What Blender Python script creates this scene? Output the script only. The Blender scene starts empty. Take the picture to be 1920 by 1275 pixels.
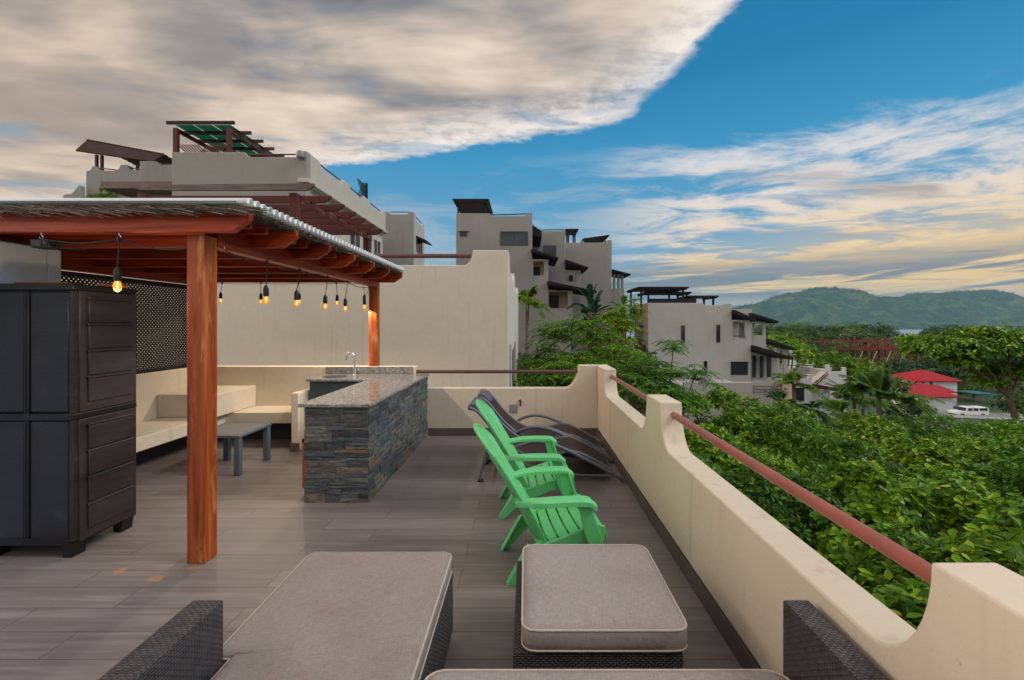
SKY_TINT = (0.42, 0.95, 1.0)
SKY_STR = 0.12
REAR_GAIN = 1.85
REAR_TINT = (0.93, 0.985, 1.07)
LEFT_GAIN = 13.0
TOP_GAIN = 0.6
SUN_E = 1.7
HAZE = 0.8e-4
EXPO = 0.0
CIR_OFF = (3, 7, 0)
CIR_THR = 0.553
CIR_LOW = 0.10
BULB_W = 14.0
import bpy, bmesh, math, random
import numpy as np
from mathutils import Vector, Matrix

random.seed(7)
RNG = np.random.default_rng(11)
R = math.radians
scene = bpy.context.scene
COL = scene.collection
CX, CY, F, H = 987.0, 607.0, 840.0, 1.65


def PX(px, D):
    return (px - CX) * D / F


def PZ(py, D):
    return H - (py - CY) * D / F


def S(r, g, b):
    f = lambda c: (c / 255 / 12.92) if c / 255 <= 0.04045 else ((c / 255 + 0.055) / 1.055) ** 2.4
    return (f(r), f(g), f(b))


# ------------------------------------------------------------------ objects
def tag(o, label=None, cat=None, group=None, kind=None):
    if label:
        o['label'] = label
    if cat:
        o['category'] = cat
    if group:
        o['group'] = group
    if kind:
        o['kind'] = kind
    return o


def thing(name, label, cat, loc=(0, 0, 0), group=None):
    o = bpy.data.objects.new(name, None)
    o.empty_display_size = 0.2
    COL.objects.link(o)
    o.location = loc
    return tag(o, label, cat, group)


def loc_of(o):
    v = Vector((0, 0, 0))
    while o is not None:
        v += o.location
        o = o.parent
    return v


def copy_tree(o, parent=None):
    c = o.copy()
    COL.objects.link(c)
    c.parent = parent
    for ch in list(o.children):
        copy_tree(ch, c)
    return c


class MB:
    def __init__(self):
        self.v = []
        self.f = []

    def add(self, vs, fs):
        n = len(self.v)
        self.v += [tuple(p) for p in vs]
        self.f += [tuple(i + n for i in f) for f in fs]
        return self

    def box(self, x0, x1, y0, y1, z0, z1):
        vs = [(x0, y0, z0), (x1, y0, z0), (x1, y1, z0), (x0, y1, z0), (x0, y0, z1), (x1, y0, z1), (x1, y1, z1), (x0, y1, z1)]
        fs = [(3, 2, 1, 0), (4, 5, 6, 7), (0, 1, 5, 4), (1, 2, 6, 5), (2, 3, 7, 6), (3, 0, 4, 7)]
        return self.add(vs, fs)

    def beam(self, p0, p1, w, h, up=(0, 0, 1)):
        p0, p1 = Vector(p0), Vector(p1)
        d = (p1 - p0).normalized()
        u = Vector(up)
        s = d.cross(u)
        if s.length < 1e-5:
            s = d.cross(Vector((1, 0, 0)))
        s.normalize()
        u = s.cross(d).normalized()
        s = s * (w / 2)
        u = u * (h / 2)
        vs = [p0 - s - u, p0 + s - u, p0 + s + u, p0 - s + u, p1 - s - u, p1 + s - u, p1 + s + u, p1 - s + u]
        fs = [(0, 1, 2, 3), (7, 6, 5, 4), (0, 4, 5, 1), (1, 5, 6, 2), (2, 6, 7, 3), (3, 7, 4, 0)]
        return self.add(vs, fs)

    def prism(self, poly, plane, a0, a1):
        n = len(poly)
        if plane == 'xz':
            m = lambda p, a: (p[0], a, p[1])
        elif plane == 'yz':
            m = lambda p, a: (a, p[0], p[1])
        else:
            m = lambda p, a: (p[0], p[1], a)
        vs = [m(p, a0) for p in poly] + [m(p, a1) for p in poly]
        fs = [tuple(range(n)), tuple(range(2 * n - 1, n - 1, -1))]
        fs += [(i, i + n, (i + 1) % n + n, (i + 1) % n) for i in range(n)]
        return self.add(vs, fs)

    def tube(self, pts, r, n=8, radii=None, closed=False):
        pts = [Vector(p) for p in pts]
        k = len(pts)
        radii = radii or [r] * k
        ref = None
        vs = []
        for i, p in enumerate(pts):
            if closed:
                t = pts[(i + 1) % k] - pts[i - 1]
            else:
                t = pts[min(i + 1, k - 1)] - pts[max(i - 1, 0)]
            t.normalize()
            if ref is None:
                ref = Vector((0, 0, 1)) if abs(t.z) < 0.9 else Vector((1, 0, 0))
            a = t.cross(ref)
            if a.length < 1e-5:
                a = t.cross(Vector((0, 1, 0)))
            a.normalize()
            b = a.cross(t).normalized()
            ref = b
            for j in range(n):
                an = 2 * math.pi * j / n
                vs.append(p + (a * math.cos(an) + b * math.sin(an)) * radii[i])
        fs = []
        last = k if closed else k - 1
        for i in range(last):
            i2 = (i + 1) % k
            for j in range(n):
                fs.append((i * n + j, i * n + (j + 1) % n, i2 * n + (j + 1) % n, i2 * n + j))
        if not closed:
            fs.append(tuple(range(n - 1, -1, -1)))
            fs.append(tuple(range((k - 1) * n, k * n)))
        return self.add(vs, fs)

    def lathe(self, prof, c, n=16):
        vs, fs = [], []
        k = len(prof)
        for r, z in prof:
            for j in range(n):
                a = 2 * math.pi * j / n
                vs.append((c[0] + r * math.cos(a), c[1] + r * math.sin(a), c[2] + z))
        for i in range(k - 1):
            for j in range(n):
                fs.append((i * n + j, i * n + (j + 1) % n, (i + 1) * n + (j + 1) % n, (i + 1) * n + j))
        fs.append(tuple(range(n - 1, -1, -1)))
        fs.append(tuple(range((k - 1) * n, k * n)))
        return self.add(vs, fs)

    def grid(self, fn, nu, nv):
        vs = [fn(i / nu, j / nv) for i in range(nu + 1) for j in range(nv + 1)]
        w = nv + 1
        fs = [(i * w + j, (i + 1) * w + j, (i + 1) * w + j + 1, i * w + j + 1) for i in range(nu) for j in range(nv)]
        return self.add(vs, fs)

    def build(self, name, mat, parent=None, bevel=0.0, world=True, sharp=38, seg=2, recalc=True):
        v = np.array(self.v, dtype=float)
        loc = None
        if world and parent is not None:
            v = v - np.array(loc_of(parent))
        elif world:
            loc = Vector(((v[:, 0].min() + v[:, 0].max()) / 2, (v[:, 1].min() + v[:, 1].max()) / 2, v[:, 2].min()))
            v = v - np.array(loc)
        me = bpy.data.meshes.new(name)
        me.from_pydata([tuple(p) for p in v], [], self.f)
        if recalc:
            bm = bmesh.new()
            bm.from_mesh(me)
            bmesh.ops.recalc_face_normals(bm, faces=bm.faces)
            bm.to_mesh(me)
            bm.free()
        return finish(name, me, mat, parent, bevel, sharp, seg, loc)


def finish(name, me, mat, parent=None, bevel=0.0, sharp=38, seg=2, loc=None):
    me.update()
    uv = me.uv_layers.new(name='UVMap')
    nl = len(me.loops)
    vi = np.empty(nl, dtype=np.int32)
    me.loops.foreach_get('vertex_index', vi)
    co = np.empty(len(me.vertices) * 3)
    me.vertices.foreach_get('co', co)
    co = co.reshape(-1, 3)[vi]
    nr = np.empty(len(me.polygons) * 3)
    me.polygons.foreach_get('normal', nr)
    nr = np.abs(nr.reshape(-1, 3))
    cnt = np.empty(len(me.polygons), dtype=np.int32)
    me.polygons.foreach_get('loop_total', cnt)
    ax = np.repeat(np.argmax(nr, axis=1), cnt)
    uvs = np.empty((nl, 2))
    uvs[:, 0] = np.where(ax == 0, co[:, 1], co[:, 0])
    uvs[:, 1] = np.where(ax == 2, co[:, 1], co[:, 2])
    uv.data.foreach_set('uv', uvs.ravel())
    if sharp:
        me.shade_smooth()
        me.set_sharp_from_angle(angle=R(sharp))
    me.materials.append(mat)
    o = bpy.data.objects.new(name, me)
    COL.objects.link(o)
    if parent is not None:
        o.parent = parent
    elif loc is not None:
        o.location = loc
    if bevel:
        b = o.modifiers.new('edge', 'BEVEL')
        b.width = bevel
        b.segments = seg
        b.limit_method = 'ANGLE'
        b.angle_limit = R(40)
    return o


def cove(sl, sp, zl, zt, n=9):
    return [(sl + (sp - sl) * math.sin(i / n * math.pi / 2), zt - (zt - zl) * math.cos(i / n * math.pi / 2)) for i in range(n + 1)]


def wall_holes(mb, a0, a1, z0, z1, holes, plane, d0, d1):
    """wall a0..a1 x z0..z1 as boxes round rectangular holes; plane 'x' = runs along X, 'y' = along Y"""
    aa = sorted({a0, a1} | {min(max(h[i], a0), a1) for h in holes for i in (0, 1)})
    for i in range(len(aa) - 1):
        l, r = aa[i], aa[i + 1]
        if r - l < 1e-6:
            continue
        hs = sorted([(h[2], h[3]) for h in holes if h[0] <= l + 1e-6 and h[1] >= r - 1e-6])
        z = z0
        for b, t in hs + [(z1, z1)]:
            if b - z > 1e-6:
                if plane == 'x':
                    mb.box(l, r, d0, d1, z, b)
                else:
                    mb.box(d0, d1, l, r, z, b)
            z = max(z, t)


def window(root, plane, a0, a1, z0, z1, pos, out, mull=1, name='window', fm=None, gm=None, fw=0.05):
    """window set on a wall face; plane 'x' = face runs along X (normal along Y), out = -1/+1 outward direction"""
    fm = fm or M['window_frame']
    gm = gm or M['glass_dark']
    mb = MB()
    p0, p1 = sorted((pos - 0.02 * out, pos + 0.035 * out))

    def bx(b, l, r, lo, hi, q0, q1):
        if plane == 'x':
            b.box(l, r, q0, q1, lo, hi)
        else:
            b.box(q0, q1, l, r, lo, hi)
    bx(mb, a0, a1, z0, z0 + fw, p0, p1)
    bx(mb, a0, a1, z1 - fw, z1, p0, p1)
    bx(mb, a0, a0 + fw, z0 + fw, z1 - fw, p0, p1)
    bx(mb, a1 - fw, a1, z0 + fw, z1 - fw, p0, p1)
    for k in range(mull):
        c = a0 + (a1 - a0) * (k + 1) / (mull + 1)
        bx(mb, c - fw * 0.4, c + fw * 0.4, z0 + fw, z1 - fw, p0, p1)
    w = mb.build(name, fm, root)
    g = MB()
    q0, q1 = sorted((pos - 0.02 * out, pos + 0.012 * out))
    bx(g, a0 + fw * 0.5, a1 - fw * 0.5, z0 + fw * 0.5, z1 - fw * 0.5, q0, q1)
    g.build('pane', gm, w)
    return w


def catenary(p0, p1, sag, n=12):
    p0, p1 = Vector(p0), Vector(p1)
    out = []
    for i in range(n + 1):
        t = i / n
        p = p0.lerp(p1, t)
        p.z -= sag * 4 * t * (1 - t)
        out.append(p)
    return out


# ------------------------------------------------------------------ node helper
class G:
    def __init__(s, tree):
        s.t = tree

    def n(s, typ, props=None, **inp):
        nd = s.t.nodes.new(typ)
        for k, v in (props or {}).items():
            setattr(nd, k, v)
        for k, v in inp.items():
            s.set(nd.inputs[k.replace('_', ' ')], v)
        return nd

    def set(s, sock, v):
        if isinstance(v, bpy.types.NodeSocket):
            s.t.links.new(v, sock)
        elif isinstance(v, (tuple, list)) and sock.type == 'RGBA' and len(v) == 3:
            sock.default_value = (*v, 1)
        else:
            sock.default_value = v

    def m(s, op, a, b=None, c=None, clamp=False):
        nd = s.t.nodes.new('ShaderNodeMath')
        nd.operation = op
        nd.use_clamp = clamp
        for i, v in enumerate((a, b, c)):
            if v is not None:
                s.set(nd.inputs[i], v)
        return nd.outputs[0]

    def vm(s, op, a, b=None):
        nd = s.t.nodes.new('ShaderNodeVectorMath')
        nd.operation = op
        s.set(nd.inputs[0], a)
        if b is not None:
            s.set(nd.inputs[1], b)
        return nd.outputs[0]

    def ramp(s, fac, stops, interp='LINEAR'):
        nd = s.t.nodes.new('ShaderNodeValToRGB')
        cr = nd.color_ramp
        cr.interpolation = interp
        while len(cr.elements) < len(stops):
            cr.elements.new(0.5)
        for e, (p, c) in zip(cr.elements, stops):
            e.position = p
            e.color = (*c, 1) if isinstance(c, (tuple, list)) else (c, c, c, 1)
        s.set(nd.inputs[0], fac)
        return nd.outputs[0]

    def mix(s, fac, a, b, blend='MIX'):
        nd = s.t.nodes.new('ShaderNodeMix')
        nd.data_type = 'RGBA'
        nd.blend_type = blend
        s.set(nd.inputs[0], fac)
        s.set(nd.inputs[6], a)
        s.set(nd.inputs[7], b)
        return nd.outputs[2]

    def rng(s, v, a, b, c=0.0, d=1.0, smooth=True):
        nd = s.t.nodes.new('ShaderNodeMapRange')
        if smooth:
            nd.interpolation_type = 'SMOOTHSTEP'
        s.set(nd.inputs[0], v)
        for i, x in enumerate((a, b, c, d)):
            s.set(nd.inputs[i + 1], x)
        return nd.outputs[0]

    def noise(s, vec, scale, detail=4.0, rough=0.55, dist=0.0, dims='3D', col=False):
        nd = s.n('ShaderNodeTexNoise', {'noise_dimensions': dims}, Vector=vec, Scale=scale, Detail=detail, Roughness=rough, Distortion=dist)
        return nd.outputs[1] if col else nd.outputs[0]

    def mapping(s, vec, scale=(1, 1, 1), rot=(0, 0, 0), loc=(0, 0, 0)):
        return s.n('ShaderNodeMapping', None, Vector=vec, Scale=scale, Rotation=rot, Location=loc).outputs[0]


M = {}


def newmat(name):
    m = bpy.data.materials.new(name)
    m.use_nodes = True
    t = m.node_tree
    for nd in list(t.nodes):
        t.nodes.remove(nd)
    g = G(t)
    out = g.n('ShaderNodeOutputMaterial')
    b = g.n('ShaderNodeBsdfPrincipled')
    t.links.new(b.outputs[0], out.inputs[0])
    M[name] = m
    g.uv = g.n('ShaderNodeUVMap').outputs[0]
    g.obj = g.n('ShaderNodeTexCoord').outputs['Object']
    g.out = out
    g.b = b
    return g


def bump(g, h, strength=0.3, dist=0.01):
    nd = g.n('ShaderNodeBump', None, Height=h, Strength=strength, Distance=dist)
    g.set(g.b.inputs['Normal'], nd.outputs[0])


def simple(name, col, rough=0.6, var=0.12, scale=6.0, metallic=0.0, spec=0.5, bscale=None, bstr=0.15, bdist=0.004):
    g = newmat(name)
    nz = g.noise(g.obj, scale, 5, 0.6)
    lo = tuple(c * (1 - var) for c in col)
    hi = tuple(min(1, c * (1 + var)) for c in col)
    g.set(g.b.inputs['Base Color'], g.ramp(nz, [(0.3, lo), (0.7, hi)]))
    g.set(g.b.inputs['Roughness'], rough)
    g.set(g.b.inputs['Metallic'], metallic)
    g.set(g.b.inputs['Specular IOR Level'], spec)
    if bscale:
        bump(g, g.noise(g.obj, bscale, 4, 0.6), bstr, bdist)
    return g
# ------------------------------------------------------------------ materials
def stucco(name, col, var=0.05):
    g = newmat(name)
    big = g.noise(g.obj, 0.9, 5, 0.6)
    fine = g.noise(g.obj, 7.0, 4, 0.6)
    c1 = g.ramp(big, [(0.3, tuple(c * (1 - var) for c in col)), (0.7, tuple(c * (1 + var) for c in col))])
    c2 = g.mix(g.rng(fine, 0.40, 0.75, 0, 0.16), c1, tuple(c * 0.78 for c in col))
    patch = g.noise(g.obj, 2.3, 6, 0.7, 0.4)
    c2 = g.mix(g.rng(patch, 0.56, 0.66, 0, 0.16), c2, (col[0] * 0.86, col[1] * 0.80, col[2] * 0.70))
    # thin vertical rain streaks and a few scuffs
    st = g.noise(g.mapping(g.obj, (9, 9, 0.5)), 1.0, 3, 0.55)
    c3 = g.mix(g.rng(st, 0.56, 0.76, 0, 0.34), c2, (col[0] * 0.62, col[1] * 0.58, col[2] * 0.52))
    nick = g.noise(g.obj, 26, 3, 0.5)
    c3 = g.mix(g.rng(nick, 0.74, 0.78, 0, 0.5), c3, tuple(c * 0.6 for c in col))
    g.set(g.b.inputs['Base Color'], c3)
    g.set(g.b.inputs['Roughness'], 0.85)
    g.set(g.b.inputs['Specular IOR Level'], 0.25)
    h = g.m('ADD', g.noise(g.obj, 55, 4, 0.65), g.m('MULTIPLY', g.noise(g.obj, 8, 3, 0.5), 1.6))
    h = g.m('ADD', h, g.m('MULTIPLY', g.noise(g.obj, 2.2, 3, 0.5), 5.0))
    bump(g, h, 0.34, 0.006)
    return g


stucco('stucco_cream', (0.67, 0.575, 0.44))
stucco('stucco_neighbour', (0.62, 0.56, 0.46))
stucco('stucco_grey', (0.305, 0.287, 0.262))  # cream stucco darkened: weaker light on far house fronts put into colour
stucco('stucco_pale', (0.45, 0.435, 0.395))
stucco('stucco_lit', (0.52, 0.47, 0.39))  # paler than the house front: light from the right put into the colour
stucco('stucco_peach', (0.62, 0.46, 0.33))
stucco('stucco_white', (0.68, 0.75, 0.84))

# wood-look floor tile
g = newmat('floor_tile')
br = g.n('ShaderNodeTexBrick', {'offset': 0.36, 'offset_frequency': 2, 'squash': 1.0}, Vector=g.uv, Color1=(0, 0, 0), Color2=(1, 1, 1), Mortar=(0.5, 0.5, 0.5),
         Scale=1.0, Mortar_Size=0.0022, Mortar_Smooth=0.1, Bias=0.0, Brick_Width=1.2, Row_Height=0.2)
rnd = br.outputs[0]
mort = br.outputs[1]
off = g.n('ShaderNodeCombineXYZ', None, X=g.m('MULTIPLY', rnd, 37.0), Y=g.m('MULTIPLY', rnd, 13.0), Z=g.m('MULTIPLY', rnd, 9.0)).outputs[0]
v = g.vm('ADD', g.mapping(g.uv, (1.3, 22, 1)), off)
grain = g.noise(v, 1.0, 7, 0.62, 0.6)
grain2 = g.noise(g.vm('ADD', g.mapping(g.uv, (0.8, 5, 1)), off), 1.0, 3, 0.5, 0.8)
col = g.ramp(grain, [(0.28, S(102, 95, 93)), (0.5, S(121, 113, 110)), (0.72, S(144, 135, 131))])
col = g.mix(g.rng(grain2, 0.35, 0.7, 0, 0.5), col, S(104, 95, 92))
col = g.mix(g.m('MULTIPLY', rnd, 0.38), col, S(140, 127, 122))
# dirt traffic blotches and two yellow paint smears by the pergola post
dirt = g.noise(g.uv, 0.9, 5, 0.65)
col = g.mix(g.rng(dirt, 0.48, 0.75, 0, 0.28), col, S(88, 79, 76))
wob = g.m('MULTIPLY', g.m('SUBTRACT', g.noise(g.uv, 11, 4, 0.7), 0.5), 0.26)
sx = g.n('ShaderNodeSeparateXYZ', None, Vector=g.uv)
FLOOR_SMEAR = []
for (cx, cy, rx, ry) in ((-2.40, 2.90, 0.075, 0.045), (-2.25, 3.02, 0.05, 0.03), (-2.72, 3.0, 0.05, 0.05)):
    dx = g.m('DIVIDE', g.m('SUBTRACT', sx.outputs[0], cx), rx)
    dy = g.m('DIVIDE', g.m('SUBTRACT', sx.outputs[1], cy), ry)
    d = g.m('SQRT', g.m('ADD', g.m('MULTIPLY', dx, dx), g.m('MULTIPLY', dy, dy)))
    d = g.m('ADD', d, g.m('MULTIPLY', wob, 9.0))
    col = g.mix(g.rng(d, 1.0, 0.35, 0, 0.55), col, S(190, 132, 66))
col = g.mix(mort, col, S(74, 67, 64))
g.set(g.b.inputs['Base Color'], col)
g.set(g.b.inputs['Roughness'], g.rng(grain, 0.2, 0.8, 0.32, 0.5))
g.set(g.b.inputs['Specular IOR Level'], 0.4)
bump(g, g.m('SUBTRACT', g.m('MULTIPLY', grain, 0.25), mort), 0.25, 0.004)


def wood(name, lo, mid, hi, axis, rough=0.5, wear=None, scale=1.0, wearamt=0.6):
    g = newmat(name)
    sc = {'x': (1.2, 26, 26), 'y': (26, 1.2, 26), 'z': (26, 26, 1.2)}[axis]
    inf = g.n('ShaderNodeObjectInfo')
    v = g.vm('ADD', g.mapping(g.obj, tuple(c * scale for c in sc)), g.n('ShaderNodeCombineXYZ', None, X=g.m('MULTIPLY', inf.outputs['Random'], 31.0), Y=g.m('MULTIPLY', inf.outputs['Random'], 17.0), Z=0.0).outputs[0])
    gr = g.noise(v, 1.0, 6, 0.62, 0.5)
    col = g.ramp(gr, [(0.3, lo), (0.5, mid), (0.72, hi)])
    big = g.noise(g.mapping(g.obj, tuple(c * 0.12 * scale for c in sc)), 1.0, 4, 0.6)
    col = g.mix(g.rng(big, 0.42, 0.62, 0, 0.7), col, lo)
    if wear:
        w = g.noise(g.mapping(g.obj, tuple(c * (0.3 if c > 5 else 1.2) * scale for c in sc)), 1.3, 7, 0.72)
        col = g.mix(g.rng(w, 0.50, 0.66, 0, wearamt), col, wear)
    g.set(g.b.inputs['Base Color'], col)
    g.set(g.b.inputs['Roughness'], rough)
    g.set(g.b.inputs['Specular IOR Level'], 0.3)
    bump(g, gr, 0.35, 0.003)
    return g


RED = (S(98, 28, 7), S(164, 54, 14), S(200, 86, 28))
wood('pergola_wood_x', *RED, 'x', 0.42, None)
wood('pergola_wood_y', *RED, 'y', 0.42, None)
wood('pergola_wood_z', S(116, 42, 12), S(206, 98, 38), S(238, 150, 78), 'z', 0.5, S(226, 146, 84), 1.0, 0.65)
DRK = (S(58, 24, 20), S(88, 36, 30), S(108, 50, 42))
wood('dark_red_wood_x', *DRK, 'x', 0.55)
wood('dark_red_wood_y', *DRK, 'y', 0.55, S(150, 120, 108), 1.0, 0.6)
wood('dark_red_wood_z', *DRK, 'z', 0.55)
wood('weathered_wood_x', S(72, 58, 54), S(104, 90, 86), S(138, 126, 122), 'x', 0.75, S(84, 42, 34))
wood('cart_wood', S(140, 52, 18), S(186, 78, 30), S(208, 100, 44), 'z', 0.4)
wood('plank_wood', S(150, 84, 54), S(190, 122, 86), S(214, 150, 112), 'x', 0.6)
wood('dark_slat', S(22, 18, 19), S(36, 31, 32), S(54, 48, 48), 'x', 0.7)

# dry reed thatch
g = newmat('thatch')
n1 = g.noise(g.mapping(g.obj, (9, 60, 40), (0, 0, 0.5)), 1.0, 6, 0.7, 0.4)
col = g.ramp(n1, [(0.3, S(36, 30, 27)), (0.5, S(80, 68, 60)), (0.74, S(140, 124, 108))])
g.set(g.b.inputs['Base Color'], col)
g.set(g.b.inputs['Roughness'], 0.9)
bump(g, n1, 0.9, 0.02)
g = newmat('reed_stalk')
rp = g.n('ShaderNodeNewGeometry').outputs['Random Per Island']
g.set(g.b.inputs['Base Color'], g.ramp(rp, [(0.0, S(40, 33, 30)), (0.6, S(88, 74, 64)), (0.92, S(138, 120, 102)), (1.0, S(180, 160, 136))]))
g.set(g.b.inputs['Roughness'], 0.85)

simple('roof_sheet', (0.70, 0.71, 0.70), 0.35, 0.05, 3.0)
# roof thatch of the far awnings
g = newmat('dark_thatch')
n1 = g.noise(g.mapping(g.obj, (10, 10, 3)), 1.0, 5, 0.7)
g.set(g.b.inputs['Base Color'], g.ramp(n1, [(0.3, S(14, 12, 12)), (0.7, S(40, 34, 33))]))
g.set(g.b.inputs['Roughness'], 0.95)
bump(g, n1, 0.6, 0.05)
g = newmat('brown_roof')
n1 = g.noise(g.mapping(g.obj, (1.5, 9, 9)), 1.0, 5, 0.7)
g.set(g.b.inputs['Base Color'], g.ramp(n1, [(0.3, S(32, 17, 15)), (0.7, S(70, 46, 40))]))
g.set(g.b.inputs['Roughness'], 0.9)

# stone ledger pieces, each island its own colour
g = newmat('ledger_stone')
rp = g.n('ShaderNodeNewGeometry').outputs['Random Per Island']
base = g.ramp(rp, [(0.0, S(92, 99, 104)), (0.14, S(116, 120, 120)), (0.28, S(132, 129, 120)), (0.40, S(98, 106, 112)), (0.54, S(140, 132, 118)),
                   (0.64, S(106, 112, 112)), (0.76, S(134, 138, 134)), (0.88, S(78, 82, 84)), (0.96, S(158, 124, 90)), (1.0, S(122, 126, 126))], 'CONSTANT')
offs = g.n('ShaderNodeCombineXYZ', None, X=g.m('MULTIPLY', rp, 91.0), Y=g.m('MULTIPLY', rp, 57.0), Z=g.m('MULTIPLY', rp, 23.0)).outputs[0]
nv = g.vm('ADD', g.mapping(g.obj, (12, 12, 45)), offs)
n1 = g.noise(nv, 1.0, 8, 0.68, 0.8)
col = g.mix(0.85, base, g.ramp(n1, [(0.28, S(70, 72, 74)), (0.5, S(136, 136, 134)), (0.72, S(206, 200, 188))]), 'OVERLAY')
rust = g.noise(nv, 0.35, 4, 0.6)
col = g.mix(g.rng(rust, 0.64, 0.74, 0, 0.4), col, S(134, 102, 72))
g.set(g.b.inputs['Base Color'], col)
g.set(g.b.inputs['Roughness'], 0.72)
h = g.m('ADD', n1, g.m('MULTIPLY', g.noise(g.obj, 38, 5, 0.7), 1.2))
bump(g, h, 0.9, 0.012)
simple('grout_dark', (0.03, 0.03, 0.03), 0.9)

# granite
g = newmat('granite')
n1 = g.noise(g.obj, 22, 8, 0.72, 0.6)
vo = g.n('ShaderNodeTexVoronoi', None, Vector=g.obj, Scale=130.0)
col = g.ramp(n1, [(0.3, S(66, 66, 67)), (0.46, S(118, 116, 114)), (0.58, S(152, 149, 146)), (0.72, S(190, 187, 183))])
col = g.mix(g.rng(g.noise(g.obj, 90, 3, 0.6), 0.56, 0.66, 0, 0.75), col, S(40, 38, 40))
col = g.mix(g.rng(vo.outputs[0], 0.22, 0.05, 0, 0.5), col, S(214, 206, 200))
g.set(g.b.inputs['Base Color'], col)
g.set(g.b.inputs['Roughness'], 0.12)

simple('teal_paint', S(52, 72, 76), 0.5, 0.08)
simple('blue_grey_metal', S(84, 96, 106), 0.45, 0.08, 5.0)
simple('table_top', S(98, 96, 94), 0.5, 0.12, 4.0)
simple('black_metal', (0.015, 0.015, 0.017), 0.45)
simple('black_rubber', (0.012, 0.012, 0.013), 0.55)
simple('lounger_metal', S(98, 104, 112), 0.45, 0.06, 5.0, 0.2)
simple('chrome', (0.75, 0.76, 0.78), 0.12, 0.02, 3.0, 1.0)
simple('steel_basin', (0.18, 0.18, 0.19), 0.3, 0.05, 3.0, 0.8)
simple('rail_paint', S(150, 84, 70), 0.36, 0.07, 9.0, 0.0, 0.5, 26, 0.08, 0.002)
simple('dark_rail_paint', S(96, 62, 58), 0.5, 0.12, 9.0)
simple('skirting_tile', S(96, 84, 78), 0.45, 0.12, 5.0)
simple('grout_line', S(54, 50, 50), 0.8)
simple('window_frame', (0.03, 0.035, 0.04), 0.4)
simple('cream_frame', (0.58, 0.54, 0.46), 0.6)
simple('lattice_black', S(16, 12, 12), 0.8, 0.3)
simple('outlet_grey', S(140, 136, 130), 0.4)
simple('dark_door', (0.02, 0.02, 0.022), 0.5)
g = simple('glass_dark', (0.02, 0.028, 0.034), 0.06, 0.1, 1.0)
g = newmat('green_sheet')
g.set(g.b.inputs['Base Color'], (0.018, 0.16, 0.11, 1))
g.set(g.b.inputs['Roughness'], 0.4)
tr = g.n('ShaderNodeBsdfTranslucent', None, Color=(0.05, 0.36, 0.26))
mx = g.n('ShaderNodeMixShader', None, Fac=0.6)
g.t.links.new(g.b.outputs[0], mx.inputs[1])
g.t.links.new(tr.outputs[0], mx.inputs[2])
g.t.links.new(mx.outputs[0], g.out.inputs[0])

# cabinet resin with a fine moulded weave
g = newmat('resin_weave')
ck = g.n('ShaderNodeTexBrick', {'offset': 0.5}, Vector=g.uv, Scale=1.0, Mortar_Size=0.0022, Mortar_Smooth=0.6, Brick_Width=0.018, Row_Height=0.009)
n1 = g.noise(g.obj, 7, 5, 0.65)
col = g.ramp(n1, [(0.35, S(15, 13, 14)), (0.60, S(26, 24, 25)), (0.80, S(60, 58, 58))])
g.set(g.b.inputs['Base Color'], col)
g.set(g.b.inputs['Roughness'], 0.42)
bump(g, g.m('SUBTRACT', 1.0, ck.outputs[1]), 0.6, 0.004)
g = newmat('resin_side')
n1 = g.noise(g.mapping(g.obj, (2, 2, 8)), 1.0, 6, 0.7)
g.set(g.b.inputs['Base Color'], g.ramp(n1, [(0.35, S(34, 28, 27)), (0.6, S(55, 46, 45)), (0.8, S(88, 79, 77))]))
g.set(g.b.inputs['Roughness'], 0.45)
bump(g, g.noise(g.mapping(g.obj, (20, 20, 160)), 1.0, 3, 0.6), 0.15, 0.002)
simple('resin_dark', S(24, 20, 20), 0.45, 0.15, 6.0, 0, 0.35)

# wicker weave
g = newmat('wicker')
br = g.n('ShaderNodeTexBrick', {'offset': 0.5, 'offset_frequency': 2}, Vector=g.uv, Color1=(0, 0, 0), Color2=(1, 1, 1), Mortar=(0, 0, 0), Scale=1.0, Mortar_Size=0.0022, Mortar_Smooth=0.8, Brick_Width=0.024, Row_Height=0.0098)
sep = g.n('ShaderNodeSeparateXYZ', None, Vector=g.uv)
row = g.m('FLOOR', g.m('DIVIDE', sep.outputs[1], 0.0098))
ph = g.m('MULTIPLY', g.m('MODULO', row, 2.0), 0.5)
uu = g.m('ADD', g.m('DIVIDE', sep.outputs[0], 0.024), ph)
wave = g.m('ABSOLUTE', g.m('SINE', g.m('MULTIPLY', uu, math.pi)))
vv = g.m('ABSOLUTE', g.m('SINE', g.m('MULTIPLY', g.m('DIVIDE', sep.outputs[1], 0.0098), math.pi)))
hh = g.m('MULTIPLY', g.m('POWER', wave, 0.7), g.m('POWER', vv, 0.6))
n1 = g.noise(g.obj, 30, 3, 0.6)
lite = g.ramp(n1, [(0.3, S(52, 49, 52)), (0.7, S(92, 88, 90))])
col = g.mix(g.rng(hh, 0.08, 0.6), S(9, 9, 10), lite)  # shade in the gaps of the weave put into the colour
g.set(g.b.inputs['Base Color'], col)
g.set(g.b.inputs['Roughness'], 0.38)
bump(g, hh, 0.9, 0.007)


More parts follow.
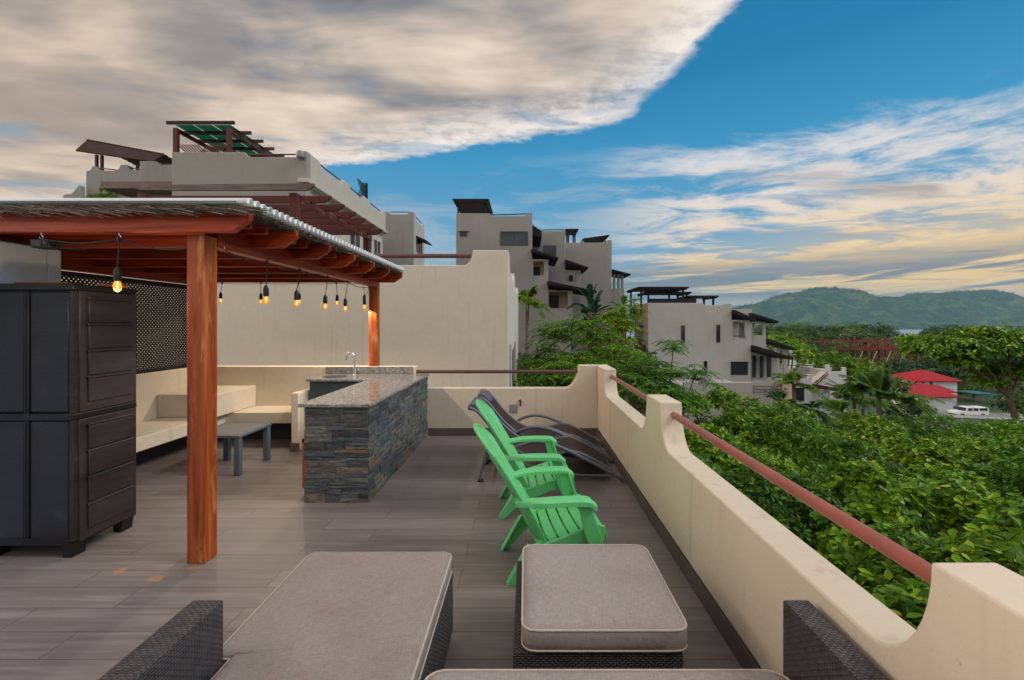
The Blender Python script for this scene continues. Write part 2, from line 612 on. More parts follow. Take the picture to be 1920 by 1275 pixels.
def fabric(name, lo, hi, stain=None):
    g = newmat(name)
    a = g.noise(g.mapping(g.uv, (330, 26, 1)), 1.0, 3, 0.6)
    b = g.noise(g.mapping(g.uv, (26, 330, 1)), 1.0, 3, 0.6)
    w = g.m('MULTIPLY', g.m('ADD', a, b), 0.5)
    col = g.ramp(w, [(0.36, lo), (0.64, hi)])
    big = g.noise(g.obj, 3.0, 5, 0.6)
    col = g.mix(g.rng(big, 0.4, 0.75, 0, 0.35), col, tuple(c * 0.78 for c in lo))
    if stain:
        st = g.noise(g.obj, 5.5, 5, 0.65)
        col = g.mix(g.rng(st, 0.52, 0.72, 0, 0.32), col, stain)
    sp = g.noise(g.obj, 60, 2, 0.5)
    col = g.mix(g.rng(sp, 0.74, 0.80, 0, 0.4), col, tuple(c * 0.5 for c in lo))
    g.set(g.b.inputs['Base Color'], col)
    g.set(g.b.inputs['Roughness'], 0.95)
    g.set(g.b.inputs['Specular IOR Level'], 0.15)
    h = g.m('ADD', g.m('MULTIPLY', w, 0.5), g.m('MULTIPLY', g.noise(g.obj, 5, 3, 0.5, 0.6), 5.0))
    bump(g, h, 0.36, 0.008)
    return g


fabric('cushion_fabric', S(132, 121, 114), S(166, 154, 146), S(144, 112, 100))
fabric('cushion_fabric_clean', S(138, 129, 123), S(174, 164, 158))
fabric('piping_fabric', S(176, 160, 148), S(208, 192, 178))
fabric('sling_fabric', S(50, 41, 38), S(76, 65, 60))
fabric('headrest_fabric', S(86, 86, 92), S(108, 108, 114))

g = newmat('green_plastic')
n1 = g.noise(g.obj, 4, 4, 0.6)
g.set(g.b.inputs['Base Color'], g.ramp(n1, [(0.3, (0.115, 0.545, 0.175)), (0.7, (0.15, 0.62, 0.22))]))
g.set(g.b.inputs['Roughness'], 0.4)
g.set(g.b.inputs['Specular IOR Level'], 0.65)
bump(g, g.noise(g.obj, 120, 3, 0.6), 0.1, 0.001)

# bulbs
g = newmat('bulb_glass')
g.set(g.b.inputs['Base Color'], (1.0, 0.55, 0.2, 1))
g.set(g.b.inputs['Roughness'], 0.08)
g.set(g.b.inputs['Emission Color'], (1.0, 0.42, 0.10, 1))
g.set(g.b.inputs['Emission Strength'], 0.28)
tr = g.n('ShaderNodeBsdfTransparent', None, Color=(1.0, 0.72, 0.38))
mx = g.n('ShaderNodeMixShader', None, Fac=0.55)
g.t.links.new(g.b.outputs[0], mx.inputs[1])
g.t.links.new(tr.outputs[0], mx.inputs[2])
g.t.links.new(mx.outputs[0], g.out.inputs[0])
g = newmat('filament')
g.set(g.b.inputs['Emission Color'], (1.0, 0.62, 0.22, 1))
g.set(g.b.inputs['Emission Strength'], 7.0)


def leafmat(name, dark, light, tip=None, trans=0.3, rough=0.42):
    g = newmat(name)
    rp = g.n('ShaderNodeNewGeometry').outputs['Random Per Island']
    stops = [(0.0, dark), (0.55, tuple((a + b) / 2 for a, b in zip(dark, light))), (0.9, light)]
    if tip:
        stops += [(0.985, tip), (1.0, (tip[0] * 1.25, tip[1] * 0.8, tip[2]))]
    col = g.ramp(rp, stops)
    clump = g.noise(g.obj, 0.9, 3, 0.5)
    col = g.mix(g.rng(clump, 0.45, 0.75, 0, 0.35), col, light)
    orn = g.n('ShaderNodeObjectInfo').outputs['Random']
    col = g.mix(1.0, col, g.ramp(orn, [(0.0, (0.55, 0.66, 0.85)), (0.35, (0.95, 0.95, 1.0)), (0.7, (1.15, 1.05, 0.9)), (1.0, (1.6, 1.25, 0.8))]), 'MULTIPLY')
    g.set(g.b.inputs['Base Color'], col)
    g.set(g.b.inputs['Roughness'], rough)
    g.set(g.b.inputs['Specular IOR Level'], 0.22)
    tr = g.n('ShaderNodeBsdfTranslucent', None, Color=g.mix(0.5, col, light))
    mx = g.n('ShaderNodeMixShader', None, Fac=trans)
    g.t.links.new(g.b.outputs[0], mx.inputs[1])
    g.t.links.new(tr.outputs[0], mx.inputs[2])
    g.t.links.new(mx.outputs[0], g.out.inputs[0])
    return g


leafmat('leaf_broad', (0.012, 0.055, 0.003), (0.150, 0.330, 0.008), (0.34, 0.52, 0.02), 0.22, 0.42)
leafmat('leaf_bright', (0.022, 0.085, 0.004), (0.200, 0.390, 0.010), (0.42, 0.56, 0.03), 0.22, 0.42)
leafmat('leaf_feather', (0.016, 0.085, 0.008), (0.130, 0.330, 0.020), (0.42, 0.52, 0.08), 0.25)
leafmat('leaf_palm', (0.035, 0.11, 0.008), (0.16, 0.30, 0.018), (0.28, 0.34, 0.05), 0.22)
leafmat('leaf_paddle', (0.010, 0.048, 0.020), (0.030, 0.105, 0.035))
leafmat('leaf_far', (0.022, 0.070, 0.010), (0.120, 0.210, 0.024))
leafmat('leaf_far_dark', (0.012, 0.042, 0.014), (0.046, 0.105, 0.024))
simple('bark', S(92, 78, 64), 0.9, 0.3, 12, 0, 0.3, 30, 0.5, 0.02)
simple('palm_trunk', S(128, 116, 100), 0.9, 0.25, 9, 0, 0.3, 14, 0.5, 0.03)

# setting
g = newmat('ground')
n1 = g.noise(g.obj, 0.09, 8, 0.65)
n2 = g.noise(g.obj, 1.4, 6, 0.7)
col = g.ramp(n1, [(0.35, (0.022, 0.050, 0.014)), (0.55, (0.050, 0.085, 0.022)), (0.7, (0.13, 0.11, 0.060))])
col = g.mix(g.rng(n2, 0.4, 0.7, 0, 0.5), col, (0.02, 0.04, 0.012))
g.set(g.b.inputs['Base Color'], col)
g.set(g.b.inputs['Roughness'], 0.95)
g = newmat('road')
g.set(g.b.inputs['Base Color'], g.ramp(g.noise(g.obj, 2.0, 6, 0.6), [(0.3, (0.16, 0.15, 0.14)), (0.7, (0.25, 0.24, 0.22))]))
g.set(g.b.inputs['Roughness'], 0.9)
g = newmat('sea')
g.set(g.b.inputs['Base Color'], (0.26, 0.28, 0.29, 1))  # pale base colour carries the bright sky reflection
g.set(g.b.inputs['Roughness'], 0.42)
bump(g, g.noise(g.mapping(g.obj, (0.02, 0.05, 1)), 1.0, 5, 0.6), 0.25, 1.5)
g = newmat('hills')
n1 = g.noise(g.obj, 0.012, 8, 0.7)
n2 = g.noise(g.obj, 0.06, 5, 0.7)
col = g.ramp(n1, [(0.38, (0.010, 0.034, 0.010)), (0.50, (0.034, 0.082, 0.018)), (0.62, (0.13, 0.165, 0.040))])
col = g.mix(g.rng(n2, 0.45, 0.65, 0, 0.6), col, (0.014, 0.032, 0.012))
g.set(g.b.inputs['Base Color'], col)
g.set(g.b.inputs['Roughness'], 1.0)
g.set(g.b.inputs['Specular IOR Level'], 0.1)
bump(g, g.m('ADD', n2, g.noise(g.obj, 0.02, 4, 0.6)), 1.0, 22.0)
simple('red_roof', S(158, 10, 18), 0.7, 0.2, 1.2, 0, 0.3)
stucco('stucco_terrace', (0.62, 0.60, 0.56))
simple('red_steel', S(120, 42, 40), 0.7, 0.25, 2.0)
simple('grey_deck', S(120, 100, 94), 0.9, 0.15, 2.0)
simple('white_wall', (0.66, 0.68, 0.70), 0.8, 0.06, 0.7)
simple('white_paint', (0.78, 0.78, 0.76), 0.3, 0.03, 1.0)
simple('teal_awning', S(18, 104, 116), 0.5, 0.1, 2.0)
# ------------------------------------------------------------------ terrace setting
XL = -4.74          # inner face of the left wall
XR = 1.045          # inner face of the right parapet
YB = 6.6            # inner face of the back parapet
WT = 0.17           # wall thickness
ZT, ZL = 1.035, 0.70

mb = MB()
mb.box(XL - WT, XR + WT, -2.5, YB + WT, -0.16, 0.0)
tag(mb.build('terrace_floor', M['floor_tile'], world=False), kind='structure')

# right parapet
w = thing('parapet_wall', 'long cream stucco parapet with scooped dips and a brown handrail above the trees', 'wall', (XR + WT / 2, 2.1, 0), 'cream parapets of the terrace')
prof = [(-2.5, -0.55), (YB + WT, -0.55), (YB + WT, ZT)]
prof += list(reversed(cove(5.84, 6.06, ZL, ZT)))
prof += cove(4.10, 3.90, ZL, ZT)
prof += list(reversed(cove(3.28, 3.50, ZL, ZT)))
prof += cove(1.374, 1.16, ZL, ZT)
prof += list(reversed(cove(0.54, 0.76, ZL, ZT)))
prof += cove(-1.36, -1.57, ZL, ZT) + [(-2.5, ZT)]
mb = MB()
mb.prism(prof, 'yz', XR, XR + WT)
mb.build('wall_body', M['stucco_cream'], w, bevel=0.009, seg=3)
for a, b in ((3.895, 6.065), (1.165, 3.505), (-1.565, 0.755)):
    mb = MB()
    mb.tube([(XR + 0.105, a - 0.03, 0.938), (XR + 0.105, b + 0.03, 0.938)], 0.0265, 16)
    mb.build('handrail', M['rail_paint'], w)
mb = MB()
for k in range(8):
    y1 = YB - k * 1.2
    mb.box(XR - 0.012, XR, max(y1 - 1.196, -2.5), y1, 0, 0.115)
mb.build('skirting', M['skirting_tile'], w, bevel=0.002)
mb = MB()
mb.box(XR - 0.010, XR, -2.5, YB, 0.115, 0.121)
mb.build('skirting_joint', M['grout_line'], w)

# back parapet
w = thing('parapet_wall', 'cream back parapet ending in a corner pillar, with grey skirting behind the loungers', 'wall', (-1.9, YB + WT / 2, 0), 'cream parapets of the terrace')
prof = [(XL - WT, -0.55), (XR, -0.55), (XR, ZT)] + list(reversed(cove(0.57, 0.775, ZL, ZT)))[::1]
prof += [(-1.60, ZL), (-1.64, 0.74), (-1.64, 1.02), (XL - WT, 1.02)]
mb = MB()
mb.prism(prof, 'xz', YB, YB + WT)
mb.build('wall_body', M['stucco_cream'], w, bevel=0.009, seg=3)
mb = MB()
mb.tube([(-1.66, YB + 0.09, 0.935), (0.80, YB + 0.09, 0.935)], 0.0265, 16)
mb.build('handrail', M['dark_rail_paint'], w)
mb = MB()
x = XR - 0.012
for k in range(3):
    mb.box(max(x - 1.196, -1.445), x, YB - 0.012, YB, 0, 0.115)
    x -= 1.2
mb.build('skirting', M['skirting_tile'], w, bevel=0.002)

# left low wall carrying the lattice, and the taller white stair-head wall
w = thing('parapet_wall', 'low cream side wall behind the built-in bench, under the dark lattice', 'wall', (XL - WT / 2, 5.5, 0), 'cream parapets of the terrace')
mb = MB()
mb.box(XL - WT, XL, 3.732, YB, -0.55, 1.03)
mb.build('wall_body', M['stucco_cream'], w, bevel=0.012)
XH = -3.846          # face of the stair-head wall that the cabinet stands against
w = thing('stair_head_wall', 'plain white stucco wall at the far left behind the black cabinet', 'wall', (XH - 0.5, 0.6, 0))
mb = MB()
mb.box(XL - WT, XH, -2.5, 3.60, -0.55, 2.258)
mb.build('wall_body', M['stucco_white'], w, bevel=0.012)
mb = MB()
mb.prism([(XL - WT, 3.602), (XH + 0.003, 3.602), (XH + 0.003, 3.70), (XH - 0.03, 3.73), (XL - WT, 3.73)], 'xy', -0.55, 2.259)
mb.build('corner_pilaster', M['stucco_white'], w, bevel=0.012)

# house under the terrace
w = thing('house_base', 'cream house body below the terrace, seen only past the parapet', 'house', ((XL + XR) / 2, 2, -9.5))
mb = MB()
mb.box(XL - 0.1, XR + 0.1, -2.4, YB + 0.1, -10.0, -0.56)
mb.build('wall', M['stucco_cream'], w)

# lattice screen
t = thing('lattice_screen', 'dark brown diagonal lattice screen on the low side wall beside the bench', 'lattice', (XL - 0.08, 5.5, 1.03))
y0, y1, z0, z1 = 3.78, 6.62, 1.05, 2.17
for layer, sgn in ((0, 1), (1, -1)):
    mb = MB()
    pitch = 0.049
    c = -3.0
    while c < 5.2:
        # line: (y - y0) = c + sgn * (z - z0)
        pts = []
        za, zb = z0, z1
        ya, yb = y0 + c + (0 if sgn > 0 else (z1 - z0)), y0 + c + ((z1 - z0) if sgn > 0 else 0)
        P0, P1 = Vector((ya, za)), Vector((yb, zb))
        d = P1 - P0
        t0, t1 = 0.0, 1.0
        if abs(d.x) > 1e-9:
            ta, tb = (y0 - P0.x) / d.x, (y1 - P0.x) / d.x
            t0, t1 = max(t0, min(ta, tb)), min(t1, max(ta, tb))
        if t1 - t0 > 0.01:
            q0, q1 = P0 + d * t0, P0 + d * t1
            xx = XL - 0.085 + layer * 0.007
            mb.beam((xx, q0.x, q0.y), (xx, q1.x, q1.y), 0.0062, 0.0225, up=(1, 0, 0)) if False else mb.beam((xx, q0.x, q0.y), (xx, q1.x, q1.y), 0.0175, 0.0062, up=(1, 0, 0))
        c += pitch
    mb.build('lattice_layer', M['lattice_black'], t, recalc=False, sharp=None)
mb = MB()
mb.box(XL - 0.10, XL - 0.06, y0 - 0.02, y0 + 0.03, z0 - 0.02, z1 + 0.03)
mb.box(XL - 0.10, XL - 0.06, y1 - 0.02, y1 + 0.03, z0 - 0.02, z1 + 0.03)
mb.box(XL - 0.101, XL - 0.059, y0 + 0.03, y1 - 0.02, z1 - 0.02, z1 + 0.03)
mb.box(XL - 0.101, XL - 0.059, y0 + 0.03, y1 - 0.02, z0 - 0.02, z0 + 0.025)
mb.build('lattice_frame', M['lattice_black'], t, bevel=0.003)

# built-in bench
t = thing('built_in_bench', 'L-shaped cream masonry bench with floating seat slabs under the pergola', 'bench', (-4.2, 6.0, 0))
mb = MB()
ins = 0.001
poly = [(XL + ins, 3.8), (-4.10, 3.8), (-4.10, 6.1), (-3.04, 6.1), (-3.04, YB - ins), (XL + ins, YB - ins)]
mb.prism(poly, 'xy', 0.29, 0.445)
mb.build('seat', M['stucco_cream'], t, bevel=0.012)
mb = MB()
mb.box(XL + 0.002, -3.98, 5.74, YB - 0.002, 0.4455, 0.742)
mb.build('corner_block', M['stucco_cream'], t, bevel=0.012)
mb = MB()
mb.box(-3.035, -2.935, 5.775, YB - 0.002, 0.0, 0.757)
mb.build('end_wall', M['stucco_cream'], t, bevel=0.012)
mb = MB()
mb.box(-3.047, -2.926, 5.765, 5.775, 0.0, 0.115)
mb.build('skirting', M['skirting_tile'], t)
mb = MB()
mb.box(XL + 0.002, -4.55, 3.8, YB - 0.003, 0.0, 0.284)
mb.box(-4.55, -3.04, 6.4, YB - 0.003, 0.0, 0.284)
mb.build('plinth', M['grout_line'], t)  # set-back base in dark colour, standing for the shadow under the seat

# ------------------------------------------------------------------ pergola
t = thing('pergola', 'red-brown timber pergola with reed thatch and a corrugated roof over the bar', 'pergola', (-3.5, 4.9, 0))
px0, px1 = -2.334, -2.21
mb = MB()
mb.box(px0, px1, 3.077, 3.205, 0.0, 2.262)
mb.build('post', M['pergola_wood_z'], t, bevel=0.006)
mb = MB()
mb.box(px0, px1, 6.63, 6.757, 1.021, 2.262)
mb.build('post', M['pergola_wood_z'], t, bevel=0.006)
for y in (6.46,):
    mb = MB()
    mb.box(XL + 0.02, XL + 0.14, y, y + 0.128, 0.75, 2.262)
    mb.build('post', M['pergola_wood_z'], t, bevel=0.006)
for xa, xb, ya in ((px0 + 0.03, px1 + 0.006, 3.206), (XL + 0.04, XL + 0.12, 3.735)):
    mb = MB()
    mb.box(xa, xb, ya, 6.629, 2.195, 2.335)
    mb.build('beam', M['pergola_wood_y'], t, bevel=0.005)
RAFT = [3.0, 3.61, 4.22, 4.83, 5.44, 6.05, 6.66]
for i, y in enumerate(RAFT):
    mb = MB()
    xe = -1.855
    poly = [(-4.95, 2.264), (xe - 0.115, 2.264), (xe - 0.012, 2.335), (xe, 2.352), (xe, 2.398), (-4.95, 2.398)]
    mb.prism(poly, 'xz', y - 0.003, y + 0.048)
    mb.build('rafter', M['pergola_wood_x'], t, bevel=0.004)
for y in np.arange(3.2, 6.62, 0.205):
    if min(abs(y - r - 0.02) for r in RAFT) > 0.07:
        mb = MB()
        mb.box(-4.9, -1.98, y, y + 0.04, 2.335, 2.396)
        mb.build('purlin', M['pergola_wood_x'], t)
mb = MB()
mb.box(-4.98, -1.885, 2.94, 6.74, 2.400, 2.428)
th = mb.build('thatch', M['thatch'], t, bevel=0.006)
mb = MB()
rr = random.Random(3)
for k in range(1100):      # loose reed ends along the front edge
    x = rr.uniform(-4.98, -1.90)
    z = rr.uniform(2.396, 2.432)
    l = rr.uniform(0.08, 0.26)
    a = rr.uniform(-0.26, -0.05)
    y = 2.935 - rr.uniform(0.0, 0.018)
    mb.beam((x, y, z), (x + l, y - rr.uniform(-0.004, 0.01), z + l * a), 0.004, 0.004)
for k in range(1500):      # and along the right-hand edge, combed outwards
    y = rr.uniform(2.95, 6.74)
    z = rr.uniform(2.398, 2.430)
    l = rr.uniform(0.05, 0.15)
    an = rr.uniform(-1.0, 0.5)
    x = -1.905 + rr.uniform(-0.03, 0.0)
    mb.beam((x, y, z), (x + l * math.cos(an) * 0.55, y + l * math.sin(an), z - rr.uniform(0.0, 0.02)), 0.004, 0.004)
mb.build('reed_fringe', M['reed_stalk'], th, recalc=False, sharp=None)
mb = MB()
NY = 3840 // 5
def cor(u, v):
    y = 2.93 + u * 3.82
    return (-5.02 + v * 3.185, y, 2.459 + 0.021 * max(-1, min(1, 1.9 * math.sin(2 * math.pi * y / 0.0762))))
mb.grid(cor, 500, 1)
o = mb.build('roof_sheet', M['roof_sheet'], t, sharp=60)
sd = o.modifiers.new('thick', 'SOLIDIFY')
sd.thickness = 0.007
mb = MB()
mb.box(-5.02, -1.885, 2.905, 2.929, 2.446, 2.458)
mb.build('edge_trim', M['roof_sheet'], t, bevel=0.002)
# screw hooks for the lights
for (x, y) in ((-3.27, 3.02), (-2.745, 3.02)):
    mb = MB()
    pts = [(x, y, 2.268), (x, y, 2.248)] + [(x + 0.012 * math.sin(a), y, 2.236 + 0.012 * math.cos(a)) for a in np.linspace(0, 4.6, 9)]
    mb.tube(pts, 0.0025, 6)
    mb.build('hook', M['chrome'], t)
mb = MB()
pts = [(-2.196, 3.24, 2.212)] + [(-2.19, 3.24 + 0.012 * math.sin(a), 2.198 + 0.012 * math.cos(a)) for a in np.linspace(0, 4.6, 9)]
mb.tube(pts, 0.0025, 6)
mb.build('hook', M['chrome'], t)

# ------------------------------------------------------------------ string lights
def pendant(root, p, drop, sway=(0, 0), bare=False):
    x, y, z = p
    ex, ey = x + sway[0], y + sway[1]
    zb = z - drop
    mb = MB()
    mb.lathe([(0.004, 0.0), (0.011, -0.006), (0.011, -0.022), (0.005, -0.03)][::-1], (x, y, z + 0.012), 10)
    mb.tube([(x, y, z), (x + sway[0] * 0.25, y + sway[1] * 0.25, z - drop * 0.4), (ex, ey, zb)], 0.0036, 6)
    so = mb.build('drop_cord', M['black_rubber'], root)
    mb = MB()
    mb.lathe([(0.006, 0.0), (0.012, -0.008), (0.021, -0.03), (0.022, -0.085), (0.017, -0.095)][::-1], (ex, ey, zb + 0.005), 14)
    so = mb.build('lamp_socket', M['black_rubber'], root)
    mb = MB()
    prof = [(0.014, -0.088), (0.015, -0.096), (0.021, -0.112), (0.0245, -0.130), (0.023, -0.147), (0.015, -0.160), (0.005, -0.166)]
    mb.lathe(prof[::-1], (ex, ey, zb + 0.005), 16)
    mb.build('bulb', M['bulb_glass'], so)
    mb = MB()
    mb.lathe([(0.002, -0.10), (0.005, -0.11), (0.0065, -0.124), (0.005, -0.138), (0.002, -0.144)][::-1], (ex, ey, zb + 0.005), 8)
    mb.build('filament', M['filament'], so)
    ll = bpy.data.lights.new('bulb_light', 'POINT' if bare else 'SPOT')   # the black socket shades the upward half
    if not bare:
        ll.spot_size = R(158)
        ll.spot_blend = 0.35
    ll.energy = BULB_W * (0.45 if bare else 1.0)
    ll.color = (1.0, 0.83, 0.62)
    ll.shadow_soft_size = 0.02
    lo_ = bpy.data.objects.new('bulb_light', ll)
    COL.objects.link(lo_)
    lo_.parent = so
    lo_.location = Vector((ex, ey, zb - 0.215)) - loc_of(so)


def light_string(label, anchors, sag, bulbs):
    r = thing('string_light', label, 'string lights', anchors[0], 'string lights under the pergola')
    mb = MB()
    for a, b in zip(anchors[:-1], anchors[1:]):
        mb.tube(catenary(a, b, sag), 0.0042, 6)
    mb.build('cord', M['black_rubber'], r)
    for p, d, s in bulbs:
        pendant(r, p, d, s, len(bulbs) == 1)


xs = -2.185
# side string under the side beam
D = [3.77, 4.32, 4.92, 5.47, 6.22]
zs = [2.175, 2.175, 2.17, 2.165, 2.16]
anch = [(xs, 3.25, 2.185)] + [(xs, y, z) for y, z in zip(D, zs)] + [(xs - 0.01, 6.6, 2.17)]
light_string('string of lit amber bulbs hanging from the side beam nearest the terrace', anch, 0.035,
             [((xs, y, z), dd, s) for (y, z), dd, s in zip(zip(D, zs), (0.205, 0.21, 0.21, 0.21, 0.16), ((0.0, -0.01), (0.0, -0.06), (-0.01, -0.03), (-0.01, -0.04), (-0.02, -0.12)))])
# far string above the back parapet
yf = 6.58
bx = [-4.47, -3.90, -3.345, -2.79, -2.39]
anch = [(-4.82, yf, 2.24)] + [(x, yf, 2.245) for x in bx] + [(-2.25, yf, 2.215)]
light_string('string of small lit bulbs in a straight row in front of the neighbour wall', anch, 0.012,
             [((x, yf, 2.245), dd, s) for x, dd, s in zip(bx, (0.135, 0.15, 0.15, 0.17, 0.17), ((-0.02, 0), (0, 0), (0.01, 0), (0.01, 0), (0.01, 0)))])
# front string on the front rafter
yy = 3.02
anch = [(-3.34, yy + 0.06, 2.215), (-3.27, yy, 2.225), (-2.745, yy, 2.225), (-2.36, 3.10, 2.17)]
light_string('single large lit bulb on a slack cord at the front of the pergola', anch, 0.03, [((-2.745, yy, 2.222), 0.195, (-0.012, 0))])
t = thing('light_transformer', 'small black plug box tucked under the front rafter of the pergola', 'plug box', (-3.35, 3.1, 2.16))
mb = MB()
mb.box(-3.395, -3.27, 3.06, 3.16, 2.17, 2.235)
mb.build('box', M['black_rubber'], t, bevel=0.012)
mb = MB()
mb.tube([(-3.28, 3.11, 2.19), (-3.18, 3.10, 2.20), (-3.05, 3.09, 2.205), (-2.9, 3.09, 2.225), (-2.76, 3.05, 2.225)], 0.003, 6)
mb.tube([(-3.28, 3.10, 2.18), (-3.10, 3.12, 2.165), (-2.95, 3.10, 2.19), (-2.78, 3.07, 2.21), (-2.6, 3.1, 2.18), (-2.36, 3.12, 2.19)], 0.003, 6)
mb.build('lead', M['black_rubber'], t)

# ------------------------------------------------------------------ storage cabinet
cx0, cx1, cy0, cy1 = -3.84, -3.176, 3.15, 3.655
t = thing('storage_cabinet', 'tall black resin storage cabinet with woven-look doors by the pergola post', 'cabinet', ((cx0 + cx1) / 2, (cy0 + cy1) / 2, 0))
mb = MB()
mb.box(cx0 + 0.012, cx1 - 0.012, cy0 + 0.02, cy1 - 0.004, 0.09, 1.885)
mb.build('carcass', M['resin_dark'], t)
mid = -3.506
for a, b in ((cx0 + 0.035, mid - 0.022), (mid + 0.024, cx1 - 0.04)):
    for z0, z1 in ((0.14, 0.965), (1.03, 1.872)):
        mb = MB()
        mb.box(a, b, cy0 - 0.006, cy0 + 0.02, z0, z1)
        d = mb.build('door', M['resin_weave'], t, bevel=0.006)
mb = MB()
mb.box(mid - 0.016, mid - 0.002, cy0 - 0.012, cy0 + 0.018, 0.14, 1.875)
mb.build('meeting_strip', M['resin_dark'], t, bevel=0.004)
mb = MB()
mb.box(mid + 0.002, mid + 0.018, cy0 - 0.012, cy0 + 0.018, 0.14, 1.875)
mb.build('meeting_strip', M['resin_dark'], t, bevel=0.004)
mb = MB()
mb.box(cx0 - 0.004, cx1 + 0.003, cy0 - 0.016, cy1, 1.887, 1.932)
mb.build('lid', M['resin_dark'], t, bevel=0.008)
mb = MB()
mb.box(cx0 - 0.002, cx1 + 0.002, cy0 - 0.016, cy1 - 0.002, 0.970, 1.018)
mb.build('waist_band', M['resin_dark'], t, bevel=0.008)
for za, zb in ((0.10, 0.969), (1.019, 1.886)):
    mb = MB()
    mb.box(cx1 - 0.012, cx1 - 0.002, cy0 + 0.03, cy1 - 0.004, za, zb)
    # raised framed fields, like shallow drawers
    n = 4 if za > 0.5 else 4
    hgt = (zb - za - 0.10) / n
    for k in range(n):
        a = za + 0.055 + k * hgt
        mb.box(cx1 - 0.004, cx1 + 0.009, cy0 + 0.095, cy1 - 0.055, a + 0.012, a + hgt - 0.016)
        mb.box(cx1 - 0.004, cx1 + 0.014, cy0 + 0.085, cy1 - 0.045, a + hgt - 0.014, a + hgt + 0.004)
    mb.box(cx1 - 0.004, cx1 + 0.005, cy0 + 0.03, cy0 + 0.075, za, zb)
    mb.build('side_panel', M['resin_side'], t, bevel=0.004)
mb = MB()
for z in np.arange(0.12, 1.88, 0.012):
    mb.box(cx1 - 0.035, cx1 - 0.001, cy0 - 0.003, cy0 + 0.028, z, z + 0.0085)
mb.build('corner_strip', M['resin_side'], t)
for x in (cx0 + 0.02, cx1 - 0.10):
    for y in (cy0 + 0.005, cy1 - 0.115):
        mb = MB()
        mb.prism([(x + 0.01, 0.0), (x + 0.075, 0.0), (x + 0.09, 0.11), (x, 0.11)], 'xz', y, y + 0.10)
        mb.build('foot', M['resin_dark'], t, bevel=0.005)
mb = MB()
mb.box(cx1 - 0.62, cx1 - 0.02, cy0 - 0.002, cy0 + 0.025, 0.09, 0.14)
mb.build('base_rail', M['resin_dark'], t)
t = thing('wood_plank', 'pinkish bare wood plank lying on top of the black cabinet', 'plank', (-3.4, 3.5, 1.932))
mb = MB()
mb.box(-3.90, -3.44, 3.36, 3.50, 1.9325, 1.962)
mb.build('board', M['plank_wood'], t, bevel=0.002)
t = thing('wood_plank', 'short wood wedge on the cabinet beside the longer plank', 'plank', (-3.25, 3.5, 1.932))
mb = MB()
mb.prism([(-3.38, 1.9325), (-3.20, 1.9325), (-3.20, 1.955), (-3.38, 1.966)], 'xz', 3.52, 3.60)
mb.build('board', M['plank_wood'], t, bevel=0.002)

# ------------------------------------------------------------------ bar with ledger stone
bx0, bx1, by0 = -2.048, -1.449, 4.125
t = thing('bar_counter', 'stone-clad outdoor bar with a polished granite top', 'bar counter', ((bx0 + bx1) / 2, 5.3, 0))
mb = MB()
mb.box(bx0 + 0.02, bx1 - 0.022, by0 + 0.022, YB - 0.002, 0, 0.884)
mb.build('core', M['grout_dark'], t)


def ledger(axis, a0, a1, z0, z1, pos, out, seed):
    rr = random.Random(seed)
    mb = MB()
    z = z0
    while z < z1 - 0.005:
        h = rr.choice((0.044, 0.052, 0.06, 0.07, 0.082))
        if z1 - z - h < 0.03:
            h = z1 - z
        a = a0
        while a < a1 - 0.005:
            l = rr.uniform(0.12, 0.40)
            if a1 - a - l < 0.07:
                l = a1 - a
            # some pieces are two thin courses
            cuts = [(0, 1)] if rr.random() < 0.6 else [(0, 0.48), (0.48, 1)]
            for c0, c1 in cuts:
                pr = rr.uniform(0.0, 0.013)
                g_ = 0.0004
                n0, n1 = a + g_, a + l - g_
                b0, b1 = z + h * c0 + g_, z + h * c1 - g_
                j = lambda: rr.uniform(-0.004, 0.004)
                # front face split so that it is uneven
                fr = []
                for (u, v) in ((n0, b0), (n1, b0), (n1, b1), (n0, b1)):
                    fr.append((u, v, pr + j() * 1.2))
                um, vm = (n0 + n1) / 2 + rr.uniform(-.3, .3) * l, (b0 + b1) / 2
                fr.append((um, vm, pr + 0.003 + rr.uniform(-0.003, 0.005)))
                vs = []
                for (u, v, p) in fr:
                    vs.append((u, pos + out * p, v) if axis == 'x' else (pos + out * p, u, v))
                for (u, v, p) in fr[:4]:
                    vs.append((u, pos - out * 0.024, v) if axis == 'x' else (pos - out * 0.024, u, v))
                fs = [(0, 1, 4), (1, 2, 4), (2, 3, 4), (3, 0, 4), (0, 5, 6, 1), (1, 6, 7, 2), (2, 7, 8, 3), (3, 8, 5, 0)]
                mb.add(vs, fs)
            a += l
        z += h
    return mb


ledger('x', bx0, bx1 - 0.012, 0, 0.884, by0 + 0.012, -1, 5).build('stone_cladding', M['ledger_stone'], t, sharp=None)
ledger('y', by0 + 0.014, YB - 0.004, 0, 0.884, bx1 - 0.012, 1, 6).build('stone_cladding', M['ledger_stone'], t, sharp=None)
mb = MB()
mb.box(bx0 - 0.045, bx1 + 0.022, by0 - 0.03, YB - 0.003, 0.8845, 0.914)
mb.build('countertop', M['granite'], t, bevel=0.004)

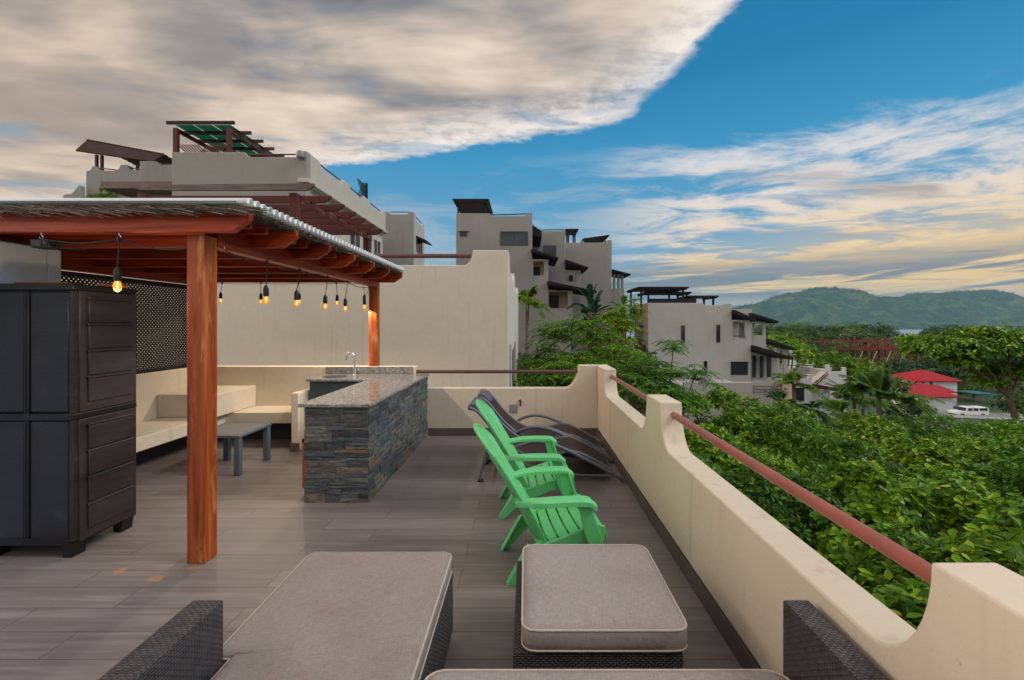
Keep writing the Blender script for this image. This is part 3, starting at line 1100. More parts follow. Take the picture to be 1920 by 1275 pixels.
t = thing('sink_counter', 'dark teal sink cabinet with granite top along the back parapet', 'counter', (-2.5, 6.25, 0))
mb = MB()
mb.box(-2.90, bx0 - 0.006, 5.99, YB - 0.004, 0, 0.884)
mb.build('cabinet', M['teal_paint'], t, bevel=0.004)
mb = MB()
mb.box(-2.925, bx0 - 0.046, 5.93, YB - 0.003, 0.8845, 0.914)
mb.build('countertop', M['granite'], t, bevel=0.004)
mb = MB()
mb.box(-2.945, -1.676, YB - 0.032, YB - 0.003, 0.9143, 1.018)
mb.build('backsplash', M['granite'], t, bevel=0.003)
mb = MB()
mb.prism([(-2.66 + 0.17 * math.cos(a), 6.22 + 0.15 * math.sin(a)) for a in np.linspace(0, 2 * math.pi, 24, endpoint=False)], 'xy', 0.9143, 0.9175)
sk = mb.build('sink', M['steel_basin'], t)
mb = MB()
mb.prism([(-2.66 + 0.145 * math.cos(a), 6.22 + 0.125 * math.sin(a)) for a in np.linspace(0, 2 * math.pi, 24, endpoint=False)], 'xy', 0.9176, 0.9195)
mb.build('bowl_shade', M['dark_door'], sk)  # thin dark disc painted in for the shaded hollow of the basin
fx, fy = -2.455, 6.40
mb = MB()
mb.lathe([(0.030, 0), (0.030, 0.012), (0.022, 0.02), (0.022, 0.10), (0.012, 0.11)], (fx, fy, 0.914), 16)
pts = [(fx, fy, 1.02), (fx, fy, 1.18)] + [(fx - 0.055 + 0.055 * math.cos(a), fy - 0.01, 1.18 + 0.06 * math.sin(a)) for a in np.linspace(0.15, math.pi, 10)] + [(fx - 0.112, fy - 0.012, 1.13)]
mb.tube(pts, 0.0115, 10)
mb.tube([(fx + 0.015, fy, 0.99), (fx + 0.06, fy - 0.01, 1.0)], 0.011, 10)
mb.tube([(fx + 0.05, fy - 0.01, 1.0), (fx + 0.055, fy - 0.02, 1.035)], 0.005, 8)
mb.build('tap', M['chrome'], t)

t = thing('serving_cart', 'orange wooden cart on chrome castors tucked behind the stone bar', 'cart', (-2.1, 4.6, 0))
mb = MB()
mb.box(-2.113, -2.055, 4.22, 4.80, 0.10, 0.53)
mb.build('panel', M['cart_wood'], t, bevel=0.004)
mb = MB()
mb.box(-2.115, -2.053, 4.218, 4.81, 0.5305, 0.565)
mb.build('top', M['dark_slat'], t, bevel=0.003)
for y in (4.25, 4.76):
    mb = MB()
    mb.tube([(-2.10, y - 0.014, 0.034), (-2.10, y + 0.014, 0.034)], 0.034, 14)
    c = mb.build('castor', M['chrome'], t)
    mb = MB()
    mb.beam((-2.10, y, 0.035), (-2.085, y, 0.10), 0.012, 0.034)
    mb.build('fork', M['chrome'], c)

# ------------------------------------------------------------------ coffee table
t = thing('coffee_table', 'small blue-grey metal coffee table in front of the built-in bench', 'table', (-3.37, 5.15, 0))
mb = MB()
mb.box(-3.66, -3.10, 4.84, 5.46, 0.412, 0.440)
tp = mb.build('table_top', M['blue_grey_metal'], t, bevel=0.004)
mb = MB()
mb.box(-3.63, -3.13, 4.87, 5.43, 0.4402, 0.4425)
mb.build('inlay', M['table_top'], tp)
for x in (-3.65, -3.17):
    for y in (4.85, 5.39):
        mb = MB()
        mb.box(x, x + 0.06, y, y + 0.06, 0, 0.4115)
        mb.build('leg', M['blue_grey_metal'], t, bevel=0.004)

# outlets on the back parapet
t = thing('power_outlet', 'square grey outlet cover on the back parapet above the loungers', 'outlet', (-0.19, YB, 0.4))
mb = MB()
mb.box(-0.25, -0.13, YB - 0.022, YB, 0.345, 0.465)
o = mb.build('cover', M['outlet_grey'], t, bevel=0.006)
mb = MB()
mb.box(-0.225, -0.155, YB - 0.026, YB - 0.0225, 0.375, 0.44)
mb.build('flap', M['outlet_grey'], o)
t = thing('wall_bracket', 'small rusty metal bracket on the back parapet beside the outlet', 'bracket', (-0.08, YB, 0.48))
mb = MB()
mb.box(-0.10, -0.075, YB - 0.012, YB, 0.44, 0.535)
mb.box(-0.115, -0.075, YB - 0.03, YB - 0.0125, 0.51, 0.53)
mb.build('plate', M['bark'], t, bevel=0.003)
# ------------------------------------------------------------------ green garden chairs (local: faces +X)
def make_chair():
    r = thing('garden_chair', 'x', 'chair')
    P = M['green_plastic']

    def back_pt(s, v):
        # s -1..1 across, v 0..1 up
        hw = 0.235 + 0.055 * v
        top = 0.955 - 0.13 * abs(s) ** 2.2
        z = 0.20 + (top - 0.20) * v
        x = -0.125 - 0.395 * ((z - 0.20) / 0.75) ** 1.12 + 0.062 * (s * s) * (1.15 - 0.45 * v)
        return Vector((x, s * hw, z))
    mb = MB()
    ns = 7
    for k in range(ns):
        s0 = -1 + 2 * k / ns + 0.016
        s1 = -1 + 2 * (k + 1) / ns - 0.016
        nv = 14
        fr, bk = [], []
        for i in range(nv + 1):
            v = i / nv
            for s in (s0, (s0 + s1) / 2, s1):
                p = back_pt(s, v)
                if s == (s0 + s1) / 2:
                    p.x += -0.004
                fr.append(p)
                bk.append(p + Vector((-0.014, 0, -0.004)))
        vs = fr + bk
        n = len(fr)
        fs = []
        for i in range(nv):
            for j in range(2):
                a = i * 3 + j
                fs.append((a, a + 1, a + 4, a + 3))
                fs.append((n + a, n + a + 3, n + a + 4, n + a + 1))
            fs.append((i * 3, i * 3 + 3, n + i * 3 + 3, n + i * 3))
            fs.append((i * 3 + 2, n + i * 3 + 2, n + i * 3 + 5, i * 3 + 5))
        for b0 in (0, nv * 3):
            for j in range(2):
                fs.append((b0 + j, b0 + j + 1, n + b0 + j + 1, n + b0 + j))
        mb.add(vs, fs)
    # solid bands that tie the slats together (moulded in)
    for v0, v1 in ((0.0, 0.10), (0.40, 0.50)):
        def band(u, v, v0=v0, v1=v1):
            p = back_pt(-1 + 2 * u, v0 + (v1 - v0) * v)
            return (p.x - 0.010, p.y, p.z)
        b2 = MB()
        b2.grid(band, 14, 3)
        vs = list(b2.v)
        nn = len(vs)
        b2.v = vs + [(p[0] - 0.012, p[1], p[2]) for p in vs]
        b2.f = b2.f + [tuple(i + nn for i in reversed(f)) for f in b2.f]
        mb.add(b2.v, b2.f)
    # raised rim round the edge of the backrest
    for sg in (-1, 1):
        mb.tube([back_pt(sg, v / 12) + Vector((-0.008, 0, 0)) for v in range(13)], 0.013, 8)
    mb.tube([back_pt(-1 + 2 * i / 16, 1.0) + Vector((-0.008, 0, 0)) for i in range(17)], 0.012, 8)
    mb.build('backrest', P, r, world=False, bevel=0.002)

    # seat: cross slats on a dished profile, rolling down at the front
    def seat_prof(u):
        x = -0.14 + 0.42 * u
        z = 0.225 + 0.135 * (u ** 1.25) + (0.0 if u < 0.86 else -0.6 * (u - 0.86) ** 2 * 3)
        return x, z
    mb = MB()
    nsl = 6
    for k in range(nsl):
        u0, u1 = k / nsl + 0.013, (k + 1) / nsl - 0.013
        vs, nU, nV = [], 4, 8
        top = [[None] * (nV + 1) for _ in range(nU + 1)]
        for i in range(nU + 1):
            u = u0 + (u1 - u0) * i / nU
            x, z = seat_prof(u)
            for j in range(nV + 1):
                s = -1 + 2 * j / nV
                vs.append((x, s * (0.232 + 0.02 * u), z + 0.018 * s * s))
        n = len(vs)
        vs += [(p[0], p[1], p[2] - 0.012) for p in vs]
        w = nV + 1
        fs = []
        for i in range(nU):
            for j in range(nV):
                a = i * w + j
                fs.append((a, a + w, a + w + 1, a + 1))
                fs.append((n + a, n + a + 1, n + a + w + 1, n + a + w))
        for i in range(nU):
            for j in (0, nV):
                a = i * w + j
                fs.append((a, a + w, n + a + w, n + a))
        for j in range(nV):
            for i in (0, nU):
                a = i * w + j
                fs.append((a, a + 1, n + a + 1, n + a))
        mb.add(vs, fs)
    # under-rails that carry the slats
    for s in (-0.12, 0.12):
        pts = [seat_prof(i / 10) for i in range(11)]
        poly = [(x, z - 0.008) for x, z in pts] + [(x, z - 0.04) for x, z in reversed(pts)]
        mb.prism(poly, 'xz', s - 0.008, s + 0.008)
    # rolled front lip
    x, z = seat_prof(1.0)
    mb.prism([(x - 0.02, z + 0.012), (x + 0.02, z + 0.002), (x + 0.038, z - 0.03), (x + 0.036, z - 0.075), (x + 0.026, z - 0.075), (x + 0.024, z - 0.03), (x - 0.02, z - 0.004)], 'xz', -0.25, 0.25)
    mb.build('seat', P, r, world=False, bevel=0.003)
    for sg in (-1, 1):
        # deep side rail from the front leg back into the rear leg
        pts = [seat_prof(i / 12) for i in range(13)]
        up = [(x, z + 0.024) for x, z in pts] + [(0.30, 0.345)]
        dn = [(0.30, 0.25), (0.22, 0.255), (0.10, 0.235), (0.0, 0.19), (-0.08, 0.15), (-0.16, 0.13), (-0.20, 0.17)]
        mb = MB()
        mb.prism(up + dn, 'xz', sg * 0.243, sg * 0.262)
        mb.build('side_rail', P, r, world=False, bevel=0.004)
        # rear leg: broad at the top, tapering to a small foot, channel section
        mb = MB()
        mb.prism([(-0.10, 0.27), (-0.20, 0.23), (-0.335, 0.0), (-0.275, 0.0), (-0.13, 0.155), (-0.06, 0.17)], 'xz', sg * 0.225, sg * 0.245)
        mb.prism([(-0.20, 0.235), (-0.335, 0.0), (-0.32, 0.0), (-0.185, 0.235)], 'xz', sg * 0.190, sg * 0.2245)
        mb.build('leg', P, r, world=False, bevel=0.004)
        # front leg leaning forward, from under the arm to the floor
        mb = MB()
        mb.prism([(0.105, 0.528), (0.185, 0.528), (0.262, 0.30), (0.335, 0.05), (0.338, 0.0), (0.272, 0.0), (0.24, 0.12), (0.16, 0.30)], 'xz', sg * 0.282, sg * 0.302)
        mb.prism([(0.185, 0.528), (0.262, 0.30), (0.335, 0.05), (0.338, 0.0), (0.322, 0.0), (0.318, 0.05), (0.246, 0.30), (0.170, 0.528)], 'xz', sg * 0.2425, sg * 0.2818)
        mb.build('leg', P, r, world=False, bevel=0.004)
        # arm: flat plank sweeping in to the back, with a turned-down lip
        n = 18
        cl = []
        for i in range(n + 1):
            u = i / n
            x = 0.215 - 0.50 * u
            y = 0.302 - 0.010 * u - 0.055 * max(0, u - 0.62) ** 1.5 / 0.23
            z = 0.538 + 0.012 * math.sin(u * math.pi) - 0.01 * u
            w = 0.047 * (1 - 0.45 * max(0, u - 0.6) / 0.4)
            if u < 0.10:
                z -= 0.03 * (1 - u / 0.10) ** 2
                w *= 0.93 + 0.7 * u
            cl.append((x, y, z, w))
        mb = MB()
        vs = []
        for x, y, z, w in cl:
            for dy, dz in ((-w, 0.0), (-w * 0.7, 0.012), (w * 0.7, 0.012), (w, 0.0), (w, -0.030), (w - 0.008, -0.030), (w - 0.008, -0.002), (-w + 0.008, -0.002), (-w + 0.008, -0.022), (-w, -0.022)):
                vs.append((x, sg * (y + dy), z + dz))
        k = 10
        fs = []
        for i in range(n):
            for j in range(k):
                fs.append((i * k + j, i * k + (j + 1) % k, (i + 1) * k + (j + 1) % k, (i + 1) * k + j))
        for b0 in (0, n * k):
            fs.append(tuple(b0 + q for q in (0, 1, 2, 3, 6, 7)))
            fs.append(tuple(b0 + q for q in (3, 4, 5, 6)))
            fs.append(tuple(b0 + q for q in (7, 8, 9, 0)))
        mb.add(vs, fs)
        x, y, z, w = cl[0]
        mb.box(x - 0.004, x + 0.010, sg * y - w * 0.95, sg * y + w * 0.95, z - 0.030, z + 0.006)
        mb.build('armrest', P, r, world=False, bevel=0.003)
    return r


c1 = make_chair()
c2 = copy_tree(c1)
for c, x, y, a, lab in ((c1, 0.175, 3.105, 8, 'nearer green plastic garden chair, its front legs behind the square ottoman'),
                        (c2, 0.085, 4.045, 3, 'green plastic garden chair between the nearer green chair and the loungers')):
    c.location = (x, y, 0)
    c.rotation_euler.z = R(a)
    tag(c, lab, 'chair', 'green garden chairs')

# ------------------------------------------------------------------ sun loungers (local: head at -X, foot at +X)
def spline(pts, n=6):
    out = []
    P = [Vector(p) for p in pts]
    for i in range(len(P) - 1):
        p0, p1, p2, p3 = P[max(i - 1, 0)], P[i], P[i + 1], P[min(i + 2, len(P) - 1)]
        for k in range(n):
            t = k / n
            out.append(0.5 * ((2 * p1) + (-p0 + p2) * t + (2 * p0 - 5 * p1 + 4 * p2 - p3) * t * t + (-p0 + 3 * p1 - 3 * p2 + p3) * t ** 3))
    out.append(P[-1])
    return out


def make_lounger():
    r = thing('sun_lounger', 'x', 'lounger')
    HW = 0.30
    prof = spline([(-0.60, 0, 0.765), (-0.53, 0, 0.74), (-0.45, 0, 0.655), (-0.30, 0, 0.475), (-0.10, 0, 0.315), (0.10, 0, 0.255), (0.30, 0, 0.285), (0.48, 0, 0.315), (0.66, 0, 0.245), (0.90, 0, 0.11)], 5)
    mb = MB()
    vs = []
    for p in prof:
        for j in range(7):
            s = -1 + 2 * j / 6
            vs.append((p.x, s * (HW - 0.012), p.z - 0.014 * (1 - s * s)))
    n = len(vs)
    vs += [(x, y, z - 0.004) for x, y, z in vs]
    fs = []
    for i in range(len(prof) - 1):
        for j in range(6):
            a = i * 7 + j
            fs.append((a, a + 7, a + 8, a + 1))
            fs.append((n + a, n + a + 1, n + a + 8, n + a + 7))
    mb.add(vs, fs)
    mb.build('sling', M['sling_fabric'], r, world=False, recalc=False)
    for sg in (-1, 1):
        mb = MB()
        mb.tube([(p.x, sg * HW, p.z) for p in prof], 0.0165, 10)
        mb.build('side_rail', M['lounger_metal'], r, world=False)
        mb = MB()
        arch = spline([(-0.50, sg * (HW + 0.03), 0.30), (-0.30, sg * (HW + 0.03), 0.285), (-0.22, sg * (HW + 0.03), 0.30), (-0.08, sg * (HW + 0.03), 0.385), (0.09, sg * (HW + 0.03), 0.425), (0.30, sg * (HW + 0.03), 0.385), (0.60, sg * (HW + 0.03), 0.245), (0.90, sg * (HW + 0.03), 0.085), (1.0, sg * (HW + 0.03), 0.016)], 5)[5:]
        mb.tube(arch, 0.0185, 10)
        mb.build('arm_tube', M['lounger_metal'], r, world=False)
        mb = MB()
        mb.tube([(-0.36, sg * (HW + 0.0), 0.54), (-0.44, sg * HW, 0.30), (-0.50, sg * HW, 0.014)], 0.0125, 8)
        mb.build('leg', M['lounger_metal'], r, world=False)
        mb = MB()
        mb.tube([(-0.52, sg * HW, 0.014), (-0.46, sg * HW, 0.014)], 0.018, 8)
        mb.build('foot_cap', M['black_rubber'], r, world=False)
        mb = MB()
        mb.tube([(-0.24, sg * (HW + 0.03), 0.295), (0.10, sg * (HW + 0.028), 0.14), (0.55, sg * (HW + 0.02), 0.075), (0.90, sg * (HW + 0.03), 0.075)], 0.011, 8)
        mb.build('lower_rail', M['lounger_metal'], r, world=False)
    for x, z in ((-0.47, 0.11), (0.90, 0.085), (0.10, 0.14), (-0.595, 0.765)):
        mb = MB()
        mb.tube([(x, -HW - 0.02, z), (x, HW + 0.02, z)], 0.011, 8)
        mb.build('cross_bar', M['lounger_metal'], r, world=False)
    mb = MB()
    # padded head pillow hung over the top bar
    ring = [(-0.625, 0.72), (-0.635, 0.765), (-0.61, 0.80), (-0.56, 0.795), (-0.50, 0.745), (-0.465, 0.70), (-0.47, 0.685), (-0.50, 0.70), (-0.55, 0.745), (-0.595, 0.745)]
    mb.prism(ring, 'xz', -0.22, 0.22)
    mb.build('head_pillow', M['headrest_fabric'], r, world=False, bevel=0.012, seg=3)
    return r


l1 = make_lounger()
l2 = copy_tree(l1)
for c, x, y, a, lab in ((l1, 0.01, 4.98, 0, 'brown sling sun lounger with grey arched arms, nearer one, behind the green chairs'),
                        (l2, 0.03, 5.66, 1, 'brown sling sun lounger with grey arched arms, beside the back parapet')):
    c.location = (x, y, 0)
    c.rotation_euler.z = R(a)
    tag(c, lab, 'lounger', 'brown sun loungers')

# ------------------------------------------------------------------ wicker seating
def rrect(x0, x1, y0, y1, r, n=6):
    out = []
    for cx, cy, a0 in ((x1 - r, y1 - r, 0), (x0 + r, y1 - r, 90), (x0 + r, y0 + r, 180), (x1 - r, y0 + r, 270)):
        for i in range(n + 1):
            a = R(a0 + 90 * i / n)
            out.append((cx + r * math.cos(a), cy + r * math.sin(a)))
    return out


def cushion(name, mat, root, x0, x1, y0, y1, z0, z1, r=0.06, puff=0.014, piping=None, seed=1):
    """cushion with rounded corners, soft edges, slightly crowned and uneven"""
    rr = random.Random(seed)
    mb = MB()
    nx = max(10, int((x1 - x0) / 0.03))
    ny = max(10, int((y1 - y0) / 0.03))
    cx, cy, hx, hy = (x0 + x1) / 2, (y0 + y1) / 2, (x1 - x0) / 2, (y1 - y0) / 2
    ph = [rr.uniform(0, 6.28) for _ in range(6)]

    def sq(u, v):
        # square grid -> rounded rectangle
        x, y = u * hx, v * hy
        ex, ey = abs(x) - (hx - r), abs(y) - (hy - r)
        if ex > 0 and ey > 0:
            m = max(ex, ey)
            l = math.hypot(ex, ey)
            k = m / l
            x = math.copysign(hx - r + ex * k, x)
            y = math.copysign(hy - r + ey * k, y)
        return x, y

    def surf(sgn, base):
        def fn(a, b):
            u, v = -1 + 2 * a, -1 + 2 * b
            x, y = sq(u, v)
            e = max(abs(u), abs(v))
            d = (1 - abs(u)) * hx, (1 - abs(v)) * hy
            m = min(d)
            edge = 0.012 * max(0, 1 - m / 0.02) ** 2
            h = puff * (1 - u ** 4) * (1 - v ** 4) + (0.006 * math.sin(7 * x + ph[0]) * math.sin(6 * y + ph[1]) + 0.003 * math.sin(19 * x + 5 * y + ph[2]) + 0.0025 * math.sin(16 * y - 4 * x + ph[3])) * (1 - u ** 6) * (1 - v ** 6)
            return (cx + x, cy + y, base + sgn * (h - edge))
        return fn
    mb.grid(surf(1, z1), nx, ny)
    n = len(mb.v)
    mb.grid(surf(-1, z0), nx, ny)
    w = ny + 1
    loop = [i * w for i in range(nx)] + [nx * w + j for j in range(ny)] + [i * w + ny for i in range(nx, 0, -1)] + [j for j in range(ny, 0, -1)]
    k = len(loop)
    # side band, slightly bulging
    base = len(mb.v)
    mids = []
    for f_ in (0.33, 0.67):
        for i in loop:
            p, q = Vector(mb.v[i]), Vector(mb.v[i + n])
            c = q.lerp(p, f_)
            d = Vector((c.x - cx, c.y - cy, 0)).normalized() * 0.004
            mb.v.append(tuple(c + d))
    for i in range(k):
        i2 = (i + 1) % k
        rows = [(loop[i] + n, loop[i2] + n), (base + i, base + i2), (base + k + i, base + k + i2), (loop[i], loop[i2])]
        for a, b in zip(rows[:-1], rows[1:]):
            mb.f.append((a[0], a[1], b[1], b[0]))
    o = mb.build(name, mat, root, sharp=60)
    if piping:
        for off in (0, n):
            p2 = MB()
            pts = [Vector(mb.v[i + off]) for i in loop]
            p2.tube(pts, 0.0048, 6, closed=True)
            p2.build('piping', piping, o)
    return o


FAB, FABC, PIP, WK = M['cushion_fabric'], M['cushion_fabric_clean'], M['piping_fabric'], M['wicker']
t = thing('ottoman', 'square wicker ottoman with a beige cushion beside the right parapet', 'ottoman', (0.31, 2.18, 0))
mb = MB()
mb.box(-0.055, 0.645, 1.835, 2.56, 0.045, 0.298)
mb.build('base', WK, t, bevel=0.008)
for x in (-0.04, 0.60):
    for y in (1.85, 2.515):
        mb = MB()
        mb.box(x, x + 0.03, y, y + 0.03, 0, 0.0445)
        mb.build('foot', M['black_rubber'], t)
cushion('cushion', FABC, t, -0.018, 0.668, 1.825, 2.53, 0.305, 0.412, 0.055, 0.010, PIP, 3)

t = thing('wicker_sofa', 'grey wicker sofa with beige seat cushions and a chaise at its left end', 'sofa', (-0.1, 1.2, 0))
# frame
mb = MB()
mb.box(-1.085, 0.918, 0.62, 1.52, 0.045, 0.335)
mb.build('base', WK, t, bevel=0.008)
mb = MB()
mb.box(-1.155, -0.388, 1.522, 2.375, 0.03, 0.334)
mb.build('chaise_base', WK, t, bevel=0.008)
for xa, xb in ((-1.197, -1.086), (0.919, 1.014)):
    mb = MB()
    mb.box(xa, xb, 0.55, 1.61, 0.03, 0.66)
    mb.build('armrest', WK, t, bevel=0.008)
mb = MB()
mb.box(-1.085, 0.918, 0.50, 0.615, 0.03, 0.72)
mb.build('backrest', WK, t, bevel=0.008)
# chaise cushion: wider in front of the armrest than beside it
mb = MB()
ysr = sorted(set([round(v, 4) for v in np.linspace(0.66, 2.383, 58)] + [0.663, 0.668, 0.675, 1.622, 1.626, 1.632, 1.638, 1.65, 2.350, 2.362, 2.372, 2.379]))
us = sorted(set([round(v, 4) for v in np.linspace(0, 1, 26)] + [0.004, 0.012, 0.024, 0.976, 0.988, 0.996]))


def t_side(y):
    l = -1.075 if y < 1.628 else -1.146
    r_ = -0.392
    k = max(0.0, (y - 2.333) / 0.05)
    off = 0.05 * (1 - math.sqrt(max(0.0, 1 - k * k)))
    return l + off, r_ - off


def t_pt(u, y, top):
    l, r_ = t_side(y)
    x = l + (r_ - l) * u
    m = min(x - l, r_ - x, 2.383 - y, y - 0.66, (abs(y - 1.628) if x < -1.075 else 9))
    edge = 0.016 * max(0.0, 1 - m / 0.026) ** 2
    h = 0.013 * min(1, m / 0.22) + 0.006 * math.sin(5.1 * x + 0.4) * math.sin(4.3 * y) * min(1, m / 0.15) + 0.003 * math.sin(17 * x + 6 * y) * min(1, m / 0.1)
    return (x, y, (0.448 + h - edge) if top else (0.338 + edge))


for top in (True, False):
    b0 = len(mb.v)
    for y in ysr:
        for u in us:
            mb.v.append(t_pt(u, y, top))
    for a in range(len(ysr) - 1):
        for b in range(len(us) - 1):
            q0 = b0 + a * len(us) + b
            mb.f.append((q0, q0 + 1, q0 + len(us) + 1, q0 + len(us)))
nT, nu_ = len(ysr) * len(us), len(us)
loop = [b for b in range(nu_)] + [a * nu_ + nu_ - 1 for a in range(1, len(ysr))] + [(len(ysr) - 1) * nu_ + b for b in range(nu_ - 2, -1, -1)] + [a * nu_ for a in range(len(ysr) - 2, 0, -1)]
for a, b in zip(loop, loop[1:] + loop[:1]):
    mb.f.append((a, b, b + nT, a + nT))
ch = mb.build('seat_cushion', FAB, t, sharp=60)
for off in (0, nT):
    m2 = MB()
    m2.tube([Vector(mb.v[i_ + off]) for i_ in loop], 0.0046, 6, closed=True)
    m2.build('piping', PIP, ch)
cushion('seat_cushion', FABC, t, -0.350, 0.90, 0.66, 1.568, 0.338, 0.448, 0.07, 0.010, PIP, 6)
for xa, xb, sd_ in ((-1.06, -0.40, 11), (-0.37, 0.26, 12), (0.28, 0.90, 13)):
    cushion('back_cushion', FABC, t, xa, xb, 0.64, 0.80, 0.47, 0.86, 0.05, 0.02, None, sd_)
# ------------------------------------------------------------------ terrain
def ground_z(x, y):
    z = -8.0 - 0.078 * np.clip(y, 0, 80)
    z = z - 26.0 * np.clip((y - 260) / 260, 0, 1) ** 1.3
    z = z + np.clip(-x - 6, 0, 80) * 0.16 * np.clip(1 - (y - 60) / 300, 0, 1)
    z = z - np.clip(x - 40, 0, 300) * 0.012
    z = z + 0.7 * np.sin(x * 0.07) * np.cos(y * 0.05)
    return z


gx = np.concatenate([np.linspace(-1500, -200, 14), np.linspace(-180, 260, 89), np.linspace(300, 1500, 13)])
gy = np.concatenate([np.linspace(-400, -40, 8), np.linspace(-30, 300, 67), np.linspace(310, 600, 24)])
mb = MB()
for y in gy:
    for x in gx:
        z = float(ground_z(x, y))
        if y > 520 or abs(x) > 1200:
            z = min(z, -37.5)
        mb.v.append((x, y, z))
W_ = len(gx)
for j in range(len(gy) - 1):
    for i in range(W_ - 1):
        a = j * W_ + i
        mb.f.append((a, a + 1, a + W_ + 1, a + W_))
tag(mb.build('ground', M['ground'], world=False, sharp=80), kind='structure')
mb = MB()
mb.v = [(-9000, -3000, -35), (9000, -3000, -35), (9000, 9000, -35), (-9000, 9000, -35)]
mb.f = [(0, 1, 2, 3)]
tag(mb.build('sea', M['sea'], world=False), kind='structure')

# hills across the bay
hx = np.array([-6000, -3500, -1800, -600, 500, 1200, 1650, 1760, 1850, 1980, 2160, 2335, 2460, 2640, 2810, 3020, 3200, 3440, 3630, 3760, 3930, 4180, 4600, 5200, 6200, 7500, 9000])
hz = np.array([90, 160, 110, 70, 60, 70, 150, 128, 142, 196, 262, 280, 284, 232, 214, 206, 232, 258, 262, 226, 184, 150, 175, 120, 150, 90, 60])
YR = 3600.0
rh_ = random.Random(9)
mb = MB()
xs_ = np.linspace(-6000, 9000, 620)
ys_ = np.linspace(2700, 4700, 80)
for y in ys_:
    for x in xs_:
        rdg = float(np.interp(x * YR / y if False else x, hx, hz))
        t_ = (y - 2760) / (YR - 2760)
        shp = np.clip(t_, -0.1, 1.0) if t_ < 1 else max(0, 1 - (t_ - 1) / 1.6)
        shp = shp * shp * (3 - 2 * shp) if 0 <= shp <= 1 else shp
        spur = 0.5 * math.sin(x * 0.0105 + y * 0.0032 + 1.7 * math.sin(y * 0.0021)) + 0.35 * math.sin(x * 0.023 - y * 0.004) + 0.2 * math.sin(x * 0.051 + y * 0.011)
        gul = 74 * spur * shp * max(0.0, 1 - abs(shp - 0.55) * 1.55)
        z = -38 + (rdg + 38) * shp + gul + rh_.uniform(-6.5, 6.5) * (shp > 0.05)
        mb.v.append((x, y, z))
W_ = len(xs_)
for j in range(len(ys_) - 1):
    for i in range(W_ - 1):
        a = j * W_ + i
        mb.f.append((a, a + 1, a + W_ + 1, a + W_))
tag(mb.build('hills', M['hills'], world=False, sharp=80), kind='structure')

# road with a concrete kerb below the trees
mb = MB()
pr = [(62, 75), (68, 72.5), (74, 71), (84, 68), (110, 62)]
for i, (x, y) in enumerate(pr):
    z = float(ground_z(x, y)) + 0.35
    mb.v += [(x, y - 2.2, z), (x, y + 4.2, z)]
for i in range(len(pr) - 1):
    mb.f.append((2 * i, 2 * i + 2, 2 * i + 3, 2 * i + 1))
tag(mb.build('road', M['road'], world=False), kind='structure')
mb = MB()
for i in range(len(pr) - 1):
    (xa, ya), (xb, yb) = pr[i], pr[i + 1]
    mb.beam((xa, ya - 2.3, float(ground_z(xa, ya)) + 0.42), (xb, yb - 2.3, float(ground_z(xb, yb)) + 0.42), 0.2, 0.25)
tag(mb.build('kerb', M['white_wall'], world=False), kind='structure')

# ------------------------------------------------------------------ neighbour house with the big blank wall
GZ = -10.0
Y9 = 9.0
xr = PX(953, Y9)
zl, zt = PZ(497, Y9), PZ(469, Y9)
t = thing('townhouse', 'nearest townhouse with a tall blank cream wall right behind the pergola', 'house', (-6, 14, GZ), 'cream townhouses of the resort')
mb = MB()
cov = cove(PX(869, Y9), PX(887, Y9), zl, zt)
mb.prism([(-14.0, GZ), (xr, GZ)] + [(xr, zt)] + list(reversed(cov)) + [(-14.0, zl)], 'xz', Y9, Y9 + 0.2)
mb.build('wall', M['stucco_neighbour'], t, bevel=0.015, seg=3)
mb = MB()
prof = [(Y9 + 0.2, GZ), (20.0, GZ), (20.0, zt - 0.1), (18.2, zt - 0.1)] + list(reversed(cove(17.4, 18.2, zl, zt - 0.1)))
prof += [(14.0, zl)] + cove(13.4, 13.0, zl, zt)[::1] + list(reversed(cove(11.6, 12.0, zl, zt)))[0:0]
prof = [(Y9 + 0.2, GZ), (20.0, GZ), (20.0, zt), (18.4, zt)] + list(reversed(cove(17.9, 18.4, zl, zt)))[::-1][::-1]
prof = [(Y9 + 0.2, GZ), (20.0, GZ), (20.0, zt), (18.4, zt)] + cove(17.6, 18.4, zl, zt)[::-1] + cove(15.0, 14.2, zl, zt) + [(13.2, zt)] + cove(12.6, 13.2, zl, zt)[::-1] + cove(10.4, 9.8, zl, zt) + [(Y9 + 0.2, zt)]
mb.prism(prof, 'yz', xr - 0.2, xr)
mb.build('side_wall', M['stucco_neighbour'], t, bevel=0.015)
mb = MB()
mb.box(-14.0, xr - 0.2, Y9 + 0.2, 20.0, 1.9, 2.08)
mb.build('roof_terrace', M['floor_tile'], t)
mb = MB()
mb.tube([(-3.6, Y9 + 0.10, PZ(478.5, Y9)), (PX(882, Y9), Y9 + 0.10, PZ(478.5, Y9))], 0.045, 12)
mb.build('handrail', M['dark_rail_paint'], t)
# door surround low on its right side
mb = MB()
mb.box(xr - 0.02, xr + 0.06, 9.35, 9.60, -3.0, PZ(645, 9.4))
mb.build('door_frame', M['stucco_pale'], t, bevel=0.01)
mb = MB()
mb.box(xr - 0.02, xr + 0.06, 13.2, 13.6, -3.0, PZ(640, 13.2))
dr = mb.build('door_frame', M['stucco_pale'], t, bevel=0.01)
mb = MB()
mb.box(xr + 0.002, xr + 0.02, 9.62, 13.19, -3.0, 1.0)
mb.build('door', M['glass_dark'], dr)

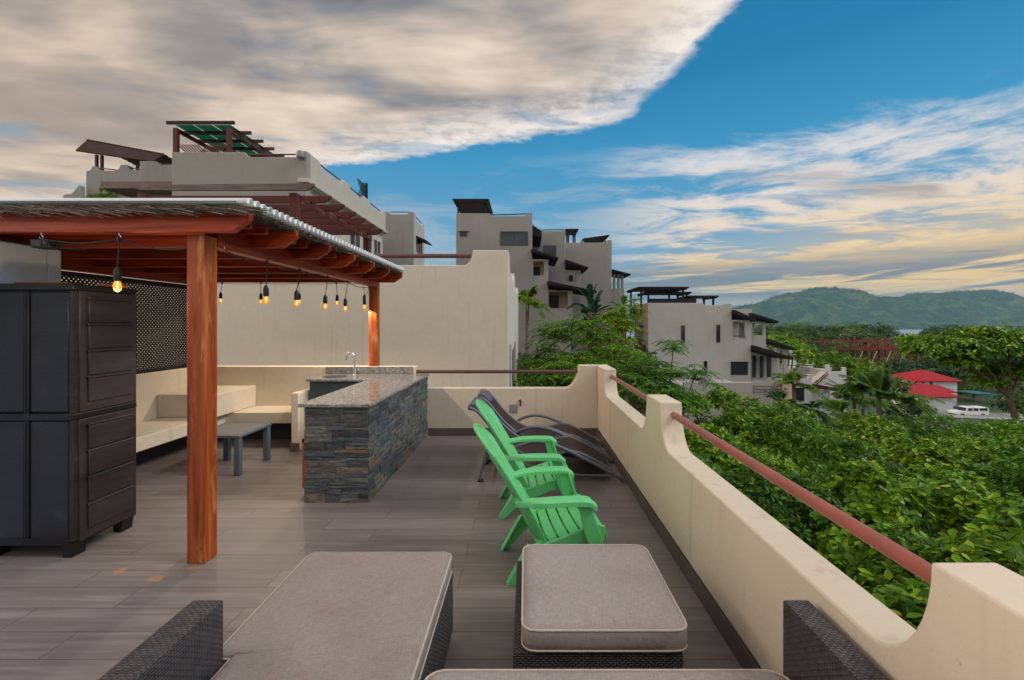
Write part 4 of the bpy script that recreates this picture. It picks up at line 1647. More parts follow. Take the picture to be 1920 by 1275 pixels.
# pergola on its roof terrace
t = thing('pergola', 'weathered open timber pergola standing on the neighbour roof terrace', 'pergola', (-6.8, 12, 2.08))
zb_ = PZ(358, 9.75)
mb = MB()
mb.prism([(PX(268, 9.75), zb_), (PX(578, 9.75), zb_), (PX(591, 9.75), PZ(350, 9.75)), (PX(591, 9.75), PZ(345, 9.75)), (PX(242, 9.75), PZ(348, 9.75)), (PX(244, 9.75), PZ(351, 9.75))], 'xz', 9.70, 9.76)
mb.build('beam', M['weathered_wood_x'], t, bevel=0.006)
for x in (-5.22, -8.55):
    for y in (9.85, 14.3):
        mb = MB()
        mb.box(x, x + 0.17, y, y + 0.17, 2.08, zb_ - 0.01)
        mb.build('post', M['dark_red_wood_z'], t, bevel=0.006)
for x in (-5.10, -8.50):
    mb = MB()
    mb.box(x, x + 0.07, 10.03, 14.6, zb_ - 0.20, zb_ - 0.02)
    mb.build('beam', M['dark_red_wood_y'], t, bevel=0.006)
for y in (10.42, 11.16, 11.90, 12.64, 13.38, 14.12):
    mb = MB()
    xe = -4.55
    mb.prism([(-9.0, zb_ - 0.085), (xe - 0.16, zb_ - 0.085), (xe, zb_ + 0.03), (xe, zb_ + 0.09), (-9.0, zb_ + 0.09)], 'xz', y, y + 0.06)
    mb.build('rafter', M['dark_red_wood_x'], t, bevel=0.005)
mb = MB()
mb.box(-8.5, -5.15, 10.06, 10.12, zb_ - 0.45, zb_ - 0.24)
mb.build('brace', M['dark_red_wood_x'], t, bevel=0.005)

# ------------------------------------------------------------------ upper left house
DA = 16.0
t = thing('townhouse', 'large upper cream townhouse on the left with a long cornice and a flat roof terrace', 'house', (-10, 21, GZ), 'cream townhouses of the resort')
xl_, xr_ = PX(322, DA), PX(575, DA)
mb = MB()
zz = PZ(285, DA)
zp = PZ(283, DA)
zc = PZ(294, DA)
mb.prism([(xl_, GZ), (xr_, GZ), (xr_, zp), (PX(560, DA), zp)] + cove(PX(556, DA), PX(560, DA), zc, zp)[::-1] + [(PX(464, DA), zc), (PX(458, DA), zz), (xl_, zz)], 'xz', DA, DA + 0.3)
mb.build('wall', M['stucco_grey'], t, bevel=0.02)
mb = MB()
x2 = PX(262, 17.5)
mb.prism([(x2, GZ), (xl_ - 0.002, GZ), (xl_ - 0.002, PZ(309, 17.5)), (PX(297, 17.5), PZ(309, 17.5)), (PX(292, 17.5), PZ(302, 17.5)), (x2, PZ(302, 17.5))], 'xz', 17.5, 17.8)
mb.build('wall', M['stucco_grey'], t, bevel=0.02)
# right side: recessed upper wall under a projecting parapet band
ye = 25.0
mb = MB()
mb.box(xr_ - 0.35, xr_ - 0.18, DA + 0.3, ye, GZ, zz - 1.05)
mb.build('side_wall', M['stucco_lit'], t)
mb = MB()
pz = [(DA + 0.301, zz - 0.95), (ye, zz - 0.95), (ye, zp), (ye - 0.7, zp), (ye - 0.75, zc), (22.6, zc), (22.5, zp), (21.6, zp), (21.5, zc), (20.0, zc), (19.9, zp), (19.2, zp), (19.1, zc), (17.2, zc), (17.0, zp), (DA + 0.301, zp)]
mb.prism(pz, 'yz', xr_ - 0.25, xr_)
mb.build('parapet', M['stucco_lit'], t, bevel=0.02)
mb = MB()
mb.box(xr_ - 0.3, xr_ + 0.10, DA - 0.08, ye + 0.1, zz - 1.10, zz - 0.951)
mb.build('cornice', M['stucco_lit'], t, bevel=0.02)
mb = MB()
mb.box(-15.5, xr_ - 0.36, DA + 0.31, ye, zz - 1.2, zz - 0.95)
mb.build('roof_terrace', M['grey_deck'], t)
for a, b in ((17.1, 19.15), (20.0, 21.55), (22.6, 24.3)):
    mb = MB()
    mb.tube([(xr_ - 0.12, a, zp - 0.03), (xr_ - 0.12, b, zp - 0.03)], 0.03, 8)
    mb.build('handrail', M['dark_rail_paint'], t)
mb = MB()
mb.tube([(PX(458, DA), DA + 0.15, PZ(287, DA)), (PX(560, DA), DA + 0.15, PZ(286.5, DA))], 0.03, 8)
mb.build('handrail', M['dark_rail_paint'], t)
mb = MB()
mb.tube([(PX(296, 17.5), 17.65, PZ(306, 17.5)), (xl_, 17.65, PZ(306, 17.5))], 0.03, 8)
mb.build('handrail', M['dark_rail_paint'], t)
xs_w = xr_ - 0.18
for a, b in ((20.3, 21.6), (22.3, 23.2), (23.5, 24.6)):
    window(t, 'y', a, b, 4.7, 6.15, xs_w, 1, 1, fm=M['cream_frame'])
mb = MB()
mb.prism([(xs_w - 0.1, 4.5), (xs_w + 0.9, 4.15), (xs_w + 0.9, 4.05), (xs_w - 0.1, 4.3)], 'xz', 19.0, 25.2)
mb.build('awning', M['dark_thatch'], t)
mb = MB()
mb.box(xs_w - 0.1, xs_w + 0.14, 19.0, 25.4, 4.52, 4.64)
mb.build('ledge', M['stucco_lit'], t, bevel=0.02)
# round wall lamp on the corner of the parapet
mb = MB()
mb.lathe([(0.02, -0.16), (0.13, -0.10), (0.16, 0.0), (0.13, 0.10), (0.02, 0.16)], (PX(566, DA), DA - 0.10, PZ(292, DA)), 12)
mb.build('wall_lamp', M['outlet_grey'], t)

# green-roofed pergola on that roof
t = thing('pergola', 'rooftop pergola with translucent green panels on the upper left townhouse', 'pergola', (-11, 18.5, 8))
zf = PZ(232, 17.0)
DG0, DG1 = 17.0, 22.2
xa, xb = PX(331, DG0), PX(440, DG0)
zr = zf - 0.10
base_z = zz - 0.95
for x in (PX(324, DG0), PX(424, DG0)):
    for y in (DG0, DG1 - 0.6):
        mb = MB()
        mb.box(x, x + 0.15, y, y + 0.15, base_z, zr - 0.05)
        mb.build('post', M['dark_red_wood_z'], t)
mb = MB()
mb.box(PX(313, DG0), xb, DG0 - 0.05, DG0 + 0.03, zf - 0.02, zf + 0.09)
mb.build('beam', M['dark_slat'], t)
for x in (PX(324, DG0) + 0.03, PX(424, DG0) + 0.03):
    mb = MB()
    mb.box(x, x + 0.08, DG0 + 0.1, DG1 + 0.5, zr - 0.17, zr - 0.03)
    mb.build('beam', M['dark_red_wood_y'], t)
for k in range(7):
    y = DG0 + 0.62 + k * 0.8
    mb = MB()
    mb.box(PX(318, DG0), PX(424, DG0) + 0.55, y, y + 0.07, zr - 0.03, zr + 0.09)
    mb.build('rafter', M['dark_red_wood_x'], t)
for k in range(3):
    x = PX(324, DG0) + k * 0.72
    for j in range(3):
        y = DG0 + 0.1 + j * 1.72
        mb = MB()
        mb.box(x + 0.02, x + 0.68, y + 0.02, y + 1.70, zr + 0.092, zr + 0.11)
        mb.build('roof_panel', M['green_sheet'], t)
mb = MB()
x0, x1 = PX(331, DG0), PX(424, DG0)
z0, z1 = base_z + 0.55, PZ(270, DG0)
for sg in (1, -1):
    c = -1.2
    while c < (x1 - x0) + 1.2:
        a0, a1 = (z0, z1)
        p0, p1 = Vector((x0 + c, z0)), Vector((x0 + c + sg * (z1 - z0), z1))
        if min(p0.x, p1.x) >= x0 - 1e-6 and max(p0.x, p1.x) <= x1 + 1e-6:
            mb.beam((p0.x, DG0 + 0.06 + 0.012 * sg, p0.y), (p1.x, DG0 + 0.06 + 0.012 * sg, p1.y), 0.045, 0.012, up=(0, 1, 0))
        c += 0.105
mb.build('lattice', M['dark_red_wood_x'], t, recalc=False, sharp=None)
t = thing('lattice_screen', 'small dark lattice panel at the far end of the upper townhouse parapet', 'lattice', (xr_ - 0.15, 21.4, zc))
mb = MB()
for k in range(16):
    y = 21.0 + k * 0.09
    mb.beam((xr_ - 0.12, y, zc), (xr_ - 0.12, min(y + 1.0, 22.3), zc + min(1.0, 22.3 - y)), 0.025, 0.01, up=(1, 0, 0))
    mb.beam((xr_ - 0.11, y + 0.05, zc + 0.9), (xr_ - 0.11, min(y + 0.95, 22.3), zc + 0.9 - min(0.9, 22.25 - y)), 0.025, 0.01, up=(1, 0, 0))
mb.build('lattice', M['dark_slat'], t, recalc=False, sharp=None)
mb = MB()
mb.box(xr_ - 0.16, xr_ - 0.08, 22.3, 22.4, zc, zc + 1.05)
mb.build('post', M['dark_slat'], t)

# far end block beyond it
DE = 26.5
t = thing('townhouse', 'narrow cream end block beyond the upper left townhouse, with a small side awning', 'house', (PX(750, DE), 28, GZ), 'cream townhouses of the resort')
xa, xb = PX(700, DE), PX(775, DE)
zt_ = PZ(397, DE)
zc_ = PZ(402, DE)
mb = MB()
mb.prism([(xa, GZ), (xb, GZ), (xb, zt_), (PX(766, DE), zt_), (PX(764, DE), zc_), (PX(731, DE), zc_), (PX(729, DE), zt_), (xa, zt_)], 'xz', DE, DE + 0.3)
mb.build('wall', M['stucco_grey'], t, bevel=0.02)
mb = MB()
mb.prism([(DE + 0.3, GZ), (29.4, GZ), (29.4, zt_ - 0.15), (29.0, zt_ - 0.15), (28.8, zc_ - 0.2), (27.3, zc_ - 0.2), (27.1, zt_), (DE + 0.3, zt_)], 'yz', xb - 0.3, xb)
mb.build('side_wall', M['stucco_pale'], t, bevel=0.02)  # side paler than its front, light from the right painted in
mb = MB()
mb.box(xa, xb - 0.31, DE + 0.31, 29.4, GZ, zt_ - 1.0)
mb.build('body', M['stucco_grey'], t)
window(t, 'y', 27.3, 28.6, PZ(475, 28), PZ(449, 28), xb, 1, 1)
mb = MB()
mb.prism([(xb - 0.05, PZ(443, 27.5)), (xb + 0.62, PZ(449, 27.5) - 0.1), (xb + 0.62, PZ(449, 27.5) - 0.18), (xb - 0.05, PZ(447, 27.5))], 'xz', 27.1, 28.8)
mb.build('awning', M['brown_roof'], t)
mb = MB()
mb.tube([(PX(731, DE), DE + 0.15, zt_ + 0.02), (PX(766, DE), DE + 0.15, zt_ + 0.02)], 0.03, 8)
mb.tube([(xb - 0.15, 27.2, zt_), (xb - 0.15, 29.3, zt_ - 0.08)], 0.03, 8)
mb.build('handrail', M['dark_rail_paint'], t)

# small tower far left with a tilted roof
DT = 22.0
t = thing('townhouse', 'small cream stair tower at the far left under a tilted brown roof', 'house', (PX(210, DT), DT + 2, GZ), 'cream townhouses of the resort')
P2 = lambda px, py: (PX(px, DT), PZ(py, DT))
mb = MB()
mb.prism([(PX(161, DT), GZ), (PX(264, DT), GZ), P2(264, 319), P2(243, 318), P2(238, 309), P2(226, 309), P2(222, 317), P2(214, 320), P2(187, 319), P2(180, 312), P2(173, 311), P2(170, 318), P2(161, 321)], 'xz', DT, DT + 0.3)
mb.build('wall', M['stucco_grey'], t, bevel=0.02)
mb = MB()
mb.box(PX(161, DT), PX(264, DT), DT + 0.301, DT + 4, GZ, PZ(335, DT))
mb.build('body', M['stucco_grey'], t)
mb = MB()
mb.prism([P2(262, 361), P2(224, 361), P2(224, 400), P2(262, 400)], 'xz', DT - 0.5, DT - 0.001)
mb.build('annex', M['stucco_grey'], t, bevel=0.02)
mb = MB()
mb.prism([P2(130, 368), P2(146, 366), P2(160, 350), P2(161, 400), P2(130, 400)], 'xz', DT - 0.3, DT - 0.001)
mb.build('annex', M['stucco_grey'], t, bevel=0.02)
mb = MB()
mb.tube([(PX(180, DT), DT + 0.15, PZ(313, DT)), (PX(214, DT), DT + 0.15, PZ(317, DT))], 0.03, 8)
mb.tube([(PX(240, DT), DT + 0.15, PZ(312, DT)), (PX(262, DT), DT + 0.15, PZ(317, DT))], 0.03, 8)
mb.build('handrail', M['blue_grey_metal'], t)
for px_, py_ in ((163, 284), (173, 285), (241, 296)):
    mb = MB()
    mb.box(PX(px_, DT), PX(px_ + 4, DT), DT + 0.4, DT + 0.5, PZ(322, DT), PZ(py_, DT))
    mb.build('roof_post', M['dark_red_wood_z'], t)
mb = MB()
e0, e1 = Vector((PX(147, DT), DT - 0.1, PZ(283, DT))), Vector((PX(291, DT), DT - 0.1, PZ(304, DT)))
k0, k1 = Vector((PX(155, DT), DT + 0.25, PZ(263, DT + 0.25))), Vector((PX(300, DT), DT + 0.25, PZ(290, DT + 0.25)))
n_s = 9
for k in range(n_s):
    f0 = k / (n_s - 1)
    mb.beam(tuple(e0.lerp(k0, f0)), tuple(e1.lerp(k1, f0)), 0.10, 0.075, up=(0, -0.8, 0.5))
    mb.beam(tuple(k0 + Vector((0, 0.1 + 2.6 * f0, -0.25 * f0))), tuple(k1 + Vector((0, 0.1 + 2.6 * f0, -0.25 * f0))), 0.34, 0.07)
mb.build('roof', M['brown_roof'], t, bevel=0.01)

# ------------------------------------------------------------------ tall stepped building in the centre
t = thing('apartment_building', 'tall stepped grey-beige apartment building with dark sloping awnings over its balconies', 'building', (1.2, 34, GZ))
def shed(root, x0, z0, x1, z1, y0, y1, th=0.2, name='awning'):
    mb = MB()
    mb.prism([(x0, z0), (x1, z1), (x1, z1 - th * 0.6), (x0, z0 - th)], 'xz', y0, y1)
    return mb.build(name, M['dark_thatch'], root, bevel=0.02)
B = 30.0
bx_ = lambda px, D=B: PX(px, D)
bz_ = lambda py, D=B: PZ(py, D)
SG = M['stucco_grey']
mb = MB()
zt_ = bz_(399)
mb.prism([(bx_(855), GZ), (bx_(998), GZ), (bx_(998), zt_), (bx_(987), zt_), (bx_(985), bz_(405)), (bx_(922), bz_(405)), (bx_(918), bz_(400)), (bx_(855), bz_(400))], 'xz', B, B + 0.3)
mb.build('wall', SG, t, bevel=0.02)
mb = MB()
mb.box(bx_(855), bx_(998) - 0.001, B + 0.301, 38, GZ, bz_(412))
mb.build('body', SG, t)
window(t, 'x', bx_(938), bx_(990), bz_(460), bz_(434), B, -1, 1)
window(t, 'x', bx_(862), bx_(876), bz_(443), bz_(434), B, -1, 0)
mb = MB()
mb.box(bx_(859), bx_(879), B - 0.12, B - 0.002, bz_(434) + 0.002, bz_(434) + 0.08)
mb.build('sill', SG, t)
mb = MB()
mb.tube([(bx_(922), B + 0.15, bz_(402)), (bx_(987), B + 0.15, bz_(400))], 0.035, 8)
mb.build('handrail', M['dark_slat'], t)
# lower balcony bays stepping down to the right
def bay(x0, x1, ztop, y, ydeep, holes, col=None):
    mb = MB()
    wall_holes(mb, x0, x1, GZ, ztop, holes, 'x', y, y + 0.25)
    mb.box(x1 - 0.2, x1, y + 0.251, ydeep, GZ, holes[0][2] if holes else ztop)
    mb.box(x0, x1 - 0.201, y + 0.251, ydeep, GZ, (holes[0][2] if holes else ztop) - 0.05)
    w_ = mb.build('balcony_bay', SG, t, bevel=0.015)
    if holes:
        mb = MB()
        mb.box(x0 + 0.1, x0 + (x1 - x0) * 0.55, ydeep - 0.05, ydeep - 0.01, holes[0][2], holes[0][3] - 0.1)
        mb.build('balcony_door', M['dark_door'], w_)
        mb = MB()
        mb.box(x0, x1, ydeep, ydeep + 0.2, holes[0][2] - 0.05, ztop + 0.3)
        mb.build('rear_wall', M['stucco_peach'], w_)
bay(bx_(998) + 0.002, bx_(1028), bz_(486), B, B + 2.2, [(bx_(1000), bx_(1020), bz_(517), bz_(490))])
bay(bx_(1028) + 0.002, bx_(1073), bz_(545), B - 0.01, B + 2.4, [(bx_(1029), bx_(1065), bz_(578), bz_(547))])
shed(t, bx_(998) + 0.01, bz_(420), bx_(1016), bz_(432), B + 0.2, B + 4, 0.7)
shed(t, bx_(996), bz_(468), bx_(1046), bz_(484), B - 0.5, B + 3.6, 0.22)
shed(t, bx_(1026), bz_(528), bx_(1116), bz_(546), B - 0.6, B + 3.6, 0.24)
for px_, a_, b_ in ((1020, 517, 487), (1065, 578, 546)):
    mb = MB()
    mb.box(bx_(px_) - 0.02, bx_(px_ + 9), B - 0.03, B + 0.27, bz_(b_) - 0.14, bz_(b_))
    mb.build('capital', SG, t, bevel=0.02)
# second block
B2 = 34.0
mb = MB()
z2 = PZ(430, B2)
mb.prism([(PX(990, B2), GZ), (PX(1060, B2), GZ), (PX(1060, B2), z2), (PX(1054, B2), z2), (PX(1053, B2), PZ(433, B2)), (PX(1018, B2), PZ(433, B2)), (PX(1016, B2), z2), (PX(990, B2), z2)], 'xz', B2, B2 + 0.3)
mb.build('wall', SG, t, bevel=0.02)
mb = MB()
mb.box(PX(998, B2), PX(1060, B2), B2 + 0.301, 41, GZ, PZ(440, B2))
mb.build('body', SG, t)
window(t, 'x', PX(1019, B2), PX(1043, B2), PZ(480, B2), PZ(460, B2), B2, -1, 1)
mb = MB()
mb.tube([(PX(1016, B2), B2 + 0.15, PZ(430.5, B2)), (PX(1058, B2), B2 + 0.15, PZ(429.5, B2))], 0.03, 8)
mb.build('handrail', M['dark_slat'], t)
def bay2():
    x0, x1, y = PX(1060, B2) + 0.002, PX(1089, B2), B2
    mb = MB()
    wall_holes(mb, x0, x1, GZ, PZ(507, B2), [(PX(1061, B2), PX(1080, B2), PZ(528, B2), PZ(510, B2))], 'x', y, y + 0.25)
    mb.box(x0, x1, y + 0.251, y + 2.3, GZ, PZ(529, B2))
    w_ = mb.build('balcony_bay', SG, t, bevel=0.015)
    mb = MB()
    mb.box(x0 + 0.5, x0 + 0.8, y + 2.31, y + 2.36, PZ(528, B2), PZ(510, B2))
    mb.build('balcony_door', M['dark_door'], w_)
bay2()
shed(t, PX(1059, B2), PZ(488, B2), PX(1101, B2), PZ(502, B2), B2 - 0.5, B2 + 3.2, 0.26)
# third block
B3 = 38.0
mb = MB()
z3 = PZ(452, B3)
mb.prism([(PX(1055, B3), GZ), (PX(1147, B3), GZ), (PX(1147, B3), PZ(450, B3)), (PX(1139, B3), PZ(450, B3)), (PX(1138, B3), PZ(455, B3)), (PX(1096, B3), PZ(455, B3)), (PX(1094, B3), z3), (PX(1090, B3), z3), (PX(1089, B3), PZ(455, B3)), (PX(1055, B3), PZ(455, B3))], 'xz', B3, B3 + 0.3)
mb.build('wall', SG, t, bevel=0.02)
mb = MB()
mb.box(PX(1058, B3), PX(1147, B3) - 0.001, B3 + 0.301, 46, GZ, PZ(460, B3))
mb.build('body', SG, t)
# open loggia at the far right of it
B4 = 40.0
shed(t, PX(1146, B4), PZ(506, B4), PX(1180, B4), PZ(515, B4), B4 - 0.6, B4 + 3.0, 0.2)
for px_ in (1150, 1158, 1165):
    mb = MB()
    mb.box(PX(px_, B4), PX(px_ + 4, B4), B4, B4 + 0.25, PZ(541, B4), PZ(514, B4))
    mb.build('column', SG, t, bevel=0.01)
mb = MB()
mb.box(PX(1147, B4), PX(1170, B4), B4 - 0.1, B4 + 3, GZ, PZ(541, B4))
mb.build('loggia_base', SG, t)
# roof-top shelters
def shelter(name, label, px0, px1, ztop, zbase, D0, D1, roofcol, over=0.35, slats=7, tilt=0.0):
    s = thing(name, label, 'pergola', ((PX(px0, D0) + PX(px1, D0)) / 2, (D0 + D1) / 2, zbase), 'dark rooftop shelters')
    xa, xb = PX(px0, D0), PX(px1, D0)
    for x in (xa + over * 0.4, xb - over * 0.4 - 0.12):
        for y in (D0, D1 - 0.3):
            mb = MB()
            mb.box(x, x + 0.12, y, y + 0.12, zbase, ztop - 0.05)
            mb.build('post', roofcol, s)
    mb = MB()
    for k in range(slats):
        y = D0 - over + (D1 - D0 + 2 * over - 0.2) * k / (slats - 1)
        mb.beam((xa - 0.1, y, ztop + 0.02), (xb + 0.1, y, ztop + 0.02 + tilt), 0.12, 0.1)
    mb.build('slat_roof', roofcol, s)
    for x in (xa, xb - 0.1):
        mb = MB()
        mb.box(x, x + 0.1, D0 - over, D1 + over, ztop - 0.13 + (tilt if x > xa else 0), ztop - 0.031 + (tilt if x > xa else 0))
        mb.build('beam', roofcol, s)
    return s
DS = M['dark_slat']
s = shelter('roof_pergola', 'slatted dark shelter on top of the tall central building', 853, 915, bz_(375), bz_(400), B + 0.4, B + 3.4, DS, 0.4, 12)
shelter('roof_pergola', 'small dark shelter on the middle block of the central building', 1062, 1082, PZ(432, 38.6), PZ(456, 38.6), 38.6, 40.4, DS, 0.3, 8)
shelter('roof_pergola', 'tilted dark canopy on the right block of the central building', 1094, 1139, PZ(450, 38.6), PZ(458, 38.6), 38.6, 41.0, DS, 0.3, 12, 0.32)

# ------------------------------------------------------------------ right-hand building
Cc = 32.0
SP = M['stucco_pale']
t = thing('apartment_building', 'pale blocky apartment building on the right with two slit windows and stepped balconies', 'building', (12, 35, GZ))
x0, x1 = PX(1215, Cc), PX(1372, Cc)
zt_ = PZ(568, Cc)
mb = MB()
mb.prism([(x0, GZ), (x1, GZ), (x1, PZ(569, Cc)), (PX(1360, Cc), PZ(569, Cc)), (PX(1357, Cc), PZ(572, Cc)), (PX(1322, Cc), PZ(572, Cc)), (PX(1318, Cc), zt_), (x0, zt_)], 'xz', Cc, Cc + 0.3)
mb.build('wall', SP, t, bevel=0.02)
mb = MB()
mb.box(x0, x0 + 0.3, Cc + 0.301, 36, GZ, zt_)
mb.build('side_wall', M['stucco_peach'], t, bevel=0.02)  # warm light on this left face put into its colour
mb = MB()
mb.box(x0 + 0.301, x1 - 0.001, Cc + 0.301, 36, GZ, zt_ - 0.9)
mb.build('body', SP, t)
for a, b, c, d in ((1277, 1284, 643, 610), (1343, 1350, 642, 609), (1319.5, 1326, 701, 677)):
    window(t, 'x', PX(a, Cc), PX(b, Cc), PZ(c, Cc), PZ(d, Cc), Cc, -1, 0, fw=0.03)
window(t, 'x', PX(1370, Cc), PX(1402, Cc), PZ(703, Cc), PZ(678, Cc), Cc, -1, 0)
mb = MB()
mb.box(PX(1367, Cc), PX(1409, Cc), Cc - 0.16, Cc - 0.037, PZ(677.5, Cc), PZ(676, Cc))
mb.build('sill', SP, t)
window(t, 'y', 33.2, 34.2, PZ(624, 34), PZ(609, 34), x0, -1, 0)
mb = MB()
mb.prism([(x0 + 0.02, PZ(646, 33)), (x0 - 1.2, PZ(652, 33)), (x0 - 1.2, PZ(655, 33)), (x0 + 0.02, PZ(652, 33))], 'xz', 32.6, 36)
mb.build('awning', M['dark_red_wood_y'], t)
mb = MB()
for y in (32.9, 33.5, 34.1, 34.7):
    mb.beam((x0 - 0.25, y, PZ(646, 33)), (x0 - 0.25, y, PZ(592, 33)), 0.03, 0.03)
for k in range(6):
    z = PZ(640, 33) + k * 0.34
    mb.tube([(x0 - 0.25, 32.9, z), (x0 - 0.25, 34.7, z)], 0.02, 6)
mb.build('side_railing', M['black_metal'], t)
def opening(px0, px1, py0, py1, D, wall_l, wall_r, ztop, zbot, deep=1.8, door=(0.35, 0.62), name='balcony_bay'):
    mb = MB()
    h = (PX(px0, D), PX(px1, D), PZ(py1, D), PZ(py0, D))
    wall_holes(mb, wall_l, wall_r, zbot, ztop, [h], 'x', D, D + 0.25)
    mb.box(wall_l, wall_r, D + 0.251, D + deep, zbot, h[2] - 0.002)
    mb.box(wall_r - 0.18, wall_r, D + 0.251, D + deep, h[2], ztop - 0.05) if False else None
    mb.box(wall_l, wall_r, D + deep + 0.001, D + deep + 0.2, zbot, ztop)
    o = mb.build(name, SP, t, bevel=0.015)
    mb = MB()
    w = h[1] - h[0]
    mb.box(h[0] + w * door[0], h[0] + w * door[1], D + deep - 0.05, D + deep - 0.002, h[2], h[3] - 0.12)
    mb.build('balcony_door', M['dark_door'], o)
    mb = MB()
    mb.tube([(h[0], D + 0.12, h[2] + 0.22), (h[1], D + 0.12, h[2] + 0.22)], 0.03, 6)
    mb.build('handrail', M['dark_slat'], o)
    return o
xb_ = PX(1408, Cc)
opening(1374, 1398, 603, 636, Cc, x1 + 0.002, xb_, PZ(600, Cc), GZ)
shed(t, x1 - 0.02, PZ(581, Cc), PX(1412, Cc), PZ(599, Cc), Cc - 0.5, Cc + 3, 0.3)
C2_ = 36.0
opening(1411, 1430, 605, 629, C2_, PX(1400, C2_), PX(1436, C2_), PZ(603, C2_), GZ)
shed(t, PX(1404, C2_), PZ(587, C2_), PX(1452, C2_), PZ(602, C2_), C2_ - 0.6, C2_ + 3, 0.3)
mb = MB()
mb.box(PX(1378, C2_), PX(1410, C2_), C2_, C2_ + 3, PZ(605, C2_), PZ(580, C2_))
mb.build('upper_block', SP, t, bevel=0.02)
# lower covered balcony
mb = MB()
mb.box(xb_ + 0.002, PX(1476, Cc), Cc + 2.6, Cc + 2.8, GZ, PZ(662, Cc))
mb.box(xb_ + 0.002, PX(1462, Cc), Cc, Cc + 2.59, GZ, PZ(722, Cc))
lb = mb.build('balcony_bay', SP, t, bevel=0.015)
mb = MB()
mb.prism([(xb_ + 0.003, PZ(722, Cc) + 0.001), (PX(1460, Cc), PZ(722, Cc) + 0.001), (PX(1460, Cc), PZ(708, Cc)), (PX(1442, Cc), PZ(708, Cc)), (PX(1439, Cc), PZ(712, Cc)), (PX(1434, Cc), PZ(717, Cc)), (xb_ + 0.003, PZ(717, Cc))], 'xz', Cc, Cc + 0.2)
mb.build('parapet', SP, lb, bevel=0.015)
for a, b in ((1411, 1417), (1425, 1431), (1438, 1446)):
    mb = MB()
    mb.box(PX(a, Cc + 2.6), PX(b, Cc + 2.6), Cc + 2.54, Cc + 2.599, PZ(716, Cc), PZ(672, Cc))
    mb.build('balcony_door', M['dark_door'], lb)
mb = MB()
mb.box(PX(1449, Cc), PX(1457, Cc), Cc - 0.02, Cc + 0.25, PZ(708, Cc), PZ(671, Cc))
mb.build('column', SP, t, bevel=0.02)
shed(t, xb_ + 0.01, PZ(647, Cc), PX(1480, Cc), PZ(669, Cc), Cc - 0.5, Cc + 2.5, 0.34)
mb = MB()
for py_ in (724, 729, 734):
    mb.tube([(xb_ + 0.02, Cc - 0.25, PZ(py_, Cc)), (PX(1462, Cc), Cc - 0.25, PZ(py_, Cc))], 0.03, 6)
mb.box(xb_ - 0.03, xb_ + 0.03, Cc - 0.30, Cc - 0.20, PZ(738, Cc), PZ(721, Cc))
mb.build('railing', M['dark_red_wood_x'], t)
mb = MB()
mb.box(PX(1462, Cc), PX(1477, Cc), Cc - 0.5, Cc - 0.01, GZ, PZ(716, Cc))
mb.box(PX(1459, Cc), PX(1480, Cc), Cc - 0.55, Cc - 0.005, PZ(716, Cc) + 0.001, PZ(713, Cc))
mb.build('pillar', M['stucco_peach'], t, bevel=0.02)
shed(t, PX(1436, 42), PZ(635, 42), PX(1488, 42), PZ(653, 42), 41.5, 44, 0.3)
for px_, py_ in ((1455, 652), (1470, 655)):
    mb = MB()
    mb.box(PX(px_, 42.2), PX(px_ + 7, 42.2), 42.2, 42.5, GZ, PZ(py_, 42.2))
    mb.build('column', SP, t)
# low terrace wall in front
mb = MB()
mb.box(PX(1283, 28), PX(1412, 28), 28.0, 28.3, GZ, PZ(717, 28))
mb.build('terrace_wall', SP, t, bevel=0.02)
mb = MB()
mb.box(PX(1283, 28), PX(1412, 28), 28.301, 31.99, GZ, PZ(726, 28))
mb.build('terrace_base', SP, t)
shelter('roof_pergola', 'wide dark open pergola on the left roof of the pale right-hand building', 1198, 1286, PZ(541, 33), zt_ - 0.9, 32.5, 36.0, DS, 0.3, 18)
shelter('roof_pergola', 'lower small dark pergola at the right roof edge of the pale building', 1292, 1342, PZ(557, 33), zt_ - 0.9, 32.6, 34.6, DS, 0.25, 12)
shelter('roof_pergola', 'lower rear dark pergola behind the wide one on the pale building', 1212, 1292, PZ(549, 34.6), zt_ - 0.9, 34.6, 37.0, DS, 0.25, 14)
t2 = thing('roof_planter', 'dark planter box with low greenery along the pale building roof edge', 'planter', (PX(1245, 32.4), 32.4, zt_ - 0.4))
mb = MB()
mb.box(PX(1216, 32.4), PX(1305, 32.4), 32.31, 32.6, zt_ - 0.9, PZ(560, 32.4))
mb.build('box', M['dark_slat'], t2)

